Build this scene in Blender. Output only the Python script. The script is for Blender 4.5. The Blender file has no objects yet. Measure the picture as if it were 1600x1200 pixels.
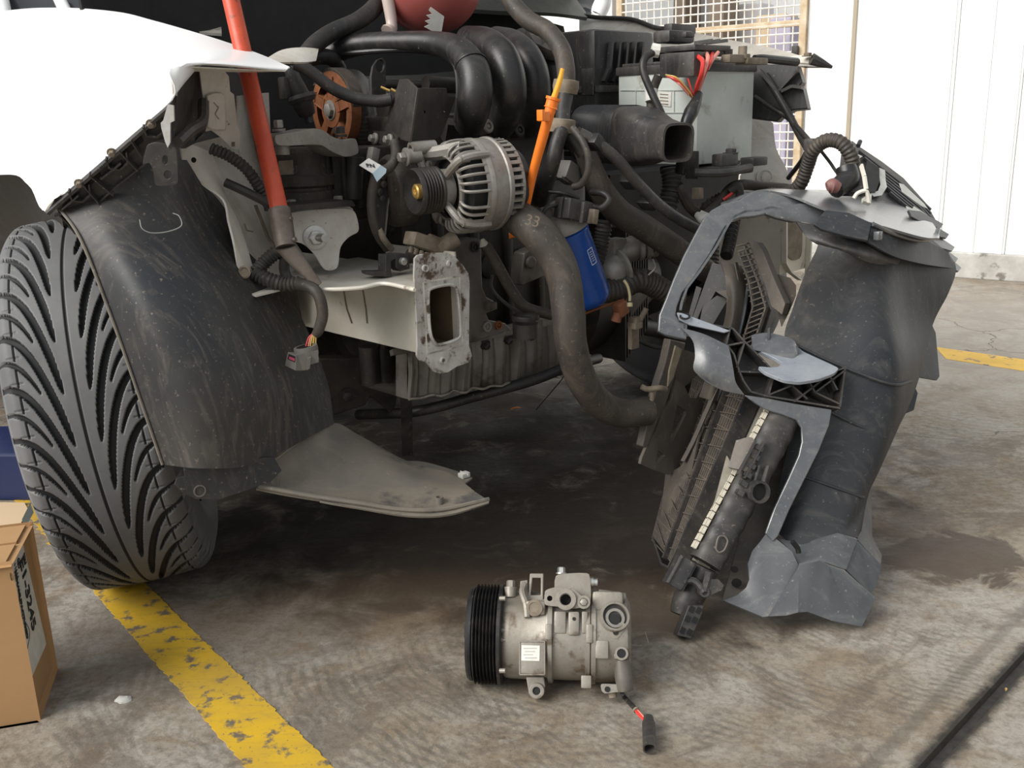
import bpy, bmesh, math, random
import numpy as np
from math import sin, cos, pi, radians
from mathutils import Vector as V3, Matrix
random.seed(7)
SC = bpy.context.scene
COL = SC.collection

# ---------------- camera ----------------
FPX, TH, ROLL, CAMH = 1525.0, radians(15.6), -.03, .8
cam_d = bpy.data.cameras.new('camera'); cam_d.sensor_width = 36; cam_d.lens = FPX/1600*36
cam_d.clip_start = .02
camera = bpy.data.objects.new('camera', cam_d); COL.objects.link(camera)
CR = Matrix.Rotation(pi/2-TH, 3, 'X') @ Matrix.Rotation(ROLL, 3, 'Z')
camera.location = (0, 0, CAMH); camera.rotation_euler = CR.to_euler()
SC.camera = camera

# ---------------- world, sun, exposure ----------------
SC.view_settings.view_transform = 'Standard'; SC.view_settings.look = 'None'
SC.view_settings.gamma = 1; SC.view_settings.exposure = 0.15
world = bpy.data.worlds.new('sky'); SC.world = world; world.use_nodes = True
nt = world.node_tree; nt.nodes.clear()
wo = nt.nodes.new('ShaderNodeOutputWorld'); bg = nt.nodes.new('ShaderNodeBackground')
tc = nt.nodes.new('ShaderNodeTexCoord'); sx = nt.nodes.new('ShaderNodeSeparateXYZ')
def wmath(op, a, b, c=None):
    n = nt.nodes.new('ShaderNodeMath'); n.operation = op
    for i, q in enumerate((a, b, c)):
        if q is None: continue
        if isinstance(q, (int, float)): n.inputs[i].default_value = q
        else: nt.links.new(q, n.inputs[i])
    return n.outputs[0]
nt.links.new(tc.outputs['Generated'], sx.inputs[0])
# hazy bright sky, brighter towards the open side of the yard (left and behind the camera)
side = wmath('MULTIPLY_ADD', sx.outputs[0], -.30, 1.0)
side = wmath('MULTIPLY_ADD', sx.outputs[1], -.25, side)
up = wmath('MULTIPLY_ADD', sx.outputs[2], .35, .85)
st = wmath('MULTIPLY', side, up); st = wmath('MULTIPLY', st, .54); st = wmath('MAXIMUM', st, .05)
bg.inputs[0].default_value = (.93, .97, 1.0, 1)
nt.links.new(st, bg.inputs[1]); nt.links.new(bg.outputs[0], wo.inputs[0])
sd = bpy.data.lights.new('sun', 'SUN'); sd.energy = 3.5; sd.angle = radians(40); sd.color = (1, .97, .92)
sun = bpy.data.objects.new('sun', sd); COL.objects.link(sun)
sun.rotation_euler = V3((.74, .46, -.62)).to_track_quat('-Z', 'Y').to_euler()   # soft daylight from upper left and behind the camera

# ---------------- pixel <-> place helpers ----------------
CO = V3((0, 0, CAMH))
def ray(px, py): return CR @ V3(((px-800)/FPX, -(py-600)/FPX, -1))
def Zp(px, py, z=0.): d = ray(px, py); return CO+d*((z-CAMH)/d.z)
def W(px, py, Y): d = ray(px, py); return CO+d*(Y/d.y)
def W3(t): return W(*t)
class Plane:
    def __init__(s, p, n): s.p = V3(p); s.n = V3(n).normalized()
    def __call__(s, px, py, h=0.):
        d = ray(px, py); return CO+d*((s.p+s.n*h-CO).dot(s.n)/d.dot(s.n))
def pl3(a, b, c):
    a, b, c = W3(a), W3(b), W3(c); n = (b-a).cross(c-a).normalized()
    if n.dot(CO-a) < 0: n = -n
    return Plane(a, n)
# car frame: u across the car (to image right and away), v forward (towards the camera), z up
LV = V3((.7204, .6936, 0)).normalized(); FV = V3((.6936, -.7204, 0)).normalized(); ZV = V3((0, 0, 1))
A0 = V3((-.1043, 1.4939, 0))
def c3(u, v, z): return A0+LV*u+FV*v+ZV*z
def uv(p): q = p-A0; return q.dot(LV), q.dot(FV), q.z
def VP(v): return Plane(A0+FV*v, FV)
def UP(u): return Plane(A0+LV*u, LV)
RC = Matrix((LV, -FV, ZV)).transposed()

# ---------------- mesh helpers ----------------
def box(bm, c, s, R=None, bev=0):
    c = V3(c); R = R or Matrix.Identity(3)
    g = bmesh.ops.create_cube(bm, size=1)['verts']
    for v in g: v.co = c+R @ V3((v.co.x*s[0], v.co.y*s[1], v.co.z*s[2]))
    if bev:
        es = {e for v in g for e in v.link_edges}
        bmesh.ops.bevel(bm, geom=list(es), offset=bev, segments=2, affect='EDGES', profile=.6)
def frame(ax, ref=None):
    ax = V3(ax).normalized(); ref = V3(ref) if ref is not None else (V3((0, 0, 1)) if abs(ax.z) < .9 else V3((1, 0, 0)))
    a = ref.cross(ax).normalized(); b = ax.cross(a); return a, b, ax
def rings_join(bm, rings, closed=True, cap=(True, True), loop=False):
    R = [[bm.verts.new(p) for p in r] for r in rings]; n = len(R[0])
    m = len(R)
    for i in range(m-1 if not loop else m):
        a, b = R[i], R[(i+1) % m]
        for j in range(n if closed else n-1):
            bm.faces.new((a[j], a[(j+1) % n], b[(j+1) % n], b[j]))
    if not loop and closed:
        if cap[0]: bm.faces.new(R[0][::-1])
        if cap[1]: bm.faces.new(R[-1])
    return R
def lathe(bm, prof, o, ax, seg=32, ref=None, cap=(True, True)):
    o = V3(o); a, b, k = frame(ax, ref); rr = []
    for r, h in prof: rr.append([o+k*h+(a*cos(2*pi*j/seg)+b*sin(2*pi*j/seg))*max(r, 1e-5) for j in range(seg)])
    rings_join(bm, rr, True, cap)
def cyl(bm, p, q, r, r2=None, seg=20):
    p, q = V3(p), V3(q); lathe(bm, [(r, 0), (r if r2 is None else r2, (q-p).length)], p, q-p, seg)
def hexbolt(bm, p, ax, r=.008, h=.006, washer=True):
    p = V3(p); ax = V3(ax).normalized()
    if washer: lathe(bm, [(r*1.45, 0), (r*1.45, h*.25)], p, ax, 20)
    lathe(bm, [(r, h*.2), (r, h), (r*.8, h*1.15)], p, ax, 6)
def crv(pts, n=8):
    pts = [V3(p) for p in pts]; out = []
    P = [pts[0]*2-pts[1]]+pts+[pts[-1]*2-pts[-2]]
    for i in range(1, len(P)-2):
        p0, p1, p2, p3 = P[i-1:i+3]
        for k in range(n):
            t = k/n; out.append(.5*((2*p1)+(p2-p0)*t+(2*p0-5*p1+4*p2-p3)*t*t+(3*p1-p0-3*p2+p3)*t**3))
    out.append(pts[-1]); return out
def tube(bm, pts, r, seg=12, n=8, rf=None, smooth=True, cap=(True, True), flat=1.0):
    """swept tube; r a number or list per control point; rf(k, s) multiplies radius (corrugation)"""
    rs = r if isinstance(r, (list, tuple)) else [r]*len(pts)
    P = crv(pts, n) if smooth else [V3(p) for p in pts]
    m = len(P); L = 0; rings = []; T0 = None
    for i, p in enumerate(P):
        t = (P[min(i+1, m-1)]-P[max(i-1, 0)]).normalized()
        if T0 is None: a, b, _ = frame(t)
        else:
            a = (a-t*a.dot(t)).normalized(); b = t.cross(a)
        T0 = t
        f = i/(m-1)*(len(rs)-1); k = min(int(f), len(rs)-2) if len(rs) > 1 else 0
        rad = rs[0] if len(rs) == 1 else rs[k]*(1-(f-k))+rs[k+1]*(f-k)
        if i: L += (p-P[i-1]).length
        if rf: rad *= rf(L)
        rings.append([p+(a*cos(2*pi*j/seg)+b*sin(2*pi*j/seg)*flat)*rad for j in range(seg)])
    rings_join(bm, rings, True, cap)
def corr(pitch=.007, amp=.12): return lambda s: 1+amp*sin(2*pi*s/pitch)
def ribtube(bm, pts, r, pitch=.007, amp=.12, seg=12):
    P = crv(pts, 12); L = sum((P[i+1]-P[i]).length for i in range(len(P)-1)); k = max(2, int(L/(pitch/5)/max(1, len(pts)-1)))
    tube(bm, pts, r, seg, min(k, 40), corr(pitch, amp))
def plate(bm, pts, n, th, holes=(), back=True):
    """pts: 3D outline on a plane with normal n; extruded th along -n"""
    n = V3(n).normalized(); b2 = bmesh.new(); es = []
    for lp in [pts]+list(holes):
        vs = [b2.verts.new(p) for p in lp]
        for i in range(len(vs)): es.append(b2.edges.new((vs[i], vs[(i+1) % len(vs)])))
    bmesh.ops.triangle_fill(b2, edges=es, use_beauty=True, use_dissolve=False, normal=n)
    for f in b2.faces:
        f.normal_update()
        if f.normal.dot(n) < 0: f.normal_flip()
    fs = list(b2.faces)
    ext = bmesh.ops.extrude_face_region(b2, geom=fs)
    nv = [v for v in ext['geom'] if isinstance(v, bmesh.types.BMVert)]
    # extrude: the duplicated cap moves back, original faces stay -> flip originals
    for v in nv: v.co -= n*th
    bmesh.ops.recalc_face_normals(b2, faces=b2.faces)
    me = bpy.data.meshes.new('t'); b2.to_mesh(me); b2.free(); bm.from_mesh(me); bpy.data.meshes.remove(me)
def cplate(bm, pix, pl, th, holes=(), h=0., rnd=0):
    f = lambda L: [pl(x, y, h) for x, y in L]
    o = rpoly(pix, rnd) if rnd else pix
    plate(bm, f(o), pl.n, th, [f(q) for q in holes])
def rpoly(pts, k=.25):
    """round polygon corners (chaikin twice)"""
    for _ in range(2):
        o = []; n = len(pts)
        for i in range(n):
            a, b = pts[i], pts[(i+1) % n]
            o += [tuple(a[j]+(b[j]-a[j])*k for j in range(len(a))), tuple(b[j]+(a[j]-b[j])*k for j in range(len(a)))]
        pts = o; k = .25
    return pts
def circ(cx, cy, r, n=14, ry=None): return [(cx+r*cos(2*pi*i/n), cy+(ry or r)*sin(2*pi*i/n)) for i in range(n)]
def patch(bm, rows, n=5, th=.003, W_=None):
    """rows of (px,py,Y) or 3D points -> smooth sheet with thickness away from the camera"""
    g = [[(W3(p) if not isinstance(p, V3) else p) for p in r] for r in rows]
    g = [crv(r, n) for r in g]
    cols = [crv([g[i][j] for i in range(len(g))], n) for j in range(len(g[0]))]
    nr, nc = len(cols[0]), len(cols)
    F = [[cols[j][i] for j in range(nc)] for i in range(nr)]
    N = [[None]*nc for _ in range(nr)]
    for i in range(nr):
        for j in range(nc):
            du = F[i][min(j+1, nc-1)]-F[i][max(j-1, 0)]; dv = F[min(i+1, nr-1)][j]-F[max(i-1, 0)][j]
            m = du.cross(dv)
            m = m.normalized() if m.length > 1e-12 else V3((0, -1, 0))
            N[i][j] = m
    c = N[nr//2][nc//2]; sg = 1 if c.dot(CO-F[nr//2][nc//2]) > 0 else -1
    A = [[bm.verts.new(F[i][j]) for j in range(nc)] for i in range(nr)]
    B = [[bm.verts.new(F[i][j]-N[i][j]*sg*th) for j in range(nc)] for i in range(nr)]
    q = lambda a, b, c_, d: bm.faces.new((a, b, c_, d))
    for i in range(nr-1):
        for j in range(nc-1):
            q(A[i][j], A[i][j+1], A[i+1][j+1], A[i+1][j]); q(B[i][j], B[i+1][j], B[i+1][j+1], B[i][j+1])
    for j in range(nc-1):
        q(A[0][j], B[0][j], B[0][j+1], A[0][j+1]); q(A[-1][j], A[-1][j+1], B[-1][j+1], B[-1][j])
    for i in range(nr-1):
        q(A[i][0], A[i+1][0], B[i+1][0], B[i][0]); q(A[i][-1], B[i][-1], B[i+1][-1], A[i+1][-1])
def wallstrip(bm, pts, d, depth, th=.002):
    """thin upright rib following 3D polyline pts, rising 'depth' along d"""
    d = V3(d).normalized()
    for i in range(len(pts)-1):
        a, b = V3(pts[i]), V3(pts[i+1]); t = (b-a).normalized(); s = t.cross(d).normalized()*th/2
        q = [a-s, a+s, b+s, b-s]; lo = [bm.verts.new(p) for p in q]; hi = [bm.verts.new(p+d*depth) for p in q]
        bm.faces.new(lo[::-1]); bm.faces.new(hi)
        for k in range(4): bm.faces.new((lo[k], lo[(k+1) % 4], hi[(k+1) % 4], hi[k]))
def loft(bm, rings, seg=28, ex=3., cap=(True, True)):
    """rings: (center, right vec, up vec, hw, hh)  superellipse sections"""
    rr = []
    for c, a, b, hw, hh in rings:
        r = []
        for j in range(seg):
            t = 2*pi*j/seg; x, y = cos(t), sin(t)
            r.append(V3(c)+V3(a)*(hw*math.copysign(abs(x)**(2/ex), x))+V3(b)*(hh*math.copysign(abs(y)**(2/ex), y)))
        rr.append(r)
    rings_join(bm, rr, True, cap)
ORG = {}
def obj(name, bm, mat, parent=None, smooth=None, label=None, bev=0, sub=0):
    bmesh.ops.remove_doubles(bm, verts=bm.verts, dist=1e-6)
    bmesh.ops.recalc_face_normals(bm, faces=bm.faces)
    me = bpy.data.meshes.new(name); bm.to_mesh(me); bm.free()
    n = len(me.vertices); co = np.empty(n*3); me.vertices.foreach_get('co', co); co = co.reshape(-1, 3)
    c = (co.min(0)+co.max(0))/2; c[2] = co[:, 2].min()
    me.vertices.foreach_set('co', (co-c).ravel()); me.update()
    o = bpy.data.objects.new(name, me); COL.objects.link(o); me.materials.append(mat)
    c = V3(c); ORG[o.name] = c
    if parent: o.parent = parent; o.location = c-ORG[parent.name]
    else: o.location = c
    if smooth is None or smooth:
        for p in me.polygons: p.use_smooth = True
        ang = radians(smooth if isinstance(smooth, (int, float)) and smooth not in (None, True) else 35)
        b = bmesh.new(); b.from_mesh(me)
        for e in b.edges:
            if len(e.link_faces) == 2 and e.calc_face_angle(0) > ang: e.smooth = False
        b.to_mesh(me); b.free()
    if bev:
        m = o.modifiers.new('bevel', 'BEVEL'); m.width = bev; m.segments = 2; m.limit_method = 'ANGLE'; m.angle_limit = radians(50)
    if label: o['label'] = label
    return o
def thing(o, label, cat, group=None):
    o['label'] = label; o['category'] = cat
    if group: o['group'] = group
    return o
def root(name, loc, label, cat, group=None):
    o = bpy.data.objects.new(name, None); COL.objects.link(o); o.location = V3(loc); ORG[o.name] = V3(loc)
    o.empty_display_size = .1
    return thing(o, label, cat, group)
def structure(name, bm, mat, **k): o = obj(name, bm, mat, **k); o['kind'] = 'structure'; return o
NB = bmesh.new

# ---------------- materials ----------------
def mat(name, c, rough=.6, metal=0., c2=None, sc=30., amt=.5, bump=0., bsc=None, edge=.5, c3_=None, sc3=6., thr3=.55, spec=.5, det=5., rv=.15, sp=0., spc=(.20, .17, .135), coat=0.):
    """base c with noise patches of c2 and larger stains of c3_"""
    m = bpy.data.materials.new(name); m.use_nodes = True; t = m.node_tree; N = t.nodes; K = t.links
    b = N['Principled BSDF']; b.inputs['Roughness'].default_value = rough; b.inputs['Metallic'].default_value = metal
    b.inputs['Specular IOR Level'].default_value = spec
    tc_ = N.new('ShaderNodeTexCoord'); src = None
    def noise(s, d=det):
        n = N.new('ShaderNodeTexNoise'); n.inputs['Scale'].default_value = s; n.inputs['Detail'].default_value = d
        n.inputs['Roughness'].default_value = .62; K.new(tc_.outputs['Object'], n.inputs['Vector']); return n.outputs['Fac']
    def ramp(f, a, b_):
        n = N.new('ShaderNodeMapRange'); n.inputs[1].default_value = a; n.inputs[2].default_value = b_; K.new(f, n.inputs[0]); return n.outputs[0]
    def mixc(f, a, b_):
        n = N.new('ShaderNodeMix'); n.data_type = 'RGBA'
        K.new(f, n.inputs[0])
        for i, q in ((6, a), (7, b_)):
            if isinstance(q, tuple): n.inputs[i].default_value = (*q, 1)
            else: K.new(q, n.inputs[i])
        return n.outputs[2]
    col = tuple(c); f1 = noise(sc)
    if c2: col = mixc(ramp(f1, amt+.12*(1-edge)-.16, amt+.16), tuple(c2), tuple(c)) if False else mixc(ramp(f1, .5-.22+(.5-amt)*.4, .5+.22+(.5-amt)*.4), tuple(c), tuple(c2))
    if c3_:
        col = mixc(ramp(noise(sc3, 8.), thr3-.03, thr3+.05), col, tuple(c3_))
    if sp:      # fine settled dust: speckles plus soft scuffs
        col = mixc(ramp(noise(170., 3.), .60+.10*(1-sp), .74), col, tuple(spc))
        mp = N.new('ShaderNodeMapping'); mp.inputs['Scale'].default_value = (14, 60, 9); K.new(tc_.outputs['Object'], mp.inputs['Vector'])
        n = N.new('ShaderNodeTexNoise'); n.inputs['Scale'].default_value = 1.; n.inputs['Detail'].default_value = 9.; n.inputs['Roughness'].default_value = .7; n.inputs['Distortion'].default_value = 1.5
        K.new(mp.outputs[0], n.inputs['Vector']); r_ = N.new('ShaderNodeMapRange'); r_.inputs[1].default_value = .50; r_.inputs[2].default_value = .78; r_.inputs[4].default_value = .75*sp
        K.new(n.outputs['Fac'], r_.inputs[0]); col = mixc(r_.outputs[0], col, tuple(spc))
    if coat: b.inputs['Coat Weight'].default_value = coat; b.inputs['Coat Roughness'].default_value = .22
    if isinstance(col, tuple): b.inputs['Base Color'].default_value = (*col, 1)
    else: K.new(col, b.inputs['Base Color'])
    if rv:
        n = N.new('ShaderNodeMapRange'); n.inputs[3].default_value = max(.04, rough-rv); n.inputs[4].default_value = min(1, rough+rv)
        K.new(f1, n.inputs[0]); K.new(n.outputs[0], b.inputs['Roughness'])
    if bump:
        bn = N.new('ShaderNodeBump'); bn.inputs['Strength'].default_value = min(1., bump); bn.inputs['Distance'].default_value = .002
        K.new(noise(bsc or sc*3), bn.inputs['Height']); K.new(bn.outputs[0], b.inputs['Normal'])
    return m
M = {}
M['white_paint'] = mat('white car paint', (.9, .9, .9), .3, 0, rv=.03)
M['white_inner'] = mat('dusty white body steel', (.72, .69, .63), .45, 0, (.40, .35, .28), 9, .35, .12, c3_=(.18, .12, .08), sc3=14, thr3=.64, sp=.5, spc=(.30, .24, .17))
M['rail'] = mat('dirty white rail paint', (.80, .77, .68), .4, 0, (.62, .57, .47), 12, .35, .15, c3_=(.14, .09, .055), sc3=16, thr3=.665)
M['flange'] = mat('scraped white flange paint', (.66, .65, .62), .45, .1, (.36, .32, .27), 22, .45, .3, c3_=(.085, .055, .035), sc3=30, thr3=.545, sp=.6, spc=(.20, .14, .09))
M['grime'] = mat('brown grime on steel', (.30, .25, .19), .8, 0, (.12, .09, .06), 30, .5, .4)
M['dark_steel'] = mat('dark painted steel', (.020, .019, .020), .5, .1, (.05, .042, .034), 24, .45, .2, sp=.4, spc=(.13, .10, .075))
M['black_plastic'] = mat('black moulded plastic', (.010, .010, .012), .40, 0, (.030, .028, .027), 14, .40, .08, sp=.35)
M['dusty_plastic'] = mat('dusty black plastic', (.022, .022, .025), .48, 0, (.075, .067, .058), 16, .42, .15, sp=.6)
M['liner'] = mat('dusty black liner plastic', (.019, .021, .026), .5, 0, (.060, .054, .047), 5, .40, .2, c3_=(.12, .10, .085), sc3=9, thr3=.67, sp=.75)
M['tray'] = mat('muddy grey tray plastic', (.12, .112, .10), .65, 0, (.20, .17, .13), 12, .5, .25, c3_=(.075, .07, .065), sc3=10, thr3=.60, sp=.5, spc=(.26, .22, .17))
M['rubber'] = mat('black rubber hose', (.014, .014, .015), .5, 0, (.036, .031, .027), 18, .4, .15, sp=.4)
M['dusty_rubber'] = mat('dusty rubber hose', (.032, .028, .025), .62, 0, (.072, .058, .044), 18, .45, .3, sp=.7, spc=(.17, .135, .10))
M['alu'] = mat('cast aluminium', (.36, .345, .32), .5, .35, (.20, .175, .145), 22, .48, .35, sp=.5, spc=(.13, .11, .085))
M['alu_dirty'] = mat('oily cast aluminium', (.22, .205, .185), .45, .35, (.095, .08, .062), 14, .5, .3, c3_=(.035, .026, .018), sc3=8, thr3=.58, sp=.4)
M['alu_comp'] = mat('dusty cast aluminium', (.36, .338, .30), .48, .35, (.20, .172, .132), 13, .52, .45, c3_=(.13, .10, .07), sc3=20, thr3=.60, sp=.75, spc=(.19, .15, .11))
M['bright_metal'] = mat('zinc plated steel', (.62, .62, .60), .35, .8, (.4, .37, .33), 60, .4)
M['rust'] = mat('rusty steel', (.30, .105, .035), .75, .1, (.15, .05, .02), 40, .5, .4)
M['rust_dark'] = mat('brown rust film', (.07, .045, .028), .8, 0, (.20, .14, .08), 10, .4, .3)
M['gold'] = mat('yellow zinc nut', (.75, .5, .16), .35, .7)
M['red_bar'] = mat('scuffed red paint', (.62, .085, .030), .45, 0, (.46, .055, .025), 25, .45, .15, c3_=(.13, .05, .03), sc3=55, thr3=.64)
M['steel_tip'] = mat('worn tool steel', (.20, .17, .145), .55, .4, (.11, .085, .065), 35, .5, .4)
M['orange'] = mat('orange plastic', (.95, .24, .025), .4, 0, (.85, .19, .02), 20)
M['yellow_orange'] = mat('yellow orange plastic', (.95, .42, .03), .4)
M['blue'] = mat('blue filter enamel', (.012, .075, .34), .28, 0, (.01, .055, .25), 9)
M['groove'] = mat('black groove rubber with painted shade', (.016, .016, .017), .7)  # groove shade put into the colour, on top of cleaner rubber
M['tyre'] = mat('worn tyre rubber', (.165, .165, .168), .6, 0, (.11, .11, .112), 9, .45, .2, c3_=(.05, .048, .045), sc3=7, thr3=.63, sp=.4, spc=(.17, .165, .155))
M['sidewall'] = mat('tyre sidewall', (.035, .035, .037), .6)
M['battery'] = mat('pale battery case', (.60, .64, .60), .5, 0, (.44, .46, .42), 7, .4, .08, c3_=(.33, .32, .27), sc3=16, thr3=.63)
M['label'] = mat('white label', (.78, .77, .73), .5, 0, (.6, .58, .52), 60, .4)
M['ink'] = mat('black ink', (.015, .015, .015), .6)
M['red_wire'] = mat('red wire', (.65, .05, .04), .4)
M['pink_wire'] = mat('faded red wire', (.75, .28, .22), .45)
M['yellow_wire'] = mat('yellow wire', (.65, .45, .12), .45)
M['loom'] = mat('black corrugated loom', (.028, .027, .027), .5, 0, (.075, .065, .055), 30, .45)
M['grey_plug'] = mat('grey connector plastic', (.13, .125, .12), .5, 0, (.2, .18, .15), 30, .4)
M['silver_plastic'] = mat('polished worn grey plastic', (.045, .050, .058), .36, .0, (.12, .125, .13), 11, .45, .2, spec=1.0, coat=.7, sp=.7, spc=(.23, .22, .20), c3_=(.13, .12, .10), sc3=26, thr3=.62)
M['worn_sheen'] = mat('worn plastic ledge with painted sky sheen', (.24, .27, .31), .34, 0, (.36, .38, .41), 14, .45, .15, coat=.5, sp=.5, spc=(.14, .13, .12))  # pale blue is sky sheen put into the colour, over some wear
M['panel'] = mat('matt black panel', (.018, .021, .027), .5, 0, (.048, .047, .047), 5, .42, .12, c3_=(.10, .088, .072), sc3=5, thr3=.62, sp=.6, spc=(.15, .14, .125))
M['skirt'] = mat('grey dusted plastic skirt', (.050, .054, .061), .42, 0, (.105, .108, .113), 7, .5, .15, c3_=(.18, .16, .13), sc3=9, thr3=.63, sp=.6, spc=(.24, .235, .22), spec=.8)
M['shroud'] = mat('brown dusted shroud plastic', (.085, .076, .068), .58, 0, (.17, .142, .112), 12, .5, .25, sp=.6, spc=(.26, .215, .165))
M['core'] = mat('radiator fins', (.30, .28, .24), .6, .2, (.18, .16, .13), 30, .5, .4)
M['crimp'] = mat('bright crimp tabs', (.78, .74, .62), .4, .3, (.5, .42, .3), 60, .4)
M['foam'] = mat('white paint smears on foam', (.66, .66, .62), .7, 0, (.45, .44, .4), 20, .4)
M['card'] = mat('brown cardboard', (.47, .27, .12), .75, 0, (.41, .235, .105), 10, .5, .05)
M['card_light'] = mat('pale cardboard', (.66, .49, .31), .75)
M['blue_box'] = mat('dark blue paint', (.012, .022, .085), .45)
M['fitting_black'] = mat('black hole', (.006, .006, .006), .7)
M['glass'] = mat('dark windscreen', (.02, .022, .026), .1)
M['tank'] = mat('reddish translucent coolant tank', (.40, .10, .085), .3, 0, (.33, .085, .075), 8, .5, .05)
M['tank_clear'] = mat('milky tank plastic', (.55, .45, .40), .35)
M['tag_blue'] = mat('pale blue tag', (.33, .42, .47), .5)
M['crimson'] = mat('dark pink plastic', (.35, .05, .09), .5)
# ================= setting =================
def floor_mat():
    m = bpy.data.materials.new('oil stained concrete'); m.use_nodes = True; t = m.node_tree; N = t.nodes; K = t.links
    b = N['Principled BSDF']; g = N.new('ShaderNodeNewGeometry'); P = g.outputs['Position']
    def noise(s, d=6., r=.6, dist=0., vec=None):
        n = N.new('ShaderNodeTexNoise'); n.inputs['Scale'].default_value = s; n.inputs['Detail'].default_value = d
        n.inputs['Roughness'].default_value = r; n.inputs['Distortion'].default_value = dist; K.new(vec or P, n.inputs['Vector']); return n.outputs['Fac']
    def mr(f, a, b_, c=0., d=1., sm=True):
        n = N.new('ShaderNodeMapRange'); n.interpolation_type = 'SMOOTHSTEP' if sm else 'LINEAR'
        for i, q in enumerate((a, b_, c, d)): n.inputs[i+1].default_value = q
        K.new(f, n.inputs[0]); return n.outputs[0]
    def ma(op, a, b_):
        n = N.new('ShaderNodeMath'); n.operation = op
        for i, q in enumerate((a, b_)):
            if isinstance(q, (int, float)): n.inputs[i].default_value = q
            else: K.new(q, n.inputs[i])
        return n.outputs[0]
    def mix(f, a, b_, bt='MIX'):
        n = N.new('ShaderNodeMix'); n.data_type = 'RGBA'; n.blend_type = bt
        if isinstance(f, (int, float)): n.inputs[0].default_value = f
        else: K.new(f, n.inputs[0])
        for i, q in ((6, a), (7, b_)):
            if isinstance(q, tuple): n.inputs[i].default_value = (*q, 1)
            else: K.new(q, n.inputs[i])
        return n.outputs[2]
    def blob(c, rx, ry, wob=.5, soft=.5, ang=0.):
        mp = N.new('ShaderNodeMapping'); mp.vector_type = 'TEXTURE'
        mp.inputs['Location'].default_value = (c[0], c[1], 0); mp.inputs['Rotation'].default_value = (0, 0, ang); mp.inputs['Scale'].default_value = (rx, ry, 1)
        K.new(P, mp.inputs['Vector']); l = N.new('ShaderNodeVectorMath'); l.operation = 'LENGTH'; K.new(mp.outputs[0], l.inputs[0])
        d = ma('ADD', l.outputs['Value'], ma('MULTIPLY', ma('SUBTRACT', noise(7., 8., .65, .6), .5), wob*4))
        return mr(d, 1-soft, 1+soft, 1., 0.)
    col = mix(mr(noise(2.2, 6, .6, .8), .35, .65), (.30, .255, .195), (.37, .343, .30))
    col = mix(mr(noise(6.5, 7, .65, 1.2), .42, .68), col, (.24, .185, .125))
    col = mix(ma('MULTIPLY', mr(noise(14, 9, .72, .8), .5, .66), .55), col, (.15, .118, .088))
    col = mix(ma('MULTIPLY', mr(noise(3.4, 10, .7, 1.0), .50, .58), .6), col, (.135, .105, .078))
    col = mix(ma('MULTIPLY', mr(noise(4.6, 9, .72, .5, None), .56, .68), .6), col, (.30, .185, .09))
    col = mix(ma('MULTIPLY', mr(noise(85, 10, .8, .4), .46, .60), .38), col, (.095, .078, .060))
    col = mix(ma('MULTIPLY', mr(noise(19, 10, .78, .6), .55, .63), .5), col, (.36, .335, .29))
    # brushed sweeping arcs left by the trowel
    def arcs(c, rx, ry, sc_, f, off=(.3, .25)):
        mp = N.new('ShaderNodeMapping'); mp.vector_type = 'TEXTURE'; mp.inputs['Location'].default_value = (c[0]+off[0], c[1]+off[1], 0); K.new(P, mp.inputs['Vector'])
        w = N.new('ShaderNodeTexWave'); w.wave_type = 'RINGS'; w.rings_direction = 'Z'; w.inputs['Scale'].default_value = sc_; w.inputs['Distortion'].default_value = 7.
        w.inputs['Detail'].default_value = 4.; w.inputs['Detail Scale'].default_value = .45; w.inputs['Detail Roughness'].default_value = .62; K.new(mp.outputs[0], w.inputs['Vector'])
        return ma('MULTIPLY', ma('MULTIPLY', ma('MULTIPLY', mr(w.outputs['Fac'], .45, .85), mr(noise(9, 6, .7), .42, .56)), blob(c, rx, ry, .6, .6)), f)
    def gq(x, y): q = Zp(x, y); return (q.x, q.y)
    for (x, y, rx, ry, s_, f) in ((1250, 1030, .24, .16, 21, .45), (640, 1100, .36, .2, 18, .45), (900, 1160, .3, .12, 22, .35), (1450, 1040, .14, .12, 26, .35), (150, 1160, .3, .16, 18, .3), (1500, 640, .5, .4, 11, .3)):
        col = mix(arcs(gq(x, y), rx, ry, s_, f), col, (.11, .098, .082))
    # faint general streaks
    wv = N.new('ShaderNodeTexWave'); wv.wave_type = 'RINGS'; wv.inputs['Scale'].default_value = 17.; wv.inputs['Distortion'].default_value = 9.
    wv.inputs['Detail'].default_value = 5.; wv.inputs['Detail Scale'].default_value = .8; K.new(P, wv.inputs['Vector'])
    col = mix(ma('MULTIPLY', ma('MULTIPLY', mr(wv.outputs['Fac'], .45, .95), mr(noise(1.3, 3), .45, .6)), .16), col, (.12, .10, .08))
    col = mix(ma('MULTIPLY', mr(noise(45, 8, .7), .48, .72), .55), col, (.14, .115, .09))
    col = mix(ma('MULTIPLY', mr(noise(160, 4, .7), .6, .75), .5), col, (.42, .40, .36))
    col = mix(ma('MULTIPLY', mr(noise(28, 5, .7), .66, .72), .6), col, (.075, .06, .05))
    # oil
    brk = mr(noise(8.5, 10, .74, .8), .34, .50, .35, 1.)
    oil = (.030, .021, .015)
    def gp(x, y): q = Zp(x, y); return (q.x, q.y)
    col = mix(ma('MULTIPLY', blob(gp(840, 800), .56, .48, .42, .30, -.3), ma('MULTIPLY', brk, .93)), col, oil)
    col = mix(ma('MULTIPLY', blob(gp(820, 700), .80, .80, .42, .25), ma('MULTIPLY', brk, .9)), col, oil)
    col = mix(ma('MULTIPLY', blob(gp(560, 850), .45, .16, .35, .5), .65), col, oil)
    col = mix(ma('MULTIPLY', blob(gp(1000, 840), .20, .16, .5, .3), .7), col, oil)
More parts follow.
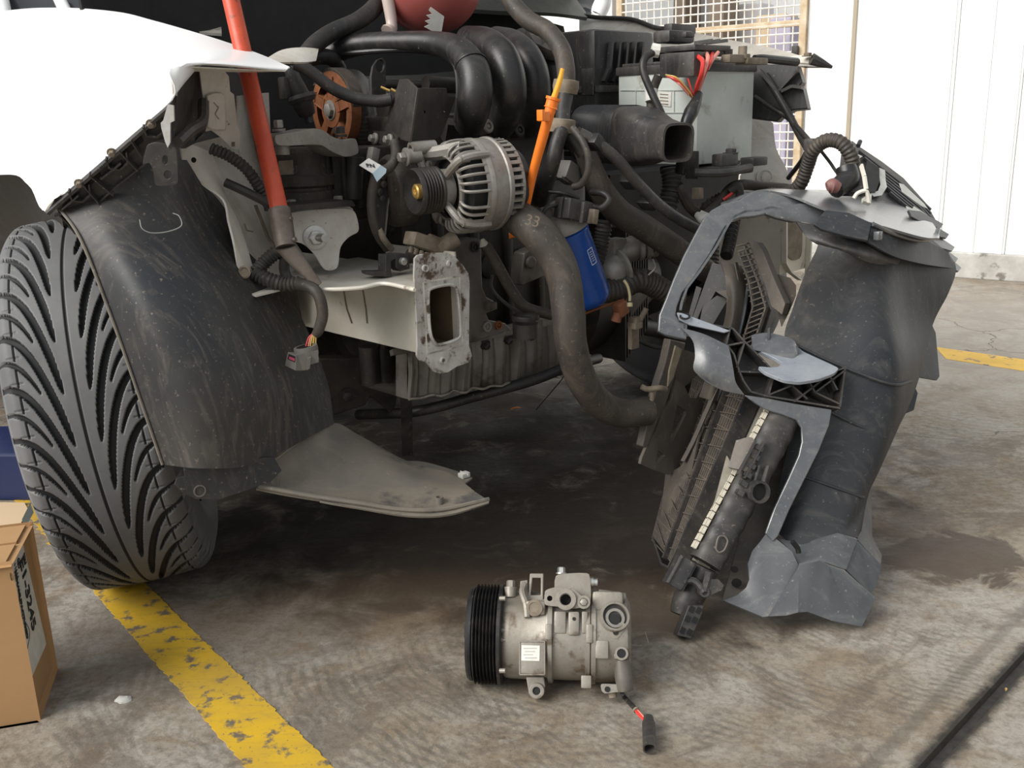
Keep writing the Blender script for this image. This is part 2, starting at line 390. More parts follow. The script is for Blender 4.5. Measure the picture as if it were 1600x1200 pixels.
    col = mix(ma('MULTIPLY', blob(gp(1490, 872), .12, .095, .75, .12, .6), .85), col, (.075, .055, .042))
    col = mix(ma('MULTIPLY', blob(gp(1180, 960), .22, .05, .3, .5), .65), col, (.07, .05, .035))
    col = mix(ma('MULTIPLY', blob(gp(990, 960), .06, .10, .3, .4), .55), col, (.09, .075, .06))
    col = mix(ma('MULTIPLY', blob(gp(1370, 830), .15, .20, .3, .5), .45), col, (.11, .08, .06))
    col = mix(ma('MULTIPLY', blob(gp(300, 1010), .3, .14, .4, .5), .35), col, (.11, .095, .08))
    col = mix(ma('MULTIPLY', blob(gp(600, 950), .5, .12, .4, .5), .4), col, (.13, .09, .055))
    # tyre arcs and pale traffic zone far right
    col = mix(ma('MULTIPLY', blob(gp(1530, 520), .9, .9, .3, .5), .55), col, (.42, .385, .34))
    # cracks
    vo = N.new('ShaderNodeTexVoronoi'); vo.feature = 'DISTANCE_TO_EDGE'; vo.inputs['Scale'].default_value = 1.15
    ad = N.new('ShaderNodeVectorMath'); ad.operation = 'ADD'; nz = N.new('ShaderNodeTexNoise'); nz.inputs['Scale'].default_value = 4.; nz.inputs['Detail'].default_value = 6.
    K.new(P, nz.inputs['Vector']); sc = N.new('ShaderNodeVectorMath'); sc.operation = 'SCALE'; sc.inputs['Scale'].default_value = .28
    K.new(nz.outputs['Color'], sc.inputs[0]); K.new(P, ad.inputs[0]); K.new(sc.outputs[0], ad.inputs[1]); K.new(ad.outputs[0], vo.inputs['Vector'])
    sp = N.new('ShaderNodeSeparateXYZ'); K.new(P, sp.inputs[0])
    crack = ma('MULTIPLY', mr(vo.outputs['Distance'], .0, .0045, 1., 0.), mr(sp.outputs[1], 1.75, 2.0, 0., 1.))
    col = mix(ma('MULTIPLY', crack, .8), col, (.06, .05, .04))
    # black smear along the slab joint and a faint scored line beside it
    vs_ = N.new('ShaderNodeVectorMath'); vs_.operation = 'SUBTRACT'; K.new(P, vs_.inputs[0]); vs_.inputs[1].default_value = tuple(ja)
    dt = N.new('ShaderNodeVectorMath'); dt.operation = 'DOT_PRODUCT'; K.new(vs_.outputs[0], dt.inputs[0]); dt.inputs[1].default_value = tuple(jn)
    wob_ = ma('MULTIPLY', ma('SUBTRACT', noise(22, 8, .75), .5), .035)
    dj = ma('ABSOLUTE', ma('ADD', dt.outputs['Value'], wob_), 0.)
    col = mix(ma('MULTIPLY', mr(dj, .010, .026, 1., 0.), .9), col, (.018, .016, .014))
    o2 = (Zp(1500, 1055)-ja).dot(jn)
    d2 = ma('ABSOLUTE', ma('ADD', ma('SUBTRACT', dt.outputs['Value'], o2), ma('MULTIPLY', wob_, .5)), 0.)
    col = mix(ma('MULTIPLY', mr(d2, .004, .014, 1., 0.), .45), col, (.09, .08, .068))
    K.new(col, b.inputs['Base Color'])
    K.new(mr(noise(4, 5), .3, .7, .55, .85), b.inputs['Roughness']); b.inputs['Specular IOR Level'].default_value = .35
    bn = N.new('ShaderNodeBump'); bn.inputs['Strength'].default_value = .5; bn.inputs['Distance'].default_value = .004
    K.new(ma('ADD', noise(60, 8, .7), ma('MULTIPLY', noise(9, 5), 1.5)), bn.inputs['Height']); K.new(bn.outputs[0], b.inputs['Normal'])
    return m
# expansion joint: the slab is built in two pieces with a shallow groove between
ja, jb = Zp(1440, 1208), Zp(1612, 1018); jd = (jb-ja).normalized(); jn = V3((jd.y, -jd.x, 0))
M['floor'] = floor_mat()
bm = NB(); hw = .009; far = 9
def slab(n0, n1, z):
    q = [ja+jd*(-far)+jn*n0, ja+jd*far+jn*n0, ja+jd*far+jn*n1, ja+jd*(-far)+jn*n1]
    bm.faces.new([bm.verts.new((p.x, p.y, z)) for p in q])
N_ = [(-9, 0), (-hw-.004, 0), (-hw, -.002), (-hw*.6, -.012), (hw*.6, -.012), (hw, -.002), (hw+.004, 0), (6, 0)]
for i in range(len(N_)-1):
    q = []
    for (n0, z) in (N_[i], N_[i+1]): q.append((n0, z))
    a, b_ = q; s0 = ja-jd*far; s1 = ja+jd*far
    vs = [bm.verts.new(s0+jn*a[0]+ZV*a[1]), bm.verts.new(s1+jn*a[0]+ZV*a[1]), bm.verts.new(s1+jn*b_[0]+ZV*b_[1]), bm.verts.new(s0+jn*b_[0]+ZV*b_[1])]
    bm.faces.new(vs)
fl = structure('floor', bm, M['floor'], smooth=False)
bm = NB()
p0, p1 = ja-jd*3, ja+jd*3
q = [bm.verts.new(p+ZV*-.0105+jn*s) for p, s in ((p0, -.0085), (p1, -.0085), (p1, .0085), (p0, .0085))]
bm.faces.new(q)
M['joint'] = mat('black joint dirt', (.012, .010, .009), .8, 0, (.05, .045, .04), 60, .4, .3)
structure('trim_1', bm, M['joint'], smooth=False)

def paint_mat(name, c):
    m = mat(name, c, .6, 0, tuple(x*.72 for x in c), 8, .4, .1, c3_=(.16, .135, .10), sc3=26, thr3=.60); return m
M['yellow_line'] = mat('worn yellow floor paint', (.70, .43, .018), .6, 0, (.40, .26, .045), 5, .42, .3, c3_=(.15, .125, .09), sc3=34, thr3=.575, sp=.55, spc=(.16, .13, .09))
M['yellow_far'] = paint_mat('yellow floor paint', (.78, .47, .05))
def stripe(name, pix, m, lbl):
    bm = NB(); P = [Zp(x, y) for x, y in pix]; plate(bm, [p+ZV*.0012 for p in P], (0, 0, 1), .0015)
    o = obj(name, bm, m, smooth=False); o['kind'] = 'structure'; return o
# left line: straight band on the ground from behind the tyre to the bottom of the frame
a1, a2 = Zp(140, 917), Zp(385, 1200); b1, b2 = Zp(232, 917), Zp(522, 1200)
dA = (a2-a1); dB = (b2-b1)
bm = NB(); n = 70; rnd = random.Random(3)
n = 420
L1 = [a1-dA*2.2+(dA*3.6)*(i/n)+V3((rnd.uniform(-1, 1)*.0022+(rnd.random() < .06)*rnd.uniform(-.010, .006), 0, 0)) for i in range(n+1)]
L2 = [b1-dB*2.2+(dB*3.6)*(i/n)+V3((rnd.uniform(-1, 1)*.0022+(rnd.random() < .06)*rnd.uniform(-.006, .010), 0, 0)) for i in range(n+1)]
plate(bm, [p+ZV*.0012 for p in L1]+[p+ZV*.0012 for p in L2[::-1]], (0, 0, 1), .0012)
structure('trim_2', bm, M['yellow_line'], smooth=False)
bm = NB(); a1, a2 = Zp(1465, 543), Zp(1600, 562); b1, b2 = Zp(1478, 561), Zp(1600, 580)
P = [a1-(a2-a1)*.03, a1+(a2-a1)*4, b1+(b2-b1)*4, b1]
plate(bm, [p+ZV*.0012 for p in P], (0, 0, 1), .0012); structure('trim_3', bm, M['yellow_far'], smooth=False)

# back wall with panels
wd = V3((.80, -.60, 0)); wp = Zp(1500, 434); wn = V3((-.60, -.80, 0))      # wn faces the camera
def wl(t, z, n=0.): return wp+wd*t+wn*n+ZV*z
def wallt(px):   # parameter along the wall for an image column near the horizon
    d = ray(px, 300); A = np.array([[d.x, -wd.x], [d.y, -wd.y]]); s = np.linalg.solve(A, [wp.x, wp.y]); return float(s[1])
M['wall'] = mat('white painted wall', (.93, .93, .92), .7, rv=.05)
M['kerb'] = mat('weathered whitewashed kerb', (.62, .61, .57), .85, 0, (.36, .34, .30), 9, .4, .4, c3_=(.22, .2, .17), sc3=14, thr3=.6)
RW = Matrix((wd, -wn, ZV)).transposed()
kz = .115
bm = NB(); box(bm, wl(0, kz/2, -.10), (9, .2, kz), RW, .004); structure('baseboard_back', bm, M['kerb'], smooth=False)
tg0, tg1 = wallt(965), wallt(1243)
bm = NB()
x0 = tg1+.0
segs = [wallt(1246), wallt(1316), wallt(1325)+.0]
# main solid wall right of the gate, in sheets with seams
edges_ = [tg1+.02, wallt(1318), wallt(1467)+.02, wallt(1524), wallt(1578), wallt(1578)+1.0, wallt(1578)+3.2]
for i in range(len(edges_)-1):
    a, b_ = edges_[i]+.0012, edges_[i+1]-.0012
    box(bm, wl((a+b_)/2, kz+1.45, -.05), (b_-a, .05, 2.9), RW, .004)
box(bm, wl((edges_[0]+edges_[-1])/2, kz+1.45, -.085), (edges_[-1]-edges_[0], .03, 2.9), RW)
for px in (1465, 1524, 1570): 
    t = wallt(px); box(bm, wl(t, kz+1.4, -.022), (.02, .006, 2.8), RW, .003)
structure('wall_right', bm, M['wall'], smooth=False)
M['seam'] = mat('tan seam strip', (.42, .36, .27), .8)
bm = NB(); t = wallt(1317); box(bm, wl(t, kz+1.45, -.022), (.018, .014, 2.9), RW); structure('trim_4', bm, M['seam'], smooth=False)
# wall left of the gate and beyond (behind the car)
bm = NB(); box(bm, wl(tg0-2.2, kz+1.45, -.05), (4.3, .05, 2.9), RW); structure('wall_back', bm, M['wall'], smooth=False)
# mesh gate
M['gate_wire'] = mat('white painted wire', (.9, .88, .82), .5, 0, (.62, .52, .40), 30, .25)
M['gate_frame'] = mat('rusty cream steel frame', (.72, .62, .46), .55, 0, (.45, .29, .14), 14, .45, .2)
g = root('mesh_gate', wl((tg0+tg1)/2, 0), 'white welded wire mesh gate in a rusty cream frame behind the car', 'gate')
bm = NB(); zt = 2.2; z0 = kz
for t in (tg0, tg1-.01): box(bm, wl(t, (zt+z0)/2, -.03), (.035, .035, zt-z0), RW, .003)
for z in (z0+.02, 1.17, zt): box(bm, wl((tg0+tg1)/2, z, -.03), (tg1-tg0, .03, .03), RW, .003)
obj('frame', bm, M['gate_frame'], g, smooth=False)
bm = NB(); s = .042; t = tg0
while t < tg1:
    cyl(bm, wl(t, z0, -.02), wl(t, zt, -.02), .0042, seg=6); t += s
z = z0
while z < zt: cyl(bm, wl(tg0, z, -.018), wl(tg1, z, -.018), .0042, seg=6); z += s
o = obj('wire_mesh', bm, M['gate_wire'], g); 
bm = NB(); box(bm, wl(wallt(1232), 1.02, 0), (.03, .02, .09), RW, .003); lathe(bm, [(.014, 0), (.014, .02)], wl(wallt(1232), 1.02, .0), wn, 14)
obj('latch', bm, M['dark_steel'], g)
# things stored behind the mesh
M['store_tan'] = mat('tan crate', (.78, .60, .40), .7); M['store_violet'] = mat('violet cloth', (.62, .58, .74), .8); M['store_grey'] = mat('pale grey sheet', (.82, .82, .86), .8); M['store_brown'] = mat('brown post', (.28, .22, .17), .8)
def stored(name, px, py0, py1, wpx, m, lbl, cat, dep=.45):
    t = wallt(px); P = Plane(wl(0, 0, -dep), wn)
    a, b_ = P(px-wpx/2, py0), P(px+wpx/2, py1); c = (a+b_)/2; w = abs((b_-a).dot(wd)); bm = NB()
    box(bm, (c.x, c.y, (a.z+b_.z)/2), (w, .2, abs(a.z-b_.z)), RW, .01)
    return thing(obj(name, bm, m, smooth=False), lbl, cat)
shelf_z = None
stored('storage_rack_post', 1071, -120, 430, 9, M['store_brown'], 'thin dark post furthest left behind the gate mesh', 'post', .5)
stored('storage_rack_post', 1127, -120, 430, 8, M['store_brown'], 'thin dark post near the middle behind the gate mesh', 'post', .5)
stored('wooden_crate', 1206, 26, 430, 26, M['store_tan'], 'tan wooden crate stack at the right end behind the gate mesh', 'crate', .55)
stored('cloth_roll', 1222, 30, 430, 14, M['store_violet'], 'violet cloth roll standing in front of the tan crate behind the mesh', 'cloth roll', .30)
stored('grey_sheet', 1100, 0, 430, 40, M['store_grey'], 'pale grey sheet leaning behind the gate mesh between the two posts', 'sheet', .75)
stored('grey_sheet', 1165, 10, 430, 36, M['store_grey'], 'pale grey sheet leaning behind the gate mesh left of the tan crate', 'sheet', .75)
bm = NB(); box(bm, wl((tg0+tg1)/2, 1.3, -1.6), (3.2, .05, 2.6), RW); structure('wall_far', bm, M['wall'], smooth=False)

# ---- cardboard box, left foreground ----
nb, fb = Zp(56, 1126), Zp(84, 1046); bd = (fb-nb).normalized(); bl = V3((-bd.y, bd.x, 0))
if bl.x > 0: bl = -bl
bh = Plane(nb, -V3((0, 1, 0)))(2, 884).z; bwid = (fb-nb).length
RB = Matrix((bl, bd, ZV)).transposed(); bx = .30
cb = root('cardboard_box', nb+bd*bwid/2+bl*bx/2, 'brown cardboard parcel with white shipping label at the left edge', 'cardboard box')
bm = NB(); box(bm, nb+bd*bwid/2+bl*bx/2+ZV*bh/2, (bx, bwid, bh), RB, .006)
obj('carton', bm, M['card'], cb, smooth=False)
bm = NB(); box(bm, nb+bd*bwid*.75+bl*bx/2+ZV*(bh+.002), (bx*.98, bwid*.46, .003), RB); box(bm, nb+bd*bwid*.25+bl*bx/2+ZV*(bh+.0015), (bx*.98, bwid*.46, .003), RB)
obj('lid_flap', bm, M['card'], cb, smooth=False)
fn = -bl
lp = Plane(nb+fn*.0012, fn)
bm = NB(); cplate(bm, [(17, 889), (36, 850), (72.5, 1006), (50, 1058)], lp, .0008)
lab = obj('shipping_label', bm, M['label'], cb, smooth=False)
def text(s, o, xd, yd, size, m, parent, name='lettering', th=.0003, bold=0.):
    cu = bpy.data.curves.new('txt', 'FONT'); cu.body = s; cu.size = size; cu.extrude = th; cu.offset = bold
    to = bpy.data.objects.new('txt', cu); COL.objects.link(to); bpy.context.view_layer.update()
    me = bpy.data.meshes.new_from_object(to.evaluated_get(bpy.context.evaluated_depsgraph_get())); bpy.data.objects.remove(to)
    xd, yd = V3(xd).normalized(), V3(yd).normalized(); nd = xd.cross(yd); Mx = Matrix((xd, yd, nd)).transposed()
    me.transform(Matrix.Translation(V3(o)) @ Mx.to_4x4()); b2 = NB(); b2.from_mesh(me); return obj(name, b2, m, parent, smooth=False)
e = fn*.0006
dn = -ZV
t0 = lp(21, 888, .0006); 
text('E1-3245', lp(31, 876, .0006), dn, bd, .034, M['ink'], lab, bold=.0008)
text('REMANUFACTURED', lp(23, 893, .0006), dn, bd, .0115, M['ink'], lab, bold=.0006)
text('HBN 221 46', lp(20, 893, .0006), dn, bd, .0045, M['ink'], lab)
text('MX3', lp(38, 863, .0006)+bd*-.004, dn, bd, .009, M['ink'], lab)
def ringmark(px, py, r, nm='round_mark'):
    bm = NB(); c = lp(px, py, .0006)
    lathe(bm, [(r, 0), (r, .0005), (r*.78, .0005), (r*.78, 0)], c, fn, 20, cap=(False, False))
    box(bm, c+fn*.0002, (.0004, r*1.2, r*.25), RB); box(bm, c+fn*.0002, (.0004, r*.25, r*1.2), RB); return obj(nm, bm, M['ink'], lab)
ringmark(18.5, 898, .0085); ringmark(29.5, 880, .0075)
bm = NB()
for k in range(5): box(bm, lp(23.5+k*1.2, 882+k*5, .0006)+ZV*.0, (.0004, .009, .0014), RB)
obj('small_print', bm, M['ink'], lab, smooth=False)
bm = NB(); tube(bm, [lp(29, 925, .0005), lp(33, 960, .0005), lp(46, 985, .0005), lp(42, 1020, .0005)], .0004, 5, 6); obj('printed_curve', bm, M['ink'], lab)

# things behind the tyre on the left
bm = NB(); p = Zp(18, 782); box(bm, p+V3((-.16, .115, .055)), (.46, .2, .11), Matrix.Rotation(-.1, 3, 'Z'), .006)
thing(obj('blue_crate', bm, M['blue_box'], smooth=False), 'dark blue crate on the floor behind the tyre at the left edge', 'crate')
bm = NB(); P = [Zp(x, y, .004) for x, y in ((-60, 784), (38, 785), (44, 796), (30, 822), (-60, 835))]; plate(bm, P, (0, 0, 1), .0035)
thing(obj('cardboard_sheet', bm, M['card_light'], smooth=False), 'pale flattened cardboard sheet lying between the blue crate and the parcel', 'cardboard')
cs = bpy.data.objects['cardboard_sheet']
bm = NB(); P = [W(34, 812, 1.60), W(47, 786, 1.72), W(52, 800, 1.70), W(40, 822, 1.62)]; plate(bm, P, (0, -.7, .7), .002); obj('torn_flap', bm, M['tag_blue'], cs)
# crumbs and leaf litter
for k, (x, y, lb) in enumerate([(193, 1094, 'small crumpled grey scrap on the bare floor beside the parcel')]):
    bm = NB(); bmesh.ops.create_icosphere(bm, subdivisions=2, radius=.009); c = Zp(x, y)
    for v in bm.verts: v.co = c+V3((v.co.x*1.4, v.co.y, abs(v.co.z)*.6))+V3((random.uniform(-1, 1),)*3)*.0012
    thing(obj('paper_scrap', bm, M['kerb']), lb, 'scrap')

for nm, x, y, d, lb in (('dry_leaf_sliver', 806, 638, (.03, .012, 0), 'orange sliver of dry leaf on the oily floor under the car'), ('wood_splinter', 1572, 1079, (.004, .012, 0), 'tiny pale splinter lying in the dark floor joint')):
    bm = NB(); c = Zp(x, y, .004 if x < 1500 else -.006); tube(bm, [c-V3(d)*.5, c+V3((0, 0, .002)), c+V3(d)*.5], [.0012, .0022, .0008], 6, 4); thing(obj(nm, bm, M['gold'] if x > 1500 else M['orange']), lb, 'litter')
# ================= the car =================
car = root('car', c3(.52, -.55, 0), 'white car with its front end removed and engine bay open', 'car')
HUB = V3((-.7001, 1.6747, .3263)); YAW, CAMB, TR = .2478, -.1014, .3263
AX = V3((-cos(YAW)*cos(CAMB), -sin(YAW)*cos(CAMB), sin(CAMB)))       # outboard
HD = V3((sin(YAW), -cos(YAW), 0)); UPW = HD.cross(AX).normalized()
if UPW.z < 0: UPW = -UPW
def build_tyre(hub, ax, hd, upw, R, parent, dense=True):
    # tread: dense grid with cut grooves; ang increases from the front (facing camera) upwards
    NA, NS = (1300, 130) if dense else (96, 24)
    hwid = .104; pitch = 2*pi/26; Aamp = .86; p_ = 2.6
    s = np.linspace(-1, 1, NS); a = np.linspace(0, 2*pi, NA, endpoint=False)
    S, Ag = np.meshgrid(s, a)
    q = np.abs(S); crown = R-.0055*q**2-.018*np.clip((q-.80)/.2, 0, 1)**2.0
    D = np.zeros_like(S)
    if dense:
        gq = Aamp*(1-(1-q)**p_); dg = Aamp*p_*(1-q)**(p_-1)/hwid*R         # slope of the curve
        cs = 1/np.sqrt(1+dg**2)
        def grv(off, wmm, qmin, qmax, depth, taper=.06):
            ph = (Ag-gq-off)/pitch; fr = np.abs(ph-np.round(ph))*pitch*R*cs
            w = wmm/2000*np.clip((q-qmin)/taper, 0, 1)**.5*np.where((q > qmin) & (q < qmax), 1, 0)
            return depth*np.clip((w+.0008-fr)/.0012, 0, 1)*(w > 0)
        D = np.maximum(D, grv(0, 8.8, .17, 1.01, .008))
        D = np.maximum(D, grv(pitch*.5, 6.0, .46, 1.01, .006, .25))
        cl = (np.abs(S) < .011)*.0025; D = np.maximum(D, cl)
        fa = (Ag/pitch*2) % 1
        sh = (np.abs(q-.735) < .010)*((fa > .12) & (fa < .86))*.004; D = np.maximum(D, sh)
        f2 = np.abs((Ag/pitch*2+.25) % 1-.5)*pitch/2*R
        D = np.maximum(D, ((q > .66) & (q < .86) & (f2 < .0009))*.0025)
    D = D*(1-.75*np.clip((q-.82)/.18, 0, 1)) if dense else D
    rad = crown-D
    P = (np.array(hub)[None, None]+S[..., None]*hwid*np.array(ax)+rad[..., None]*(np.cos(Ag)[..., None]*np.array(hd)+np.sin(Ag)[..., None]*np.array(upw)))
    V = P.reshape(-1, 3)
    idx = np.arange(NA*NS).reshape(NA, NS); i2 = np.roll(idx, -1, 0)
    F = np.stack([idx[:, :-1], idx[:, 1:], i2[:, 1:], i2[:, :-1]], -1).reshape(-1, 4)
    me = bpy.data.meshes.new('tread'); c = V.mean(0); c = (V.min(0)+V.max(0))/2; c[2] = V[:, 2].min()
    # sidewalls
    prof = [(hwid, R-.0235), (hwid+.008, R-.045), (hwid+.013, R-.075), (hwid+.008, R-.10), (hwid-.004, R-.118)]
    NA2 = NA; vs = [V]; fs = [F]; base = len(V)
    for sg in (1, -1):
        start = idx[:, -1] if sg > 0 else idx[:, 0]; prev = start; aa = a
        for (xo, rr) in prof:
            Q = np.array(hub)+sg*xo*np.array(ax)+rr*(np.cos(aa)[:, None]*np.array(hd)+np.sin(aa)[:, None]*np.array(upw))
            vs.append(Q); cur = base+np.arange(NA); base += NA
            f = np.stack([prev, cur, np.roll(cur, -1), np.roll(prev, -1)], -1) if sg > 0 else np.stack([prev, np.roll(prev, -1), np.roll(cur, -1), cur], -1)
            fs.append(f); prev = cur
    V = np.concatenate(vs); F = np.concatenate(fs)
    me.from_pydata((V-c).tolist(), [], F.tolist()); me.materials.append(M['tyre']); me.materials.append(M['groove'])
    mi = np.zeros(len(F), dtype=np.int32)
    if dense:
        Dd = np.maximum(D[:, :-1], D[:, 1:]); Dd = np.minimum(Dd, np.roll(Dd, -1, 0)); mi[:Dd.size] = (Dd.ravel() > .0011)
    me.polygons.foreach_set('material_index', mi)
    me.polygons.foreach_set('use_smooth', [True]*len(me.polygons)); me.update()
    b = NB(); b.from_mesh(me); bmesh.ops.recalc_face_normals(b, faces=b.faces)
    b.to_mesh(me); b.free()
    o = bpy.data.objects.new('tyre', me); COL.objects.link(o); ORG[o.name] = V3(c)
    o.parent = parent; o.location = V3(c)-ORG[parent.name]; return o
def build_wheel(hub, ax, hd, upw, R, dense):
    bm = NB(); h = .09; rr = R-.115
    prof = [(rr-.012, -h), (rr, -h), (rr+.004, -h+.008), (rr-.02, -h+.03), (rr-.03, 0), (rr-.02, h-.03), (rr+.004, h-.008), (rr, h), (rr-.012, h), (rr-.02, h-.02), (rr-.045, h-.05), (.07, h-.045), (.06, h-.03), (1e-4, h-.03)]
    lathe(bm, prof, hub, ax, 48, ref=upw, cap=(False, True))
    for k in range(7):
        t = 2*pi*k/7; d = hd*cos(t)+upw*sin(t); tt = ax.cross(d)
        R_ = Matrix((d, tt, ax)).transposed(); box(bm, hub+d*(rr*.55)+ax*(h-.025), (rr*.9, .035, .02), R_, .004)
    lathe(bm, [(.13, -.06), (.13, -.045), (.05, -.04)], hub, ax, 40)      # brake disc
    w = obj('wheel', bm, M['alu'], car)
    build_tyre(hub, ax, hd, upw, R, w, dense); return w
build_wheel(HUB, AX, HD, UPW, TR, True)
build_wheel(c3(1.37, -.56, .315), LV, FV, ZV, .315, False)

# ---- front wing (left in the picture) ----
T = [(-150, 44, 2.75), (0, 18, 2.35), (90, 12, 2.10), (180, 18, 1.93), (240, 32, 1.83), (330, 58, 1.66), (400, 82, 1.54), (452, 104, 1.42)]
B = [(-150, 300, 1.85), (0, 273, 1.60), (44, 289, 1.47), (74, 330, 1.34), (150, 263, 1.315), (266, 158, 1.295), (277, 104, 1.30), (447, 111, 1.415)]
rows = []
for t in (0, .12, .3, .55, .8, 1):
    r = []
    for (a, b_) in zip(T, B):
        tt = t; y = a[2]+(b_[2]-a[2])*(1-(1-tt)**1.9)
        r.append((a[0]+(b_[0]-a[0])*t, a[1]+(b_[1]-a[1])*t, y))
    rows.append(r)
bm = NB(); patch(bm, rows, 6, .0018)
wing = obj('front_wing', bm, M['white_paint'], car, label='glossy white front wing')
# folded lips along the headlamp opening
bm = NB()
patch(bm, [[(277, 105, 1.299), (330, 107, 1.34), (390, 110, 1.38), (446, 112, 1.414)], [(284, 112, 1.33), (332, 112, 1.37), (388, 113, 1.40), (438, 112, 1.43)]], 4, .0015)
patch(bm, [[(271, 148, 1.296), (270, 125, 1.297), (274, 108, 1.299), (284, 104, 1.302)], [(277, 150, 1.33), (279, 128, 1.33), (284, 115, 1.33), (294, 110, 1.335)]], 4, .0015)
obj('headlamp_lip', bm, M['rail'], wing)
bm = NB(); patch(bm, [[(70, 331, 1.338), (78, 318, 1.335), (100, 300, 1.33)], [(76, 337, 1.345), (86, 322, 1.342), (104, 304, 1.34)]], 3, .0015)
obj('arch_lip', bm, M['rail'], wing)
# wheel arch liner behind the wing, dark
bm = NB(); patch(bm, [[(-150, 270, 2.1), (0, 250, 1.75), (60, 270, 1.62), (95, 330, 1.52)], [(-150, 420, 2.3), (0, 400, 1.98), (60, 400, 1.9), (110, 420, 1.8)]], 4, .003)
obj('rear_arch_liner', bm, M['dark_steel'], car)

# ---- bumper guide strip with ribs ----
gp_ = pl3((75, 335, 1.325), (266, 166, 1.285), (270, 225, 1.31))
bm = NB()
cplate(bm, [(74, 331), (100, 305), (150, 262), (205, 214), (250, 176), (268, 160), (272, 176), (268, 214), (238, 222), (226, 256), (205, 270), (180, 288), (150, 314), (156, 358), (118, 364), (104, 346), (92, 334), (84, 314)], gp_, .004)
guide = obj('bumper_guide', bm, M['dusty_plastic'], car, label='ribbed black plastic bumper guide')
bm = NB()
L_ = lambda pts, h=0: [gp_(x, y, h) for x, y in pts]
wallstrip(bm, L_([(76, 330), (268, 162)]), gp_.n, .008, .004)
wallstrip(bm, L_([(86, 334), (150, 318), (180, 290), (228, 252)]), gp_.n, .006, .002)
wallstrip(bm, L_([(92, 334), (104, 346), (118, 364), (156, 359), (150, 316)]), gp_.n, .003, .002)
for cx, cy in ((122, 296), (180, 246), (238, 196)):
    wallstrip(bm, L_([(cx-14, cy-2), (cx-8, cy+12), (cx+8, cy+14), (cx+20, cy+4), (cx+18, cy-12)]), gp_.n, .009, .002)
for a, b_ in (((98, 322), (124, 300)), ((128, 280), (160, 318)), ((140, 268), (178, 300)), ((186, 230), (216, 262)), ((205, 214), (222, 240)), ((160, 274), (190, 250))):
    wallstrip(bm, L_([a, b_]), gp_.n, .010, .0016)
obj('rib', bm, M['dusty_plastic'], guide, label='grey ribs of the guide')
for cx, cy in ((140, 278), (206, 223)):
    bm = NB(); cplate(bm, [(cx-12, cy+12), (cx+14, cy-10), (cx+18, cy-2), (cx-6, cy+18)], gp_, .001, h=.002); obj('slot', bm, M['fitting_black'], guide)
for cx, cy in ((124, 286), (175, 238), (236, 193)):
    bm = NB(); hexbolt(bm, gp_(cx, cy, .002), gp_.n, .0045, .006); obj('screw', bm, M['grime'], guide)
bm = NB(); cplate(bm, circ(121, 353, 5, 10), gp_, .001, h=.001); obj('slot', bm, M['fitting_black'], guide)
# metal clip and two-hole tab
cp_ = pl3((262, 165, 1.262), (270, 190, 1.262), (256, 228, 1.27))
bm = NB(); cplate(bm, [(262, 163), (271, 165), (272, 189), (266, 192), (266, 222), (262, 231), (258, 222), (252, 200), (251, 192), (255, 188)], cp_, .002)
obj('metal_clip', bm, M['bright_metal'], car)
tp_ = pl3((230, 224, 1.27), (275, 228, 1.27), (276, 288, 1.28))
bm = NB(); cplate(bm, rpoly([(230, 226), (244, 222), (276, 230), (279, 286), (272, 290), (242, 291), (240, 268), (234, 254), (222, 258), (226, 240)], .15), tp_, .004, [circ(258, 250, 4.5, 12, 7.5), circ(262, 273, 6, 12, 7)])
obj('two_hole_tab', bm, M['dusty_plastic'], car, bev=.0006)

# ---- big black liner and the undertray piece ----
rows = [[(86, 316, 1.335), (150, 288, 1.34), (225, 250, 1.36), (292, 250, 1.43)],
        [(125, 372, 1.30), (190, 365, 1.30), (280, 360, 1.35), (366, 368, 1.47)],
        [(172, 490, 1.28), (240, 485, 1.255), (340, 478, 1.31), (455, 468, 1.48)],
        [(215, 612, 1.27), (290, 605, 1.24), (395, 598, 1.30), (508, 585, 1.48)],
        [(254, 726, 1.27), (322, 732, 1.24), (405, 722, 1.30), (522, 662, 1.46)]]
bm = NB(); patch(bm, rows, 7, .003)
liner = obj('wheel_arch_liner', bm, M['liner'], car, label='large dusty black wheel arch liner')
lp_ = pl3((290, 735, 1.250), (420, 725, 1.305), (330, 775, 1.262))
bm = NB(); cplate(bm, [(286, 722), (340, 722), (428, 714), (440, 735), (424, 752), (380, 768), (345, 779), (308, 780), (284, 770), (273, 757), (276, 748), (289, 744)], lp_, .003)
obj('lower_lip', bm, M['liner'], liner)
bm = NB(); lathe(bm, [(.0085, 0), (.0085, .0012), (.0068, .0012), (.0068, 0)], lp_(312, 767, .0), lp_.n, 20, cap=(False, False)); obj('ring_mark', bm, M['tray'], liner)
# moulded ring and scratches on the liner
rp = pl3((300, 520, 1.275), (330, 600, 1.262), (360, 500, 1.325))
bm = NB(); lathe(bm, [(.0125, 0), (.0125, .002), (.0115, .002), (.0115, 0)], W(309, 530, 1.272), rp.n, 26, cap=(False, False)); obj('ring_mark', bm, M['tray'], liner)
M['scratch'] = mat('chalk scratch', (.36, .36, .35), .7)
bm = NB(); tube(bm, [W(218, 343, 1.294), W(222, 357, 1.292), (W(237, 364, 1.297)), W(262, 362, 1.31), W(283, 353, 1.325), W(280, 338, 1.33), W(270, 333, 1.33)], .0007, 5, 6); obj('chalk_arc', bm, M['scratch'], liner, label='pale chalk arc')
rp2 = pl3((172, 490, 1.27), (213, 600, 1.262), (240, 480, 1.245))
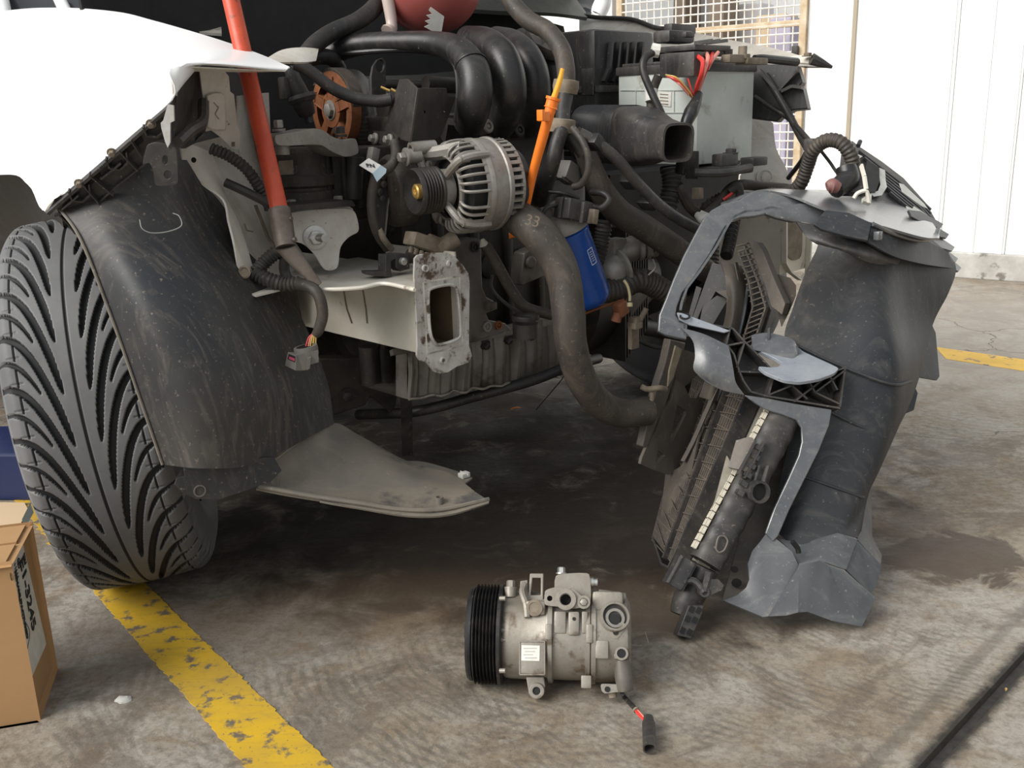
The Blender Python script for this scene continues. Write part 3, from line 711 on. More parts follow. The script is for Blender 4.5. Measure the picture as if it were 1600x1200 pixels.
# edge bead
bm = NB(); tube(bm, [W(86, 318, 1.333), W(125, 372, 1.298), W(172, 490, 1.278), W(215, 612, 1.268), W(254, 726, 1.268)], .0022, 8, 6); obj('edge_bead', bm, M['tray'], liner)
rows = [[(427, 722, 1.335), (470, 690, 1.40), (520, 661, 1.46), (565, 682, 1.47), (640, 722, 1.47), (700, 737, 1.46)],
        [(415, 745, 1.325), (470, 728, 1.37), (530, 712, 1.41), (590, 720, 1.42), (660, 744, 1.42), (722, 752, 1.43)],
        [(405, 757, 1.312), (480, 762, 1.335), (560, 772, 1.345), (630, 775, 1.36), (690, 773, 1.37), (745, 770, 1.38)],
        [(400, 764, 1.305), (480, 778, 1.308), (560, 789, 1.31), (625, 799, 1.32), (690, 799, 1.33), (764, 782, 1.36)]]
bm = NB(); patch(bm, rows, 6, .003); tray = obj('undertray', bm, M['tray'], car, label='muddy grey plastic undertray corner')
bm = NB(); patch(bm, [[(500, 781, 1.308), (560, 787, 1.307), (625, 796, 1.315), (690, 797, 1.325), (764, 779, 1.352)], [(500, 782, 1.30), (560, 794, 1.30), (640, 806, 1.305), (700, 804, 1.315), (764, 786, 1.345)]], 5, .003)
tube(bm, [W(405, 760, 1.308), W(480, 774, 1.305), W(560, 786, 1.305), W(625, 796, 1.312), W(690, 796, 1.322), W(764, 780, 1.352)], .0035, 8, 5)
obj('front_lip', bm, M['tray'], tray)
tpz = W(700, 740, 1.455)
bm = NB(); patch(bm, [[(632, 720, 1.475), (665, 722, 1.50), (720, 738, 1.48), (738, 746, 1.46)], [(640, 726, 1.46), (680, 740, 1.45), (715, 750, 1.44), (724, 757, 1.43)]], 4, .003); obj('rear_tab', bm, M['tray'], tray)
for x, y, Y in ((431, 757, 1.325), (687, 790, 1.35)):
    bm = NB(); b0 = W(x, y, Y); lathe(bm, [(.0068, -.004), (.0062, .014), (.0045, .014), (.0045, .006)], b0, ZV, 16); obj('stud', bm, M['tray'], tray)
bm = NB(); b0 = W(688, 776, 1.40); lathe(bm, [(.012, 0), (.012, .0015), (.010, .0015), (.006, .0015), (.006, .003), (.003, .003)], b0, ZV+V3((0, -.3, 0)), 20); obj('push_clip', bm, M['tray'], tray)
bm = NB(); box(bm, W(725, 742, 1.458), (.016, .012, .008), RC, .001); wallstrip(bm, [W(719, 741, 1.455)+ZV*.002, W(732, 745, 1.455)+ZV*.002], ZV, .004, .002); obj('clip', bm, M['kerb'], tray)

# ---- left chassis rail, flange, mount bracket ----
V0 = VP(0)
bm = NB()
rc = uv(V0(693, 492)); uc, zc = rc[0], rc[2]
hu, hz = .037, .056
# hollow rail: four walls
for du, dz, su, sz in ((-hu, 0, .003, 2*hz), (hu, 0, .003, 2*hz), (0, hz, 2*hu, .003), (0, -hz, 2*hu, .003)):
    box(bm, c3(uc+du, -.30, zc+dz), (su, .60, sz), RC)
rail = obj('chassis_rail', bm, M['rail'], car, smooth=False, label='dirty white box-section chassis rail')
bm = NB()
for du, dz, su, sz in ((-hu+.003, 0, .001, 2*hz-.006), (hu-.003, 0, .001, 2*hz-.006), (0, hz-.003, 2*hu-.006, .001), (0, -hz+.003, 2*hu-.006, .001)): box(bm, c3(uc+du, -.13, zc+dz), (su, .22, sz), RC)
obj('rail_inside', bm, M['rust_dark'], rail, smooth=False); bm = NB(); box(bm, c3(uc, -.10, zc), (2*hu-.006, .003, 2*hz-.006), RC); obj('rail_dark_end', bm, M['fitting_black'], rail)  # near-black plate closing the rail to make its hole dark
bm = NB()
FO = [(648, 404), (652, 399), (668, 395), (700, 395), (711, 401), (722, 412), (732, 427), (734, 440), (733, 540), (738, 556), (732, 567), (714, 573), (700, 582), (688, 584), (678, 581), (671, 572), (664, 566), (655, 563), (651, 556), (652, 540), (651, 500), (647, 430)]
HO = [(668, 458), (672, 450), (700, 444), (710, 446), (715, 456), (720, 518), (717, 530), (686, 540), (678, 536), (671, 520)]
cplate(bm, FO, V0, .0035, [HO, circ(663, 419, 3.5, 12, 4.5), circ(701, 412, 3.5, 12, 5), circ(691, 563, 3.5, 12, 5), circ(682, 416, 2, 8, 5)])
fl_ = obj('crash_flange', bm, M['flange'], rail, bev=.0006, label='scraped end flange with rectangular hole')
for (x, y) in ((663, 419), (701, 412), (691, 563)):
    bm = NB(); lathe(bm, [(.0058, 0), (.0058, .004), (.0036, .004), (.0036, 0)], V0(x, y), FV, 18, cap=(False, False)); obj('weld_nut', bm, M['flange'], rail)
# rolled inner edge of the hole
bm = NB(); P = [V0(x, y, .001) for x, y in rpoly(HO, .25)]; tube(bm, P+[P[0]], .0028, 6, 2); obj('hole_rim', bm, M['flange'], rail)
for x0, x1 in ((540, 552), (570, 576)):
    bm = NB()   # rust runs in the seams of the outer face
    PU = UP(uc-hu-.0026); wallstrip(bm, [PU(x0-3, 452), PU(x0+2, 482), PU(x1-2, 505)], -LV, .0012, .0022); obj('seam', bm, M['grime'], rail)
# top plate of the rail with dirt
zt = zc+hz
def ZPl(z): return Plane((0, 0, z), ZV)
PT = ZPl(zt+.004)
bm = NB(); cplate(bm, [(648, 448), (600, 442), (566, 450), (500, 452), (450, 449), (400, 461), (372, 452), (380, 425), (440, 408), (520, 408), (560, 402), (648, 416)], PT, .003)
obj('rail_top_plate', bm, M['white_inner'], rail)
bm = NB(); tube(bm, [PT(648, 453, .001), PT(600, 443, .003), PT(562, 450, .001), PT(508, 452, .001), PT(448, 448, .001)], .003, 8, 5); obj('top_edge', bm, M['rail'], rail)
bm = NB(); wallstrip(bm, [c3(uc+hu+.01, -.02, zt), c3(uc+hu+.01, -.20, zt)], ZV, .035, .003)
obj('inner_flange', bm, M['white_inner'], rail)
# mount bracket with stud
VB = Plane(c3(uc-.01, -.125, 0), FV*.9-LV*.35)
bm = NB(); cplate(bm, rpoly([(440, 331), (540, 324), (556, 330), (563, 362), (545, 370), (531, 386), (529, 421), (507, 424), (492, 398), (474, 380), (440, 374)], .2), VB, .005)
mb = obj('mount_bracket', bm, M['white_inner'], car, bev=.001, label='white pressed bracket with threaded stud')
bm = NB(); cplate(bm, rpoly([(440, 331), (480, 322), (540, 318), (556, 330)], .1), VB, .004, h=-.006); obj('bracket_fold', bm, M['white_inner'], mb)
bm = NB(); p = VB(492, 371); lathe(bm, [(.019, 0), (.019, .003), (.015, .004)], p, VB.n, 24); hexbolt(bm, p+VB.n*.003, VB.n, .012, .010, False); obj('nut', bm, M['bright_metal'], mb)
bm = NB(); d = (VB.n+LV*.25+ZV*.05).normalized(); tube(bm, [p+d*.002, p+d*.034], .0062, 12, 20, corr(.0022, .08)); obj('stud', bm, M['bright_metal'], mb)

# ---- inner panels left of the rail ----
bm = NB()
patch(bm, [[(282, 228, 1.47), (300, 226, 1.49), (330, 238, 1.52)], [(290, 262, 1.46), (318, 262, 1.48), (345, 272, 1.52)], [(318, 287, 1.45), (340, 300, 1.46), (356, 312, 1.50)],
           [(350, 312, 1.44), (360, 335, 1.45), (372, 345, 1.48)], [(358, 345, 1.43), (368, 365, 1.44), (386, 385, 1.46)], [(366, 378, 1.42), (378, 400, 1.43), (393, 410, 1.45)], [(374, 425, 1.41), (386, 430, 1.42), (401, 436, 1.44)], [(384, 455, 1.41), (392, 460, 1.415), (403, 463, 1.43)]], 5, .003)
fr = obj('inner_wing_edge', bm, M['rail'], car, label='rust-edged flange of the inner wing')
bm = NB(); p = W(383, 425, 1.405); lathe(bm, [(.008, -.002), (.0095, .002), (.007, .003), (.005, .001)], p, V3((-.2, -1, .1)), 18); obj('grommet', bm, M['grime'], fr)
bm = NB(); p = W(389, 448, 1.405); lathe(bm, [(.003, 0), (.003, .001)], p, V3((-.2, -1, .1)), 10); obj('bolt_hole', bm, M['fitting_black'], fr)
bm = NB(); p = W(303, 250, 1.455); lathe(bm, [(.004, 0), (.004, .001)], p, V3((-.2, -1, .1)), 10); obj('bolt_hole', bm, M['fitting_black'], fr)
bm = NB()
patch(bm, [[(296, 226, 1.50), (345, 214, 1.56), (372, 206, 1.62)], [(335, 262, 1.53), (380, 270, 1.60), (420, 262, 1.68)], [(362, 330, 1.50), (400, 335, 1.57), (440, 330, 1.66)],
           [(380, 385, 1.50), (410, 385, 1.56), (445, 378, 1.64)], [(398, 432, 1.49), (430, 430, 1.55), (462, 425, 1.60)]], 5, .003)
iw = obj('inner_wing', bm, M['white_inner'], car, label='dusty white inner wing panel')
bm = NB(); wallstrip(bm, [W(400, 320, 1.54), W(412, 350, 1.545), W(420, 372, 1.55), W(432, 386, 1.55)], V3((-.3, -1, 0)), .004, .004); obj('seam', bm, M['grime'], iw); bm = NB()
wallstrip(bm, [W(382, 349, 1.50), W(386, 360, 1.50), W(396, 362, 1.51)], V3((-.3, -1, 0)), .002, .002); obj('seam', bm, M['grime'], iw)
# headlamp support, stepped beige pressing and dark recess
hp_ = pl3((315, 115, 1.46), (372, 150, 1.50), (372, 235, 1.52))
bm = NB(); cplate(bm, [(312, 112), (352, 112), (358, 120), (360, 143), (366, 148), (372, 198), (376, 204), (375, 234), (362, 233), (344, 214), (330, 204), (320, 206), (318, 160), (314, 130)], hp_, .004)
hs = obj('headlamp_support', bm, M['white_inner'], car, bev=.0008, label='beige pressed headlamp support')
bm = NB(); cplate(bm, [(333, 146), (348, 146), (352, 152), (354, 204), (335, 204), (324, 200), (323, 150)], hp_, .006, h=.007); obj('raised_pad', bm, M['white_inner'], hs, bev=.002)
bm = NB(); wallstrip(bm, [hp_(334, 160, .007), hp_(341, 168, .007), hp_(336, 178, .007), hp_(342, 186, .007)], hp_.n, .001, .0012); cplate(bm, [(362, 222), (367, 222), (367, 229), (362, 229)], hp_, .001, h=.001); obj('seam', bm, M['grime'], hs)
bm = NB()
patch(bm, [[(276, 108, 1.35), (300, 110, 1.45), (330, 112, 1.50)], [(276, 150, 1.35), (298, 155, 1.45), (322, 160, 1.50)], [(275, 190, 1.34), (296, 200, 1.44), (322, 200, 1.48)], [(272, 222, 1.33), (290, 232, 1.42), (318, 208, 1.46)]], 4, .003)
obj('headlamp_recess', bm, M['dusty_plastic'], car)
bm = NB(); tube(bm, [W(278, 222, 1.33), W(296, 205, 1.36), (W(316, 190, 1.42)), W(318, 160, 1.46)], .008, 8, 6); obj('recess_edge', bm, M['dusty_plastic'], car)
bm = NB(); patch(bm, [[(372, 150, 1.60), (420, 145, 1.68)], [(374, 235, 1.60), (424, 230, 1.68)], [(400, 330, 1.60), (430, 335, 1.66)]], 4, .003); obj('inner_wing', bm, M['white_inner'], car)

# ---- red bar ----
rb = root('pry_bar', W(470, 420, 1.40), 'long red painted steel bar with bare flattened tip leaning in the engine bay', 'pry bar')
pt = [W(352, -40, 1.60), W(378, 70, 1.585), W(405, 200, 1.54), W(437, 331, 1.435)]
bm = NB(); tube(bm, [pt[0]+(pt[0]-pt[3])*.5]+[pt[0], pt[3]], .0135, 8, 1, smooth=False); obj('shaft', bm, M['red_bar'], rb, smooth=50)
e_ = (pt[3]-pt[0]).normalized()
bm = NB(); a = pt[3]-e_*.004; b_ = W(447, 386, 1.415); tube(bm, [a, a+(b_-a)*.4, b_], [.0165, .0165, .015], 12, 3, smooth=False)
fl2 = W(498, 446, 1.40)
loft(bm, [(b_, (b_-a).cross(V3((0, 1, 0))).normalized(), V3((0, 1, .2)).normalized(), .015, .014), (b_+(fl2-b_)*.35, V3((.8, .1, .6)).normalized(), V3((0, 1, .2)).normalized(), .012, .008), (b_+(fl2-b_)*.7, V3((.8, .1, .6)).normalized(), V3((0, 1, .2)).normalized(), .0085, .004), (fl2, V3((.8, .1, .6)).normalized(), V3((0, 1, .2)).normalized(), .006, .0018)], 16, 2.4)
obj('tip', bm, M['steel_tip'], rb)
for t in (.25, .8):
    bm = NB(); p = a+(b_-a)*t+V3((.014, -.006, 0)); lathe(bm, [(.0035, 0), (.0035, .004)], p, V3((1, -.3, .2)), 10); obj('rivet', bm, M['steel_tip'], rb)
# ================= engine bay =================
def mm(px, Y): return px*Y*.645e-3        # image pixels -> metres at world depth Y
# near-black shell behind the engine, the bay's shade put into its colour
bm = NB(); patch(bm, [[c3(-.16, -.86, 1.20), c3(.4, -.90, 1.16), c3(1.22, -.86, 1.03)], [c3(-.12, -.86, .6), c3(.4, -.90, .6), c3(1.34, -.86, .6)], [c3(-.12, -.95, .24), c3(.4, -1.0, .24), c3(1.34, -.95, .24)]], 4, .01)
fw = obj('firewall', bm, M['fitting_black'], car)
bm = NB(); patch(bm, [[c3(-.22, -.80, 1.10), c3(.5, -.84, 1.12), c3(1.24, -.80, 1.10)], [c3(-.20, -.55, 1.5), c3(.5, -.58, 1.55), c3(1.22, -.55, 1.5)], [c3(-.12, -.32, 1.84), c3(.5, -.30, 1.9), c3(1.14, -.32, 1.84)]], 5, .02); obj('added_shade_bonnet', bm, M['white_paint'], car)  # unseen bonnet, added to shade the engine bay from above
bm = NB(); patch(bm, [[c3(-.3, -.95, .24), c3(1.3, -.95, .24)], [c3(-.3, -1.8, .20), c3(1.3, -1.8, .20)], [c3(-.3, -3.0, .20), c3(1.3, -3.0, .20)]], 3, .02)
obj('underbody', bm, M['dark_steel'], car)
bm = NB(); patch(bm, [[c3(-.10, -.85, .95), c3(-.13, -.5, .93), c3(-.14, -.28, .86)], [c3(-.09, -.85, .6), c3(-.10, -.5, .6), c3(-.09, -.3, .62)], [c3(-.08, -.85, .42), c3(-.08, -.55, .42), c3(-.06, -.32, .46)]], 4, .006)
obj('inner_wing', bm, M['dark_steel'], car)
# engine block and gearbox as one dark casting with bosses
bm = NB(); box(bm, c3(.34, -.33, .50), (.46, .26, .34), RC, .02); box(bm, c3(.34, -.36, .72), (.44, .22, .16), RC, .015)
for k in range(5): box(bm, c3(.16+.085*k, -.195, .50), (.016, .02, .28), RC, .004)
for k in range(4): lathe(bm, [(.024, 0), (.024, .012), (.018, .016)], c3(.20+.085*k, -.205, .52), FV, 20)
eng = obj('engine_block', bm, M['dark_steel'], car)
bm = NB(); lathe(bm, [(.12, 0), (.15, .04), (.15, .16), (.11, .26), (.07, .36)], c3(.58, -.36, .40), LV, 28)
for k in range(10): box(bm, c3(.70+.015*k, -.36+.0, .40), (.005, .31-.01*k, .30-.01*k), RC, .002)
obj('gearbox', bm, M['dark_steel'], car)
bm = NB(); patch(bm, [[c3(-.05, -.50, .34), c3(.4, -.52, .33), c3(1.1, -.5, .34)], [c3(-.05, -.64, .28), c3(.4, -.66, .27), c3(1.1, -.64, .28)]], 3, .04); obj('subframe', bm, M['dark_steel'], car)

# ribbed oil pan: wavy front face between traced top and bottom edges
PV = VP(-.10)
bm = NB(); tp, bt = [], []
n = 120
for i in range(n+1):
    t = i/n; x = 636+(886-636)*t
    d = .006*(1 if (sin(t*2*pi*9) > 0) else -1)*min(1, abs(sin(t*2*pi*9))*2.2)+.004*sin(t*2*pi*21)
    off = FV*d
    yb = 623-(x-640)*.155+1.2*sin(t*40)
    tp.append(PV(x, 545-(x-612)*.20+ (0 if x > 650 else (650-x)*.2))+off); bt.append(PV(x, yb)+off*.4)
mid = [a*.5+b_*.5+FV*.004 for a, b_ in zip(tp, bt)]
for r0, r1 in ((tp, mid), (mid, bt)):
    for i in range(n):
        vs = [bm.verts.new(p) for p in (r0[i], r0[i+1], r1[i+1], r1[i])]; bm.faces.new(vs)
for i in range(n):
    vs = [bm.verts.new(p) for p in (bt[i], bt[i+1], bt[i+1]-FV*.12, bt[i]-FV*.12)]; bm.faces.new(vs)
for e0, e1 in ((tp[0], bt[0]), (tp[-1], bt[-1])):
    vs = [bm.verts.new(p) for p in (e0, e1, e1-FV*.03, e0-FV*.03)]; bm.faces.new(vs)
box(bm, c3(.28, -.22, .36), (.0001, .0001, .0001), RC) if 0 else None
pan = obj('oil_pan', bm, M['alu_dirty'], car, label='ribbed cast aluminium oil pan', smooth=50)
bm = NB(); P = [p+FV*.004+ZV*.002*sin(i*1.3) for i, p in enumerate(bt[::3])]; tube(bm, P, .0022, 6, 2); obj('gasket_bead', bm, M['alu_comp'], pan)
bm = NB(); patch(bm, [[PV(612, 545)+FV*.002, PV(740, 520)+FV*.006, PV(886, 480)+FV*.004], [PV(612, 553)+FV*.006, PV(740, 533)+FV*.010, PV(886, 500)+FV*.008]], 4, .01); obj('pan_flange', bm, M['alu_dirty'], pan)
for x, y in ((752, 531), (787, 523), (823, 517)):
    bm = NB(); hexbolt(bm, PV(x, y+6)+FV*.010, (FV-ZV*.6), .007, .008); obj('pan_bolt', bm, M['dark_steel'], pan)
# aluminium front plate right of the flange
bm = NB(); P9 = VP(-.09)
cplate(bm, [(690, 380), (748, 372), (752, 380), (754, 450), (760, 464), (772, 470), (775, 484), (760, 490), (764, 500), (790, 505), (800, 515), (740, 535), (690, 545)], P9, .03)
ap = obj('engine_front_plate', bm, M['alu_dirty'], car, bev=.002)
for x, y, r, nm, m_ in ((741, 386, .009, 'bolt', 'dark_steel'), (760, 510, .0095, 'bolt', 'alu'), (778, 508, .008, 'bolt', 'rust')):
    bm = NB(); lathe(bm, [(r, 0), (r, .004), (r*.62, .004), (r*.62, .001), (r*.3, .001), (r*.3, .003)], P9(x, y, .001), FV, 20); obj(nm, bm, M[m_], ap)
bm = NB(); box(bm, P9(766, 478, .006), (.02, .016, .014), RC, .003); lathe(bm, [(.004, 0), (.004, .001)], P9(768, 479, .015), FV, 12); obj('lug', bm, M['alu_dirty'], ap)
bm = NB(); tube(bm, [W(560, 648, 1.80), W(650, 643, 1.72), W(740, 620, 1.72), W(830, 595, 1.74), W(890, 572, 1.78), W(935, 560, 1.9)], .010, 12, 6); obj('lower_pipe', bm, M['rubber'], car)
# dark shapes below the rail: pulley, bracket, hanging belt
bm = NB(); lathe(bm, [(.070, 0), (.066, .006), (.072, .012), (.072, .018), (.066, .022), (.072, .026), (.066, .030), (.072, .034), (.05, .034)], W(556, 520, 1.74), LV, 40); lathe(bm, [(.03, -.01), (.05, .002)], W(556, 520, 1.74), LV, 30); obj('crank_pulley', bm, M['dark_steel'], car)
bm = NB(); q = pl3((520, 600, 1.66), (600, 600, 1.72), (560, 660, 1.70))
cplate(bm, [(495, 560), (612, 560), (625, 600), (615, 650), (590, 628), (586, 622), (578, 622), (570, 634), (545, 642), (520, 650), (505, 640)], q, .02); cb_ = obj('control_arm_bracket', bm, M['dark_steel'], car, bev=.003)
bm = NB(); hexbolt(bm, q(541, 618, .001), q.n, .010, .008); obj('bolt', bm, M['dark_steel'], cb_)
bm = NB(); lathe(bm, [(.022, 0), (.022, .07)], q(600, 600, .0), V3((0, 0, 1)), 20); lathe(bm, [(.018, 0), (.018, .07)], q(580, 600, .01), V3((0, 0, 1)), 20); obj('bush', bm, M['dark_steel'], cb_)
bm = NB(); Pb = [W(628, 525, 1.62), W(633, 600, 1.66), W(636, 660, 1.70), W(637, 712, 1.74)]
bt_ = crv(Pb, 6); lo, hi = [p-V3((.010, 0, 0)) for p in bt_], [p+V3((.010, .004, 0)) for p in bt_]
for i in range(len(bt_)-1):
    for o_ in (0, -.0035):
        bm.faces.new([bm.verts.new(p+V3((0, o_, 0))) for p in (lo[i], hi[i], hi[i+1], lo[i+1])])
    for side_ in (lo, hi): bm.faces.new([bm.verts.new(p) for p in (side_[i], side_[i+1], side_[i+1]-V3((0, .0035, 0)), side_[i]-V3((0, .0035, 0)))])
obj('drive_belt', bm, M['rubber'], car)

# ---- rubber mount, cast arm, black engine bracket ----
bm = NB(); o_ = W(478, 322, 1.66)
lathe(bm, [(.052, 0), (.056, .004), (.056, .026), (.052, .028), (.052, .032), (.058, .036), (.058, .050), (.053, .054), (.050, .088), (.044, .096), (.02, .096)], o_, ZV, 36)
rm = obj('engine_mount', bm, M['dusty_rubber'], car, label='round black rubber engine mount')
bm = NB(); box(bm, W(447, 262, 1.585), (.026, .003, .022), RC, .001); obj('sticker', bm, M['grime'], rm)
text('21', W(457, 270, 1.575), LV*.75-FV*.2, ZV, .012, M['silver_plastic'], rm, 'cast_number')
bm = NB(); cplate(bm, [(444, 322), (550, 313), (556, 322), (510, 325), (446, 333)], VP(-.135), .06); obj('mount_base', bm, M['dark_steel'], rm)
bm = NB(); hexbolt(bm, W(456, 322, 1.58), ZV, .008, .009); obj('mount_bolt', bm, M['alu'], rm)
bm = NB(); hexbolt(bm, W(529, 316, 1.62), ZV, .008, .009); obj('mount_bolt', bm, M['alu'], rm)
va = VP(-.17)
bm = NB(); cplate(bm, rpoly([(429, 212), (442, 209), (462, 207), (490, 200), (505, 203), (520, 214), (536, 219), (557, 215), (562, 241), (540, 246), (520, 238), (504, 227), (488, 226), (432, 229)], .18), va, .05)
arm = obj('mount_arm', bm, M['alu'], car, bev=.003, label='curved cast aluminium mount arm')
for x, y in ((448, 203), (545, 212)):
    bm = NB(); p = va(x, y)-FV*.022-ZV*.002; lathe(bm, [(.010, 0), (.010, .004), (.007, .004)], p, ZV, 18); hexbolt(bm, p+ZV*.003, ZV, .0075, .012, False); obj('arm_bolt', bm, M['dark_steel' if x > 500 else 'alu'], arm)
bm = NB(); cyl(bm, va(452, 228)-FV*.02, va(453, 242)-FV*.02, .011); obj('spacer', bm, M['alu'], arm)
bm = NB(); box(bm, W(545, 285, 1.72), (.13, .10, .12), RC, .012)
for k in range(4): box(bm, W(510+24*k, 280, 1.64+.012*k), (.008, .02, .095), RC, .003)
cyl(bm, W(527, 262, 1.66), W(531, 305, 1.66), .011); cyl(bm, W(555, 245, 1.66), W(552, 310, 1.66), .016)
obj('engine_bracket', bm, M['dark_steel'], car)

# ---- timing gear, belt, cover ----
bm = NB(); sc_ = W(521, 172, 1.80); ak = LV*.92+FV*.05
R0, R1 = .066, .050
lathe(bm, [(R1, -.004), (R0, -.004), (R0, .016), (R1, .016)], sc_, ak, 48, cap=(False, False))
lathe(bm, [(.030, -.006), (.030, .008), (.018, .008), (.018, -.003)], sc_, ak, 30)
a_, b2_, k_ = frame(ak)
for k in range(5):
    t = 2*pi*k/5+.4; d = a_*cos(t)+b2_*sin(t); tt = k_.cross(d); box(bm, sc_+d*.039, (.032, .019, .010), Matrix((d, tt, k_)).transposed(), .002)
gear = obj('camshaft_gear', bm, M['rust'], car, label='rust-orange spoked timing gear')
bm = NB(); hexbolt(bm, sc_-ak*.006, -ak, .012, .008); obj('gear_bolt', bm, M['alu'], gear)
def ribbon(bm, C_, width, th, wd_):
    P = crv(C_, 8); wd_ = V3(wd_).normalized()*width/2
    for i in range(len(P)-1):
        t = (P[i+1]-P[i]).normalized(); nn = t.cross(wd_).normalized()*th
        t2 = (P[min(i+2, len(P)-1)]-P[min(i+1, len(P)-2)]).normalized(); n2 = t2.cross(wd_).normalized()*th
        a0, a1, b0, b1 = P[i]-wd_, P[i]+wd_, P[i+1]-wd_, P[i+1]+wd_
        for q in ((a0, a1, b1, b0), (a0+nn, b0+n2, b1+n2, a1+nn), (a0, b0, b0+n2, a0+nn), (a1, a1+nn, b1+n2, b1)): bm.faces.new([bm.verts.new(v) for v in q])
bm = NB(); ring = [sc_+(a_*cos(t)+b2_*sin(t))*(R0+.002)+k_*.012 for t in [pi*(1.0-.12*i) for i in range(0, 9)]]
def cpt(t): return sc_+(a_*cos(t)+b2_*sin(t))*(R0+.003)+k_*.008
top = sorted([cpt(t) for t in [2*pi*i/24 for i in range(24)]], key=lambda p: p.z)
ang0 = [t for t in [2*pi*i/40 for i in range(40)]]
# belt passes over the top of the gear and down its far side
far = [t for t in ang0]
sgn = 1 if cpt(0).dot(V3((1, 0, 0))) > sc_.dot(V3((1, 0, 0))) else -1
arc = [cpt(t) for t in ([pi/2+sgn*.9, pi/2+sgn*.45, pi/2, pi/2-sgn*.45, pi/2-sgn*.9, pi/2-sgn*1.3] if True else [])]
if arc[-1].x < arc[0].x: arc = arc[::-1]
dn_ = W(572, 240, 1.80)
ribbon(bm, arc+[arc[-1]*.5+dn_*.5+V3((-.002, 0, 0)), dn_, W(578, 300, 1.8)], .024, .003, k_)
P = crv(arc+[arc[-1]*.5+dn_*.5, dn_], 14)
for i in range(2, len(P)-1, 2):
    t = (P[i+1]-P[i-1]).normalized(); box(bm, P[i], (.003, .0235, .006), Matrix((t, k_, t.cross(k_))).transposed())
obj('timing_belt', bm, M['dusty_rubber'], gear, label='toothed timing belt')
bm = NB(); patch(bm, [[W(540, 108, 1.88), W(560, 110, 1.90), W(576, 124, 1.92)], [W(552, 122, 1.86), W(568, 135, 1.88), W(578, 148, 1.90)], [W(560, 150, 1.86), W(576, 170, 1.87), W(586, 180, 1.90)], [W(570, 190, 1.86), W(580, 210, 1.87), W(590, 230, 1.90)]], 5, .004)
obj('belt_cover', bm, M['dusty_plastic'], car)
bm = NB(); pe = pl3((592, 100, 1.72), (604, 150, 1.72), (585, 150, 1.70))
cplate(bm, [(581, 150), (580, 120), (583, 103), (590, 93), (598, 90), (603, 96), (603, 150), (596, 158), (586, 158)], pe, .005, [circ(594, 103, 6.5, 16, 10)])
obj('lifting_eye', bm, M['dark_steel'], car, bev=.0008, label='grey steel lifting eye')
bm = NB(); cyl(bm, W(595, 136, 1.70), W(609, 142, 1.70), .0022, seg=8); cyl(bm, W(611, 139, 1.70), W(618, 143, 1.70), .0022, seg=8); obj('cut_wire', bm, M['gold'], car)

# ---- folded black bracket above the alternator ----
b1 = pl3((630, 130, 1.60), (650, 130, 1.56), (620, 220, 1.58)); b2 = pl3((650, 135, 1.56), (700, 140, 1.64), (640, 220, 1.56))
bm = NB(); cplate(bm, [(624, 124), (636, 123), (652, 138), (640, 222), (612, 214), (600, 202)], b1, .004)
br = obj('accessory_bracket', bm, M['dark_steel'], car, bev=.0008, label='folded black sheet steel bracket')
bm = NB(); cplate(bm, [(652, 138), (698, 138), (699, 150), (712, 152), (700, 185), (690, 212), (668, 222), (640, 224)], b2, .004, [circ(663, 175, 2.4, 10), circ(695, 174, 2, 10)]); obj('bracket_side', bm, M['dark_steel'], br)
bm = NB(); cplate(bm, [(583, 204), (615, 206), (622, 214), (618, 228), (600, 228), (588, 222)], b1, .005, h=.004); obj('bracket_foot', bm, M['dark_steel'], br)
for x, y in ((587, 217), (610, 219)):
    bm = NB(); p = b1(x, y, .006); lathe(bm, [(.0095, 0), (.0095, .003), (.008, .004)], p, b1.n+LV*-.4, 20); hexbolt(bm, p, b1.n+LV*-.4, .0065, .010, False); obj('bracket_bolt', bm, M['alu'], br)

# ---- alternator ----
K = V3((.85, .52, .03)).normalized(); O = W(645, 300, 1.515); AA, AB, _ = frame(K)
def ap_(r, h, t): return O+K*h+(AA*cos(t)+AB*sin(t))*r
bm = NB()
lathe(bm, [(.036, 0.098), (.072, .098), (.0735, .102), (.0735, .106), (.072, .108), (.072, .128), (.071, .130), (.0735, .132), (.0735, .136), (.071, .140), (.06, .140)], O, K, 64)   # solid drum
lathe(bm, [(.046, .056), (.049, .054), (.051, .058), (.050, .062), (.046, .062)], O, K, 48, cap=(False, False))   # inner ring
lathe(bm, [(.070, .092), (.072, .092), (.072, .099), (.069, .099)], O, K, 64, cap=(False, False))
al = obj('alternator', bm, M['alu'], car, label='dusty aluminium alternator')
bm = NB()
for k in range(34):
    t = 2*pi*k/34
    if k % 9 == 0: continue
    P = [ap_(.049, .057, t), ap_(.060, .058, t+.03), ap_(.068, .066, t+.04), ap_(.0705, .080, t+.04), ap_(.0705, .096, t+.04)]
    tube(bm, P, .0026, 6, 3)
obj('vent_fins', bm, M['alu'], al)
bm = NB()
for k in range(36):
    t = 2*pi*k/36; R_ = Matrix((K, (AA*-sin(t)+AB*cos(t)), (AA*cos(t)+AB*sin(t)))).transposed()
    box(bm, ap_(.064, .149, t), (.020, .0045, .010), R_, .0008)
lathe(bm, [(.058, .157), (.068, .157), (.068, .162), (.058, .164)], O, K, 48)
obj('rear_vents', bm, M['alu'], al)
bm = NB()
for t in (.55, 2.4, 4.0, 5.4):
    P = [ap_(.026, .046, t), ap_(.048, .052, t), ap_(.066, .060, t), ap_(.073, .080, t), ap_(.074, .105, t)]
    tube(bm, P, [.006, .007, .006, .006, .0055], 8, 3)
    lathe(bm, [(.006, -.012), (.006, .004), (.003, .005)], ap_(.067, .062, t), K*-1, 12)
lathe(bm, [(.014, .034), (.027, .040), (.030, .050), (.030, .060)], O, K, 32)
obj('front_arm', bm, M['alu'], al)
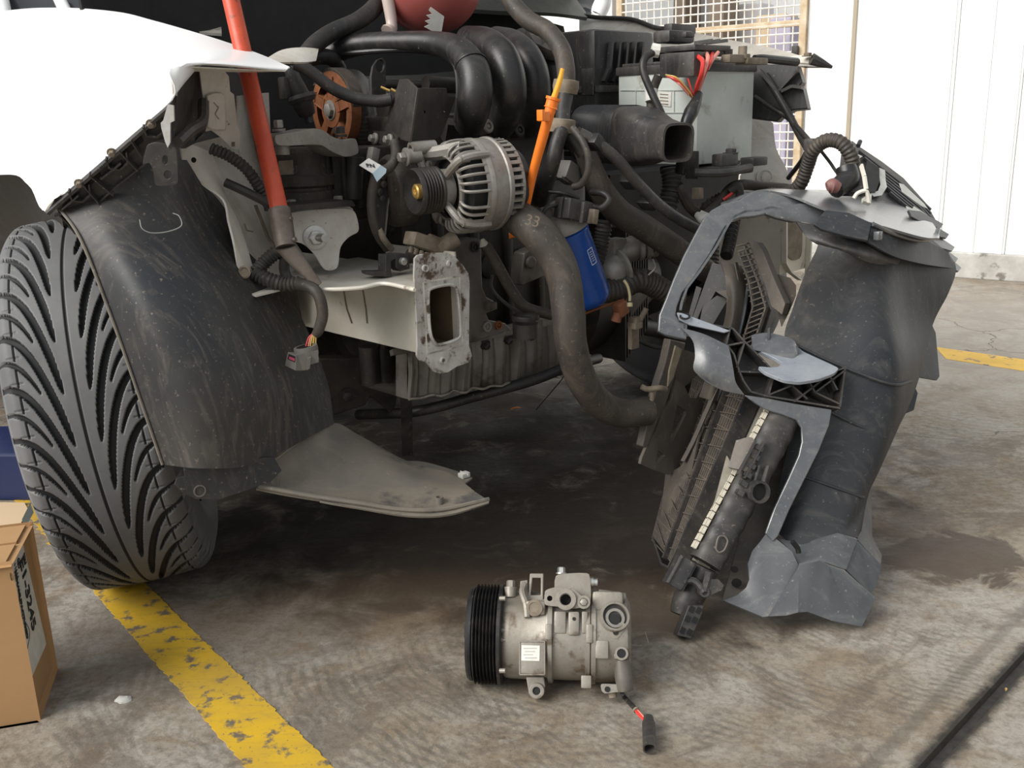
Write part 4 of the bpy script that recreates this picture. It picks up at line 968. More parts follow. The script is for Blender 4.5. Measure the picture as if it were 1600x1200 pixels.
bm = NB(); lathe(bm, [(.02, .062), (.044, .066), (.060, .075), (.064, .100), (.062, .156)], O, K, 48); obj('stator', bm, M['fitting_black'], al)
bm = NB(); pr = [(.012, .012), (.020, .010), (.030, .002), (.0335, 0), (.0355, .004)]
for k in range(6): pr += [(.0355, .008+.0048*k), (.0315, .0102+.0048*k)]
pr += [(.0355, .0375), (.0355, .041), (.028, .043)]
lathe(bm, pr, O, K, 48); pu = obj('pulley', bm, M['dark_steel'], al, label='six-groove black pulley')
bm = NB(); lathe(bm, [(.0115, .0125), (.0115, .005), (.009, .003), (.005, .003), (.004, .006)], O, K, 24); obj('pulley_nut', bm, M['gold'], pu)
bm = NB(); lathe(bm, [(.05, .160), (.056, .164), (.052, .182), (.02, .186)], O, K, 32); box(bm, ap_(.05, .170, 1.0), (.03, .05, .03), RC, .004); box(bm, ap_(.05, .175, .2), (.02, .03, .04), RC, .003); obj('rear_cover', bm, M['black_plastic'], al)
bm = NB(); e0 = W(652, 232, 1.55)
lathe(bm, [(.011, -.03), (.011, .012), (.006, .012), (.006, 0)], e0, -K, 20); tube(bm, [e0, W(668, 240, 1.56), ap_(.062, .08, 1.9)], [.010, .011, .013], 8, 3); tube(bm, [e0, W(660, 262, 1.55), W(672, 280, 1.56)], .007, 8, 3)
obj('mounting_lug', bm, M['alu'], al)
bm = NB(); p = W(637, 245, 1.54); lathe(bm, [(.012, -.02), (.012, 0), (.014, .001), (.014, .004), (.009, .005)], p, -K, 22); hexbolt(bm, p-K*.004, -K, .008, .010, False); obj('lug_bolt', bm, M['alu'], al)
bm = NB(); box(bm, W(660, 378, 1.55), (.055, .03, .022), RC @ Matrix.Rotation(.35, 3, 'Y'), .004)
for k in range(5): box(bm, W(642+8*k, 390+3*k, 1.535), (.005, .006, .010), RC @ Matrix.Rotation(.35, 3, 'Y'), .001)
tube(bm, [W(668, 378, 1.56), W(690, 384, 1.57), W(712, 372, 1.58)], .014, 12, 4); obj('plug_housing', bm, M['kerb'] if 0 else M['grime'], al)

# ---- tensioner side: pulleys, plate, wrapped hose, paper tag ----
bm = NB(); c_ = W(600, 300, 1.60)
lathe(bm, [(.034, 0), (.052, .004), (.058, .014), (.058, .040), (.050, .046)], c_, K, 40)
tp2 = obj('power_steering_pump', bm, M['dusty_rubber'], car)
bm = NB(); pc = pl3((585, 260, 1.58), (615, 260, 1.60), (600, 380, 1.58))
cplate(bm, [(584, 262), (596, 250), (606, 262), (612, 285), (606, 310), (602, 375), (590, 360), (582, 320), (578, 285)], pc, .004, [circ(594, 300, 5, 12, 9)]); obj('pump_bracket', bm, M['dusty_plastic'], tp2, bev=.0006)
bm = NB(); wallstrip(bm, [pc(607, 272, .001), pc(610, 290, .001), pc(605, 320, .001), pc(600, 374, .001)], pc.n, .004, .0015); obj('bright_edge', bm, M['alu'], tp2)
bm = NB()
for x, y in ((598, 288), (596, 310), (592, 300), (597, 276)): lathe(bm, [(.005, 0), (.006, .006), (.003, .008)], pc(x, y, -.001), pc.n, 10)
obj('pump_detail', bm, M['dusty_plastic'], tp2)
bm = NB(); lathe(bm, [(.04, 0), (.046, .006), (.046, .030)], W(612, 355, 1.68), K, 36); lathe(bm, [(.012, -.006), (.014, .002)], W(612, 355, 1.68), K, 20); obj('idler_pulley', bm, M['dark_steel'], car)
bm = NB(); tube(bm, [W(617, 222, 1.57), W(618, 245, 1.55), W(608, 262, 1.54), W(590, 273, 1.53), W(582, 300, 1.53), (W(582, 335, 1.53)), W(590, 365, 1.54), W(605, 388, 1.56)], .0078, 12, 6)
wh = obj('wrapped_hose', bm, M['dusty_rubber'], car)
bm = NB(); tube(bm, [W(592, 358, 1.535), W(600, 374, 1.54), W(612, 390, 1.56)], .005, 10, 4); obj('hose_end', bm, M['grime'], wh)
pt_ = pl3((562, 258, 1.52), (578, 246, 1.53), (588, 282, 1.50))
bm = NB(); cplate(bm, [(561, 258), (576, 247), (595, 258), (582, 271)], pt_, .0006); tg = obj('paper_tag', bm, M['label'], wh, label='white paper tag with a printed code')
bm = NB(); cplate(bm, [(595, 258), (604, 264), (603, 270), (589, 284), (582, 271)], pt_, .0006); obj('tag_band', bm, M['tag_blue'], tg)
text('BN', pt_(573, 261, .0004), pt_(590, 262)-pt_(576, 261), pt_(573, 252)-pt_(577, 262), .010, M['ink'], tg, bold=.0004)
bm = NB(); box(bm, W(583, 242, 1.58), (.014, .014, .022), RC @ Matrix.Rotation(.3, 3, 'Y'), .001); obj('hose_block', bm, M['alu'], wh)
bm = NB(); tube(bm, [W(555, 160, 1.75)]*0+[W(462, 100, 1.62), W(485, 112, 1.62), W(520, 138, 1.62), W(555, 153, 1.62), W(590, 158, 1.62), W(612, 155, 1.62)], .0098, 14, 7); obj('coolant_hose', bm, M['rubber'], car)
# left loom sensor
bm = NB(); tube(bm, [W(452, 105, 1.66), W(460, 125, 1.66), W(472, 158, 1.67), W(480, 178, 1.68)], [.010, .012, .018, .014], 14, 6)
lathe(bm, [(.022, 0), (.024, .006), (.020, .012)], W(470, 148, 1.66), V3((.25, 0, -1)), 20); tube(bm, [W(480, 178, 1.68), W(485, 192, 1.68)], .007, 10, 3); box(bm, W(448, 138, 1.66), (.02, .02, .035), RC, .003)
obj('sensor', bm, M['dusty_plastic'], car)
# corrugated loom and plug hanging under the inner wing
bm = NB(); ribtube(bm, [W(330, 232, 1.50), W(360, 245, 1.50), W(390, 270, 1.50), W(420, 320, 1.52)], .0085, .006, .10); tube(bm, [W(352, 285, 1.49), W(385, 300, 1.49), W(420, 318, 1.50)], .007, 8, 4); lm = obj('wiring_loom', bm, M['loom'], car)
bm = NB(); ribtube(bm, [W(458, 388, 1.44), W(436, 392, 1.44), W(415, 408, 1.44), W(400, 425, 1.43)], .010, .0055, .1); ribtube(bm, [W(398, 427, 1.425), W(420, 437, 1.42), W(446, 444, 1.42), W(470, 443, 1.42)], .0105, .006, .11)
tube(bm, [W(447, 395, 1.44), W(444, 420, 1.45), (W(450, 436, 1.45))], .008, 10, 4); obj('corrugated_sleeve', bm, M['loom'], lm)
bm = NB(); tube(bm, [W(466, 444, 1.42), W(484, 448, 1.40), W(498, 462, 1.39), W(504, 490, 1.39), W(498, 515, 1.39), W(492, 524, 1.39)], [.0105, .009, .0085, .0085, .008, .006], 12, 6); obj('taped_section', bm, M['dusty_rubber'], lm)
ends = [('red_wire', 478, 541, -.006), ('pink_wire', 482, 541, -.002), ('yellow_wire', 485, 541, .002), ('yellow_wire', 489, 542, .005), ('gold', 493, 541, .008)]
for i, (m_, x, y, dx) in enumerate(ends):
    bm = NB(); tube(bm, [W(492, 520, 1.39)+V3((dx*.3, 0, 0)), W((492+x)/2-3+i, 528, 1.388), W(x, y, 1.385)], .0012, 6, 5); obj('wire', bm, M[m_], lm)
pq = V3((.15, 0, -1)).normalized(); c_ = W(480, 540, 1.385)
bm = NB(); lathe(bm, [(.013, -.002), (.017, -.002), (.0175, .002), (.0165, .012), (.013, .016)], c_-V3((0, .012, 0)), pq, 22, cap=(False, True)); RQ = Matrix.Rotation(.5, 3, 'Z') @ Matrix.Rotation(-.35, 3, 'Y')
qf = pl3((463, 556, 1.352), (497, 548, 1.362), (462, 579, 1.352)); cplate(bm, [(463, 555), (478, 551), (497, 548), (498, 566), (484, 570), (482, 578), (462, 579)], qf, .022)
ql = pl3((450, 551, 1.366), (463, 556, 1.351), (446, 571, 1.366)); cplate(bm, [(450, 550), (463, 555), (462, 579), (445, 571)], ql, .016)
plg = obj('hanging_plug', bm, M['grey_plug'], lm, label='grey connector with coloured wires')
bm = NB(); q = ql; cplate(bm, [(451, 553), (461, 557), (460, 566), (449, 561)], q, .002, h=.0008); obj('slot', bm, M['fitting_black'], plg)
bm = NB(); cplate(bm, [(452, 557), (460.5, 560.5), (460, 564.5), (451, 560.5)], q, .001, h=.0016); obj('lock_tab', bm, M['crimson'], plg)
bm = NB(); cplate(bm, [(481, 560), (486, 558), (484, 576), (479, 578)], qf, .004, h=.004); obj('latch', bm, M['grey_plug'], plg)

# ---- small parts on the rail ----
bm = NB(); v5 = VP(-.06); cplate(bm, [(603, 398), (618, 397), (620, 403), (611, 408), (611, 430), (603, 430)], v5, .02); cplate(bm, [(582, 425), (612, 424), (612, 433), (590, 432), (584, 430)], v5, .03); cplate(bm, [(618, 396), (640, 397), (640, 420), (626, 424), (619, 418)], v5, .02); cn = obj('rail_connector', bm, M['dusty_plastic'], car, bev=.0006)
bm = NB(); lathe(bm, [(.006, 0), (.006, .006), (.003, .008)], v5(628, 408, .001), FV, 16); obj('metal_pin', bm, M['bright_metal'], cn)
bm = NB(); ribtube(bm, [W(640, 400, 1.55), W(660, 400, 1.57), W(680, 402, 1.6)], .011, .006, .12); obj('ribbed_boot', bm, M['dusty_rubber'], cn)

# ---- intake manifold ----
def rp_(pts, r, bm): tube(bm, [W(*p) for p in pts], r, 22, 10)
bm = NB()
tube(bm, [W(515, 84, 1.86), W(560, 70, 1.84), W(620, 66, 1.80), W(680, 68, 1.76), W(716, 80, 1.72), W(738, 108, 1.68), W(744, 140, 1.665), W(740, 170, 1.67), W(732, 196, 1.70)], [.020, .019, .018, .020, .0245, .027, .0275, .0275, .025], 24, 9)
mf = obj('intake_manifold', bm, M['black_plastic'], car, label='black plastic intake manifold with four curved runners')
for pts, r in (([(730, 62, 1.86), (760, 68, 1.80), (783, 88, 1.75), (794, 118, 1.73), (796, 150, 1.73), (790, 178, 1.75), (782, 198, 1.78)], [.024, .027, .0285, .029, .029, .028, .024]),
               ([(775, 62, 1.94), (800, 70, 1.88), (820, 88, 1.83), (832, 115, 1.81), (835, 148, 1.81), (830, 176, 1.83), (822, 200, 1.86)], [.024, .027, .0285, .029, .029, .028, .024]),
               ([(815, 64, 2.0), (835, 72, 1.95), (853, 88, 1.91), (866, 112, 1.89), (872, 142, 1.89), (868, 170, 1.91), (862, 195, 1.94)], [.024, .027, .0285, .029, .029, .028, .024])):
    bm = NB(); rp_(pts, r, bm); obj('runner', bm, M['black_plastic'], mf)
for cx, cy, Y, tx, ty in ((735, 100, 1.685, 26, -12), (788, 102, 1.745, 26, -12), (826, 102, 1.82, 24, -10), (860, 102, 1.90, 22, -10)):
    bm = NB(); d = (W(cx+9, cy+26, Y-.01)-W(cx-9, cy-20, Y+.03)).normalized(); R_ = (.0279 if Y < 1.7 else .0298)
    lathe(bm, [(R_-.002, -.0012), (R_, -.0012), (R_, .0012), (R_-.002, .0012)], W(cx+1, cy+2, Y), d, 40, cap=(False, False)); obj('weld_seam', bm, M['black_plastic'], mf)
bm = NB(); tube(bm, [W(532, 84, 1.84), W(620, 78, 1.79), W(682, 80, 1.75), W(703, 92, 1.71), W(714, 112, 1.68), W(716, 150, 1.67), (W(712, 190, 1.68))], .0045, 8, 7); obj('frame_rib', bm, M['black_plastic'], mf)
bm = NB(); patch(bm, [[W(700, 195, 1.72), W(770, 200, 1.76), W(880, 196, 1.90)], [W(695, 225, 1.74), W(770, 222, 1.79), W(880, 215, 1.93)]], 5, .02); mfl = obj('manifold_flange', bm, M['dark_steel'], mf)
for x, y, Y in ((763, 197, 1.72), (812, 203, 1.79), (850, 200, 1.85)):
    bm = NB(); p = W(x, y, Y); lathe(bm, [(.012, -.02), (.012, 0), (.010, .002), (.006, .002), (.0055, -.002), (.003, .001)], p, FV+ZV*.2, 20); obj('flange_bolt', bm, M['alu' if x < 800 else 'dark_steel'], mf)
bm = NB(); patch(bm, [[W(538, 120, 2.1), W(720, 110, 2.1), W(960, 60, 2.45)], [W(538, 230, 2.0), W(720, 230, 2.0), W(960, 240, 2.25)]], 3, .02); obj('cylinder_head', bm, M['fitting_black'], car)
bm = NB()
for x0, x1, y, Y, r in ((600, 705, 132, 1.86, .008), (665, 712, 132, 1.84, .014), (598, 640, 170, 1.80, .02), (596, 640, 190, 1.80, .018)): cyl(bm, W(x0, y-1, Y), W(x1, y+2, Y+.04), r)
obj('fuel_rail', bm, M['dark_steel'], car)

# ---- coolant tank and its hoses ----
tk = W(672, -22, 1.93)
bm = NB(); bmesh.ops.create_uvsphere(bm, u_segments=40, v_segments=24, radius=1)
for v in bm.verts: v.co = tk+V3((v.co.x*.094, v.co.y*.085, v.co.z*.086))
tank = obj('coolant_tank', bm, M['tank'], car, label='round reddish coolant expansion tank')
bm = NB(); tube(bm, [tk+V3((-.066, -.045, .06)), tk+V3((-.075, -.052, 0)), W(612, 38, 1.87), W(606, 50, 1.86)], [.012, .012, .010, .014], 12, 6); obj('moulded_seam', bm, M['tank_clear'], tank)
bm = NB(); lathe(bm, [(.02, 0), (.022, .02), (.014, .03)], tk+V3((.085, -.02, .04)), V3((1, -.2, .4)), 20); obj('side_stub', bm, M['tank_clear'], tank)
bm = NB(); lathe(bm, [(.034, 0), (.036, .004), (.036, .020), (.032, .026)], tk+V3((.01, 0, .082)), ZV, 28); obj('filler_cap', bm, M['blue'], tank)
q = pl3((672, 12, 1.838), (692, 20, 1.845), (684, 55, 1.862))
bm = NB(); cplate(bm, [(673, 11), (694, 26), (689, 56), (663, 42), (671, 38), (664, 33), (673, 30), (666, 24), (675, 22), (670, 16)], q, .0008); obj('level_label', bm, M['label'], tank, label='white notched level sticker')
bm = NB(); tube(bm, [W(598, -20, 1.93), W(588, 8, 1.9), W(560, 32, 1.86), W(520, 50, 1.83), W(494, 68, 1.8), W(478, 86, 1.78)], .0155, 14, 7); obj('coolant_hose', bm, M['rubber'], car)
bm = NB(); tube(bm, [W(480, 92, 1.8), W(500, 88, 1.82), W(520, 92, 1.84), W(530, 108, 1.86)], .014, 12, 6); obj('coolant_hose', bm, M['rubber'], car)
bm = NB(); tube(bm, [W(786, -25, 1.80), W(803, 8, 1.78), W(826, 32, 1.76), W(855, 48, 1.74), W(876, 75, 1.72), W(884, 108, 1.70), W(884, 138, 1.69)], .0155, 16, 8); h2 = obj('coolant_hose', bm, M['dusty_rubber'], car, label='dusty black hose from tank to clamp')
bm = NB()
for (x, y, Y, r) in ((884, 136, 1.69, .021), (878, 197, 1.66, .0215)):
    bm = NB()
    d = (W(876, 210, Y)-W(885, 130, Y)).normalized(); lathe(bm, [(r-.006, -.012), (r, -.011), (r+.001, 0), (r-.001, .010), (r-.007, .012)], W(x, y, Y), d, 28, cap=(False, False))
    obj('hose_collar', bm, M['grime'], h2)
bm = NB(); tube(bm, [W(884, 136, 1.69), W(880, 170, 1.67), W(878, 200, 1.65), W(870, 225, 1.64), W(863, 255, 1.64), W(852, 285, 1.66), W(842, 310, 1.70)], [.0135, .0125, .0125, .0125, .0125, .015, .018], 14, 7); obj('hose_lower', bm, M['rubber'], h2)

# ---- dipstick ----
bm = NB(); tube(bm, [W(863, 160, 1.53), W(857, 182, 1.53), W(846, 222, 1.54), W(833, 270, 1.56), W(823, 318, 1.58)], [.0092, .0082, .0078, .0072, .0064], 14, 6)
lathe(bm, [(.0115, 0), (.0115, .004), (.0095, .005), (.0095, .014), (.011, .016)], W(865, 152, 1.53), W(857, 182, 1.53)-W(865, 152, 1.53), 20); box(bm, W(850, 182, 1.515), (.014, .012, .014), RC, .001); box(bm, W(845, 180, 1.51), (.006, .012, .016), RC, .001)
ds = obj('dipstick_tube', bm, M['orange'], car, label='bright orange dipstick tube')
bm = NB(); tube(bm, [W(879, 107, 1.53), W(874, 128, 1.53), W(865, 154, 1.53)], [.0032, .0042, .0048], 10, 4); obj('dipstick_handle', bm, M['yellow_orange'], ds, label='yellow dipstick handle')
bm = NB(); tube(bm, [W(795, 366, 1.66), W(803, 366, 1.66), W(810, 370, 1.66)], [.008, .006, .003], 8, 3); obj('orange_clip', bm, M['orange'], car)

# ---- big radiator hose ----
bm = NB(); HP = [W(770, 318, 1.62), W(806, 338, 1.58), W(838, 362, 1.55), W(866, 398, 1.54), W(882, 440, 1.53), W(888, 490, 1.52), W(893, 540, 1.52), W(908, 590, 1.54), W(934, 628, 1.57), W(968, 645, 1.60), W(1012, 642, 1.63)]
tube(bm, HP, [.027, .0275, .029, .0285, .027, .0265, .0255, .0255, .025, .025, .026], 26, 8); rh = obj('radiator_hose', bm, M['dusty_rubber'], car, label='thick dusty black radiator hose')
text('33', W(818, 350, 1.515), V3((.9, .1, -.25)), V3((.3, 0, .9)), .024, M['grime'], rh, 'chalk_mark', th=.0002)
bm = NB(); lathe(bm, [(.007, 0), (.006, .002)], W(911, 548, 1.503), V3((.5, -1, 0)), 14); obj('hose_dimple', bm, M['rubber'], rh)
bm = NB(); tube(bm, [W(757, 382, 1.62), W(775, 410, 1.63), W(800, 455, 1.65), W(822, 480, 1.66), (W(862, 492, 1.68))], .0095, 12, 6); hs_ = obj('vacuum_hose', bm, M['dusty_rubber'], car)
bm = NB(); lathe(bm, [(.0095, 0), (.003, .012)], W(757, 384, 1.62), V3((-.3, 0, 1)), 10); obj('hose_tip', bm, M['rail'], hs_)
bm = NB(); lathe(bm, [(.018, -.025), (.022, -.024), (.022, 0), (.020, 0)], W(821, 505, 1.62), ZV, 28); lathe(bm, [(.023, -.008), (.024, -.004), (.023, 0)], W(821, 492, 1.62), ZV, 28, cap=(False, False)); obj('pipe_clamp', bm, M['dark_steel'], car)
bm = NB(); cplate(bm, [(815, 426), (820, 395), (835, 388), (850, 400), (853, 430), (815, 447)], VP(-.12), .03); lathe(bm, [(.012, 0), (.012, .008)], VP(-.12)(827, 410, .001), FV, 20); obj('starter_housing', bm, M['alu_dirty'], car, bev=.003)
bm = NB(); tube(bm, [W(769, 430, 1.68), W(768, 450, 1.68), (W(785, 470, 1.68)), W(810, 488, 1.68)], .003, 8, 5); obj('cable', bm, M['red_wire'] if 0 else M['loom'], car)

# ---- oil filter ----
f0, f1 = W(884, 358, 1.66), W(925, 474, 1.69); fd = (f1-f0).normalized(); fl_len = (f1-f0).length; fr_ = .0385
bm = NB(); lathe(bm, [(fr_-.004, 0), (fr_, .003), (fr_, .006), (fr_-.001, .008), (fr_-.001, fl_len-.018), (fr_-.003, fl_len-.010), (fr_-.010, fl_len-.002), (.012, fl_len)], f0, fd, 40)
of = obj('oil_filter', bm, M['blue'], car, label='blue canister oil filter')
bm = NB(); lathe(bm, [(.030, -.030), (.040, -.012), (.042, -.002), (.037, 0)], f0, fd, 36); lathe(bm, [(.012, -.05), (.016, -.02)], f0, fd, 20); obj('filter_housing', bm, M['alu'], of)
fa = (-CO.normalized() if 0 else (CO-f0)); fa = (fa-fd*fa.dot(fd)).normalized(); fb_ = fd.cross(fa)
if fb_.x < 0: fb_ = -fb_
def fpt(t, h, r=.0): return f0+fd*h+(fa*cos(t)+fb_*sin(t))*(fr_-.0008+r)
bm = NB()
for a0, a1 in (((.62, .038), (.62, .066)), ((.95, .038), (.95, .066))): tube(bm, [fpt(*a0), fpt(*a1)], .0005, 5, 1)
for h in (.038, .066): tube(bm, [fpt(.62+.055*k, h) for k in range(7)], .0005, 5, 1)
for k in range(5): tube(bm, [fpt(.70, .044+.004*k), fpt(.86, .044+.004*k)], .0004, 4, 1)
obj('filter_print', bm, M['label'], of)

# ---- connectors, small hoses in the middle ----
bm = NB(); R_ = RC @ Matrix.Rotation(.5, 3, 'Y'); box(bm, W(888, 270, 1.70), (.036, .03, .032), R_, .004); box(bm, W(880, 280, 1.685), (.02, .01, .004), R_, .001); c1 = obj('connector', bm, M['grey_plug'], car)
bm = NB(); R_ = RC @ Matrix.Rotation(.22, 3, 'Y'); box(bm, W(896, 328, 1.62), (.058, .035, .034), R_, .004)
for k in range(3): box(bm, W(876+17*k, 324+4*k, 1.598), (.004, .006, .034), R_, .001)
c2_ = obj('connector', bm, M['dusty_plastic'], car)
bm = NB(); box(bm, W(921, 338, 1.625), (.012, .03, .024), R_, .002); obj('connector_seal', bm, M['grime'], c2_)
def hose(name, pts, r, m='rubber', **k):
    b = NB(); tube(b, [W(*p) for p in pts], r, 12, 6); return obj(name, b, M[m], car, **k)
hose('coolant_hose', [(895, 205, 1.70), (915, 240, 1.70), (935, 290, 1.70), (965, 330, 1.72), (1005, 355, 1.74), (1050, 385, 1.76), (1105, 425, 1.80)], [.014, .018, .022, .0235, .0235, .0235, .022], 'dusty_rubber', label='wide black hose running down to the right')
hose('coolant_pipe', [(905, 208, 1.62), (935, 225, 1.62), (965, 250, 1.63), (995, 285, 1.65), (1030, 320, 1.67), (1065, 345, 1.70), (1110, 368, 1.74)], .0095, 'dusty_plastic')
for x, y, Y in ((928, 222, 1.62), (985, 283, 1.66), (1012, 316, 1.68)):
    bm = NB(); box(bm, W(x, y, Y), (.024, .028, .020), RC @ Matrix.Rotation(.7, 3, 'Y'), .003); obj('pipe_clip', bm, M['black_plastic'], car)
hose('wiring_harness', [(895, 200, 1.63), (910, 220, 1.61), (919, 245, 1.60), (918, 270, 1.60), (908, 288, 1.61), (896, 292, 1.62)], .0058, 'dusty_rubber')
hose('wiring_harness', [(890, 210, 1.66), (905, 230, 1.66), (912, 240, 1.66)], .012, 'rubber')
hose('wiring_harness', [(921, 322, 1.66), (940, 325, 1.64), (952, 312, 1.64), (942, 302, 1.65), (925, 300, 1.67)], .006, 'rubber')
hose('wiring_harness', [(845, 338, 1.60), (855, 325, 1.60), (872, 320, 1.61)], .003, 'rubber')
hose('wiring_harness', [(858, 300, 1.63), (880, 302, 1.62), (905, 310, 1.63)], .003, 'rubber')
bm = NB(); ribtube(bm, [W(945, 345, 1.74), W(940, 375, 1.74), W(932, 405, 1.73), W(925, 418, 1.72)], .014, .007, .1); obj('corrugated_hose', bm, M['loom'], car)
bm = NB(); ribtube(bm, [W(935, 455, 1.72), W(965, 452, 1.74), W(995, 438, 1.76), W(1020, 445, 1.78), W(1060, 470, 1.80)], .022, .009, .05); obj('corrugated_hose', bm, M['dusty_rubber'], car)
bm = NB(); ribtube(bm, [W(1048, 265, 1.86), W(1050, 290, 1.85), W(1042, 330, 1.84)], .018, .008, .09); obj('corrugated_hose', bm, M['loom'], car)
bm = NB(); ribtube(bm, [W(1148, 340, 2.0), W(1142, 370, 1.95), W(1135, 400, 1.9)], .012, .007, .1); obj('corrugated_hose', bm, M['loom'], car)
# thermostat housing
tc0 = W(955, 425, 1.76)
bm = NB(); bmesh.ops.create_uvsphere(bm, u_segments=28, v_segments=18, radius=.033)
for v in bm.verts: v.co = tc0+V3(v.co)
lathe(bm, [(.034, -.002), (.038, 0), (.038, .006), (.034, .008)], tc0+V3((.014, .006, .002)), V3((1, .5, .2)), 32); box(bm, W(960, 385, 1.78), (.04, .03, .03), RC, .006)
tube(bm, [W(965, 395, 1.79), W(990, 388, 1.80), W(1010, 380, 1.80)], [.02, .024, .022], 18, 4)
th_ = obj('thermostat_housing', bm, M['alu'], car)
bm = NB()
for k in range(3): lathe(bm, [(.024, 0), (.0265, .002), (.0265, .008), (.024, .010)], W(994+11*k, 386-3*k, 1.785), V3((1, .2, .15)), 28, cap=(False, False))
obj('hose_clamp', bm, M['alu'], th_)
bm = NB(); tube(bm, [W(975, 438, 1.68), W(981, 448, 1.68), W(984, 462, 1.68), W(984, 470, 1.68)], .0024, 8, 5); lathe(bm, [(.005, 0), (.005, .007)], W(984, 473, 1.68), V3((0, -.3, -1)), 10); obj('cable_tie', bm, mat('cream cable tie', (.55, .48, .27), .5), car)
bm = NB(); tube(bm, [W(1020, 405, 1.75), W(1024, 418, 1.75), W(1013, 430, 1.75)], .0016, 6, 4); obj('spring_clip', bm, M['alu'], car)
bm = NB(); R_ = RC @ Matrix.Rotation(-.35, 3, 'Y'); box(bm, W(970, 482, 1.70), (.022, .02, .024), R_, .003); cyl(bm, W(966, 488, 1.70), W(962, 502, 1.70), .009); obj('brown_connector', bm, mat('faded orange brown plastic', (.26, .10, .05), .6), car)
bm = NB(); box(bm, W(992, 508, 1.72), (.020, .02, .012), RC, .002); box(bm, W(993, 500, 1.72), (.016, .018, .012), RC, .002); box(bm, W(990, 528, 1.73), (.022, .01, .04), RC, .002); cyl(bm, W(1000, 500, 1.72), W(1010, 482, 1.72), .005); obj('sensor_bracket', bm, M['grime'], car)
hose('brake_line', [(908, 492, 1.70), (940, 480, 1.70), (975, 468, 1.72)], .0022, 'rust')
hose('wire_strand', [(890, 570, 1.56), (878, 592, 1.60), (865, 608, 1.66), (838, 640, 1.75)], .0011, 'rubber')
bm = NB(); patch(bm, [[c3(.55, -.34, .50), c3(.8, -.34, .48), c3(1.1, -.4, .50)], [c3(.55, -.36, .36), c3(.8, -.38, .31), c3(1.1, -.4, .36)], [c3(.58, -.44, .30), c3(.8, -.44, .27), c3(1.1, -.44, .32)]], 5, .03); obj('transmission_casing', bm, M['dark_steel'], car)
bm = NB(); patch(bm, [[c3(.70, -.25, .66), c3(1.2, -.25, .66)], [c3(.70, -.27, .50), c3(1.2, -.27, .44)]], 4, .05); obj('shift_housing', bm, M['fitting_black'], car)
hose('drive_shaft', [(940, 500, 2.2), (1060, 520, 2.4)], .02, 'dark_steel')
# ================= right side of the engine bay =================
def proj(p):
    q = CR.transposed() @ (V3(p)-CO); return 800-FPX*q.x/q.z, 600+FPX*q.y/q.z
def solve_len(P, d, tx):
    lo, hi = 0., 1.2; s = 1 if proj(P+d*hi)[0] > proj(P)[0] else -1
    for _ in range(30):
        m = (lo+hi)/2
        if (proj(P+d*m)[0]-tx)*s < 0: lo = m
        else: hi = m
    return lo
def carbox(bm, cx, y0, y1, Y, xl, xr, bev=.004, inset=0.):
    P = W(cx, y1, Y); zt = W(cx, y0, Y).z; a = solve_len(P, -FV, xl); b_ = solve_len(P, LV, xr)
    c = P-FV*a/2+LV*b_/2; c.z = (P.z+zt)/2; box(bm, c, (b_-inset, a-inset, abs(zt-P.z)), RC, bev); return P, a, b_, zt
bm = NB(); P, a, b_, zt = carbox(bm, 1088, 108, 258, 1.86, 966, 1174, .004)
bt = obj('battery', bm, M['battery'], car, label='pale grey-green battery case')
bm = NB(); c = P-FV*a/2+LV*b_/2; box(bm, (c.x, c.y, zt+.004), (b_+.008, a+.008, .016), RC, .003); box(bm, (c.x, c.y, zt+.014), (b_-.01, a-.01, .008), RC, .002); obj('battery_lid', bm, M['dusty_plastic'], bt)
bm = NB(); SP = UP(uv(P)[0])
for x0, x1 in ((970, 1072),): 
    for y in (141, 176): wallstrip(bm, [SP(x0, y), SP(x1, y)], -LV, .002, .0015)
for x in (994, 1022, 1054): wallstrip(bm, [SP(x, 141), SP(x, 176)], -LV, .002, .0015)
obj('case_rib', bm, M['battery'], bt)
bm = NB(); cplate(bm, [(1028, 142), (1049, 144), (1048, 167), (1029, 164)], Plane(SP.p-LV*.0015, -LV), .001); bl_ = obj('battery_label', bm, M['label'], bt)
bm = NB()
for k in range(4): wallstrip(bm, [SP(1032, 147+k*5), SP(1045, 148+k*5)], -LV, .0022, .0015)
obj('print', bm, M['grime'], bl_)
bm = NB(); q = W(1160, 92, 1.88); cyl(bm, q, q+ZV*.022, .008); lathe(bm, [(.014, 0), (.014, .008)], q, ZV, 20); box(bm, q+LV*-.03, (.05, .02, .014), RC, .003); box(bm, q+LV*.03-ZV*.004, (.07, .03, .012), RC, .003); obj('terminal_clamp', bm, M['grime'], bt)
bm = NB(); tube(bm, [q+LV*.04, W(1195, 92, 1.92), W(1245, 97, 1.98)], .008, 10, 4); obj('negative_lead', bm, M['black_plastic'], bt)
# fuse box
bm = NB(); carbox(bm, 1084, 80, 119, 1.79, 1030, 1104, .003); fb2 = obj('fuse_box', bm, M['dusty_plastic'], car, label='black fuse box on top of the battery')
bm = NB(); carbox(bm, 1086, 69, 78, 1.80, 1028, 1142, .002)
for k in range(4): carbox(bm, 1100+11*k, 76, 88, 1.83+.012*k, 1094+11*k, 1112+11*k, .001)
for k in range(3): wallstrip(bm, [W(1086+9*k, 70, 1.80+.03*k), W(1112+12*k, 66, 1.86+.03*k)], ZV, .006, .004)
obj('fuse_cover', bm, M['dusty_plastic'], fb2)
bm = NB(); carbox(bm, 1046, 46, 66, 1.84, 1019, 1086, .006); carbox(bm, 1050, 36, 52, 1.92, 1036, 1088, .004); carbox(bm, 1072, 49, 58, 1.83, 1064, 1086, .003); obj('terminal_cap', bm, M['dusty_plastic'], fb2)
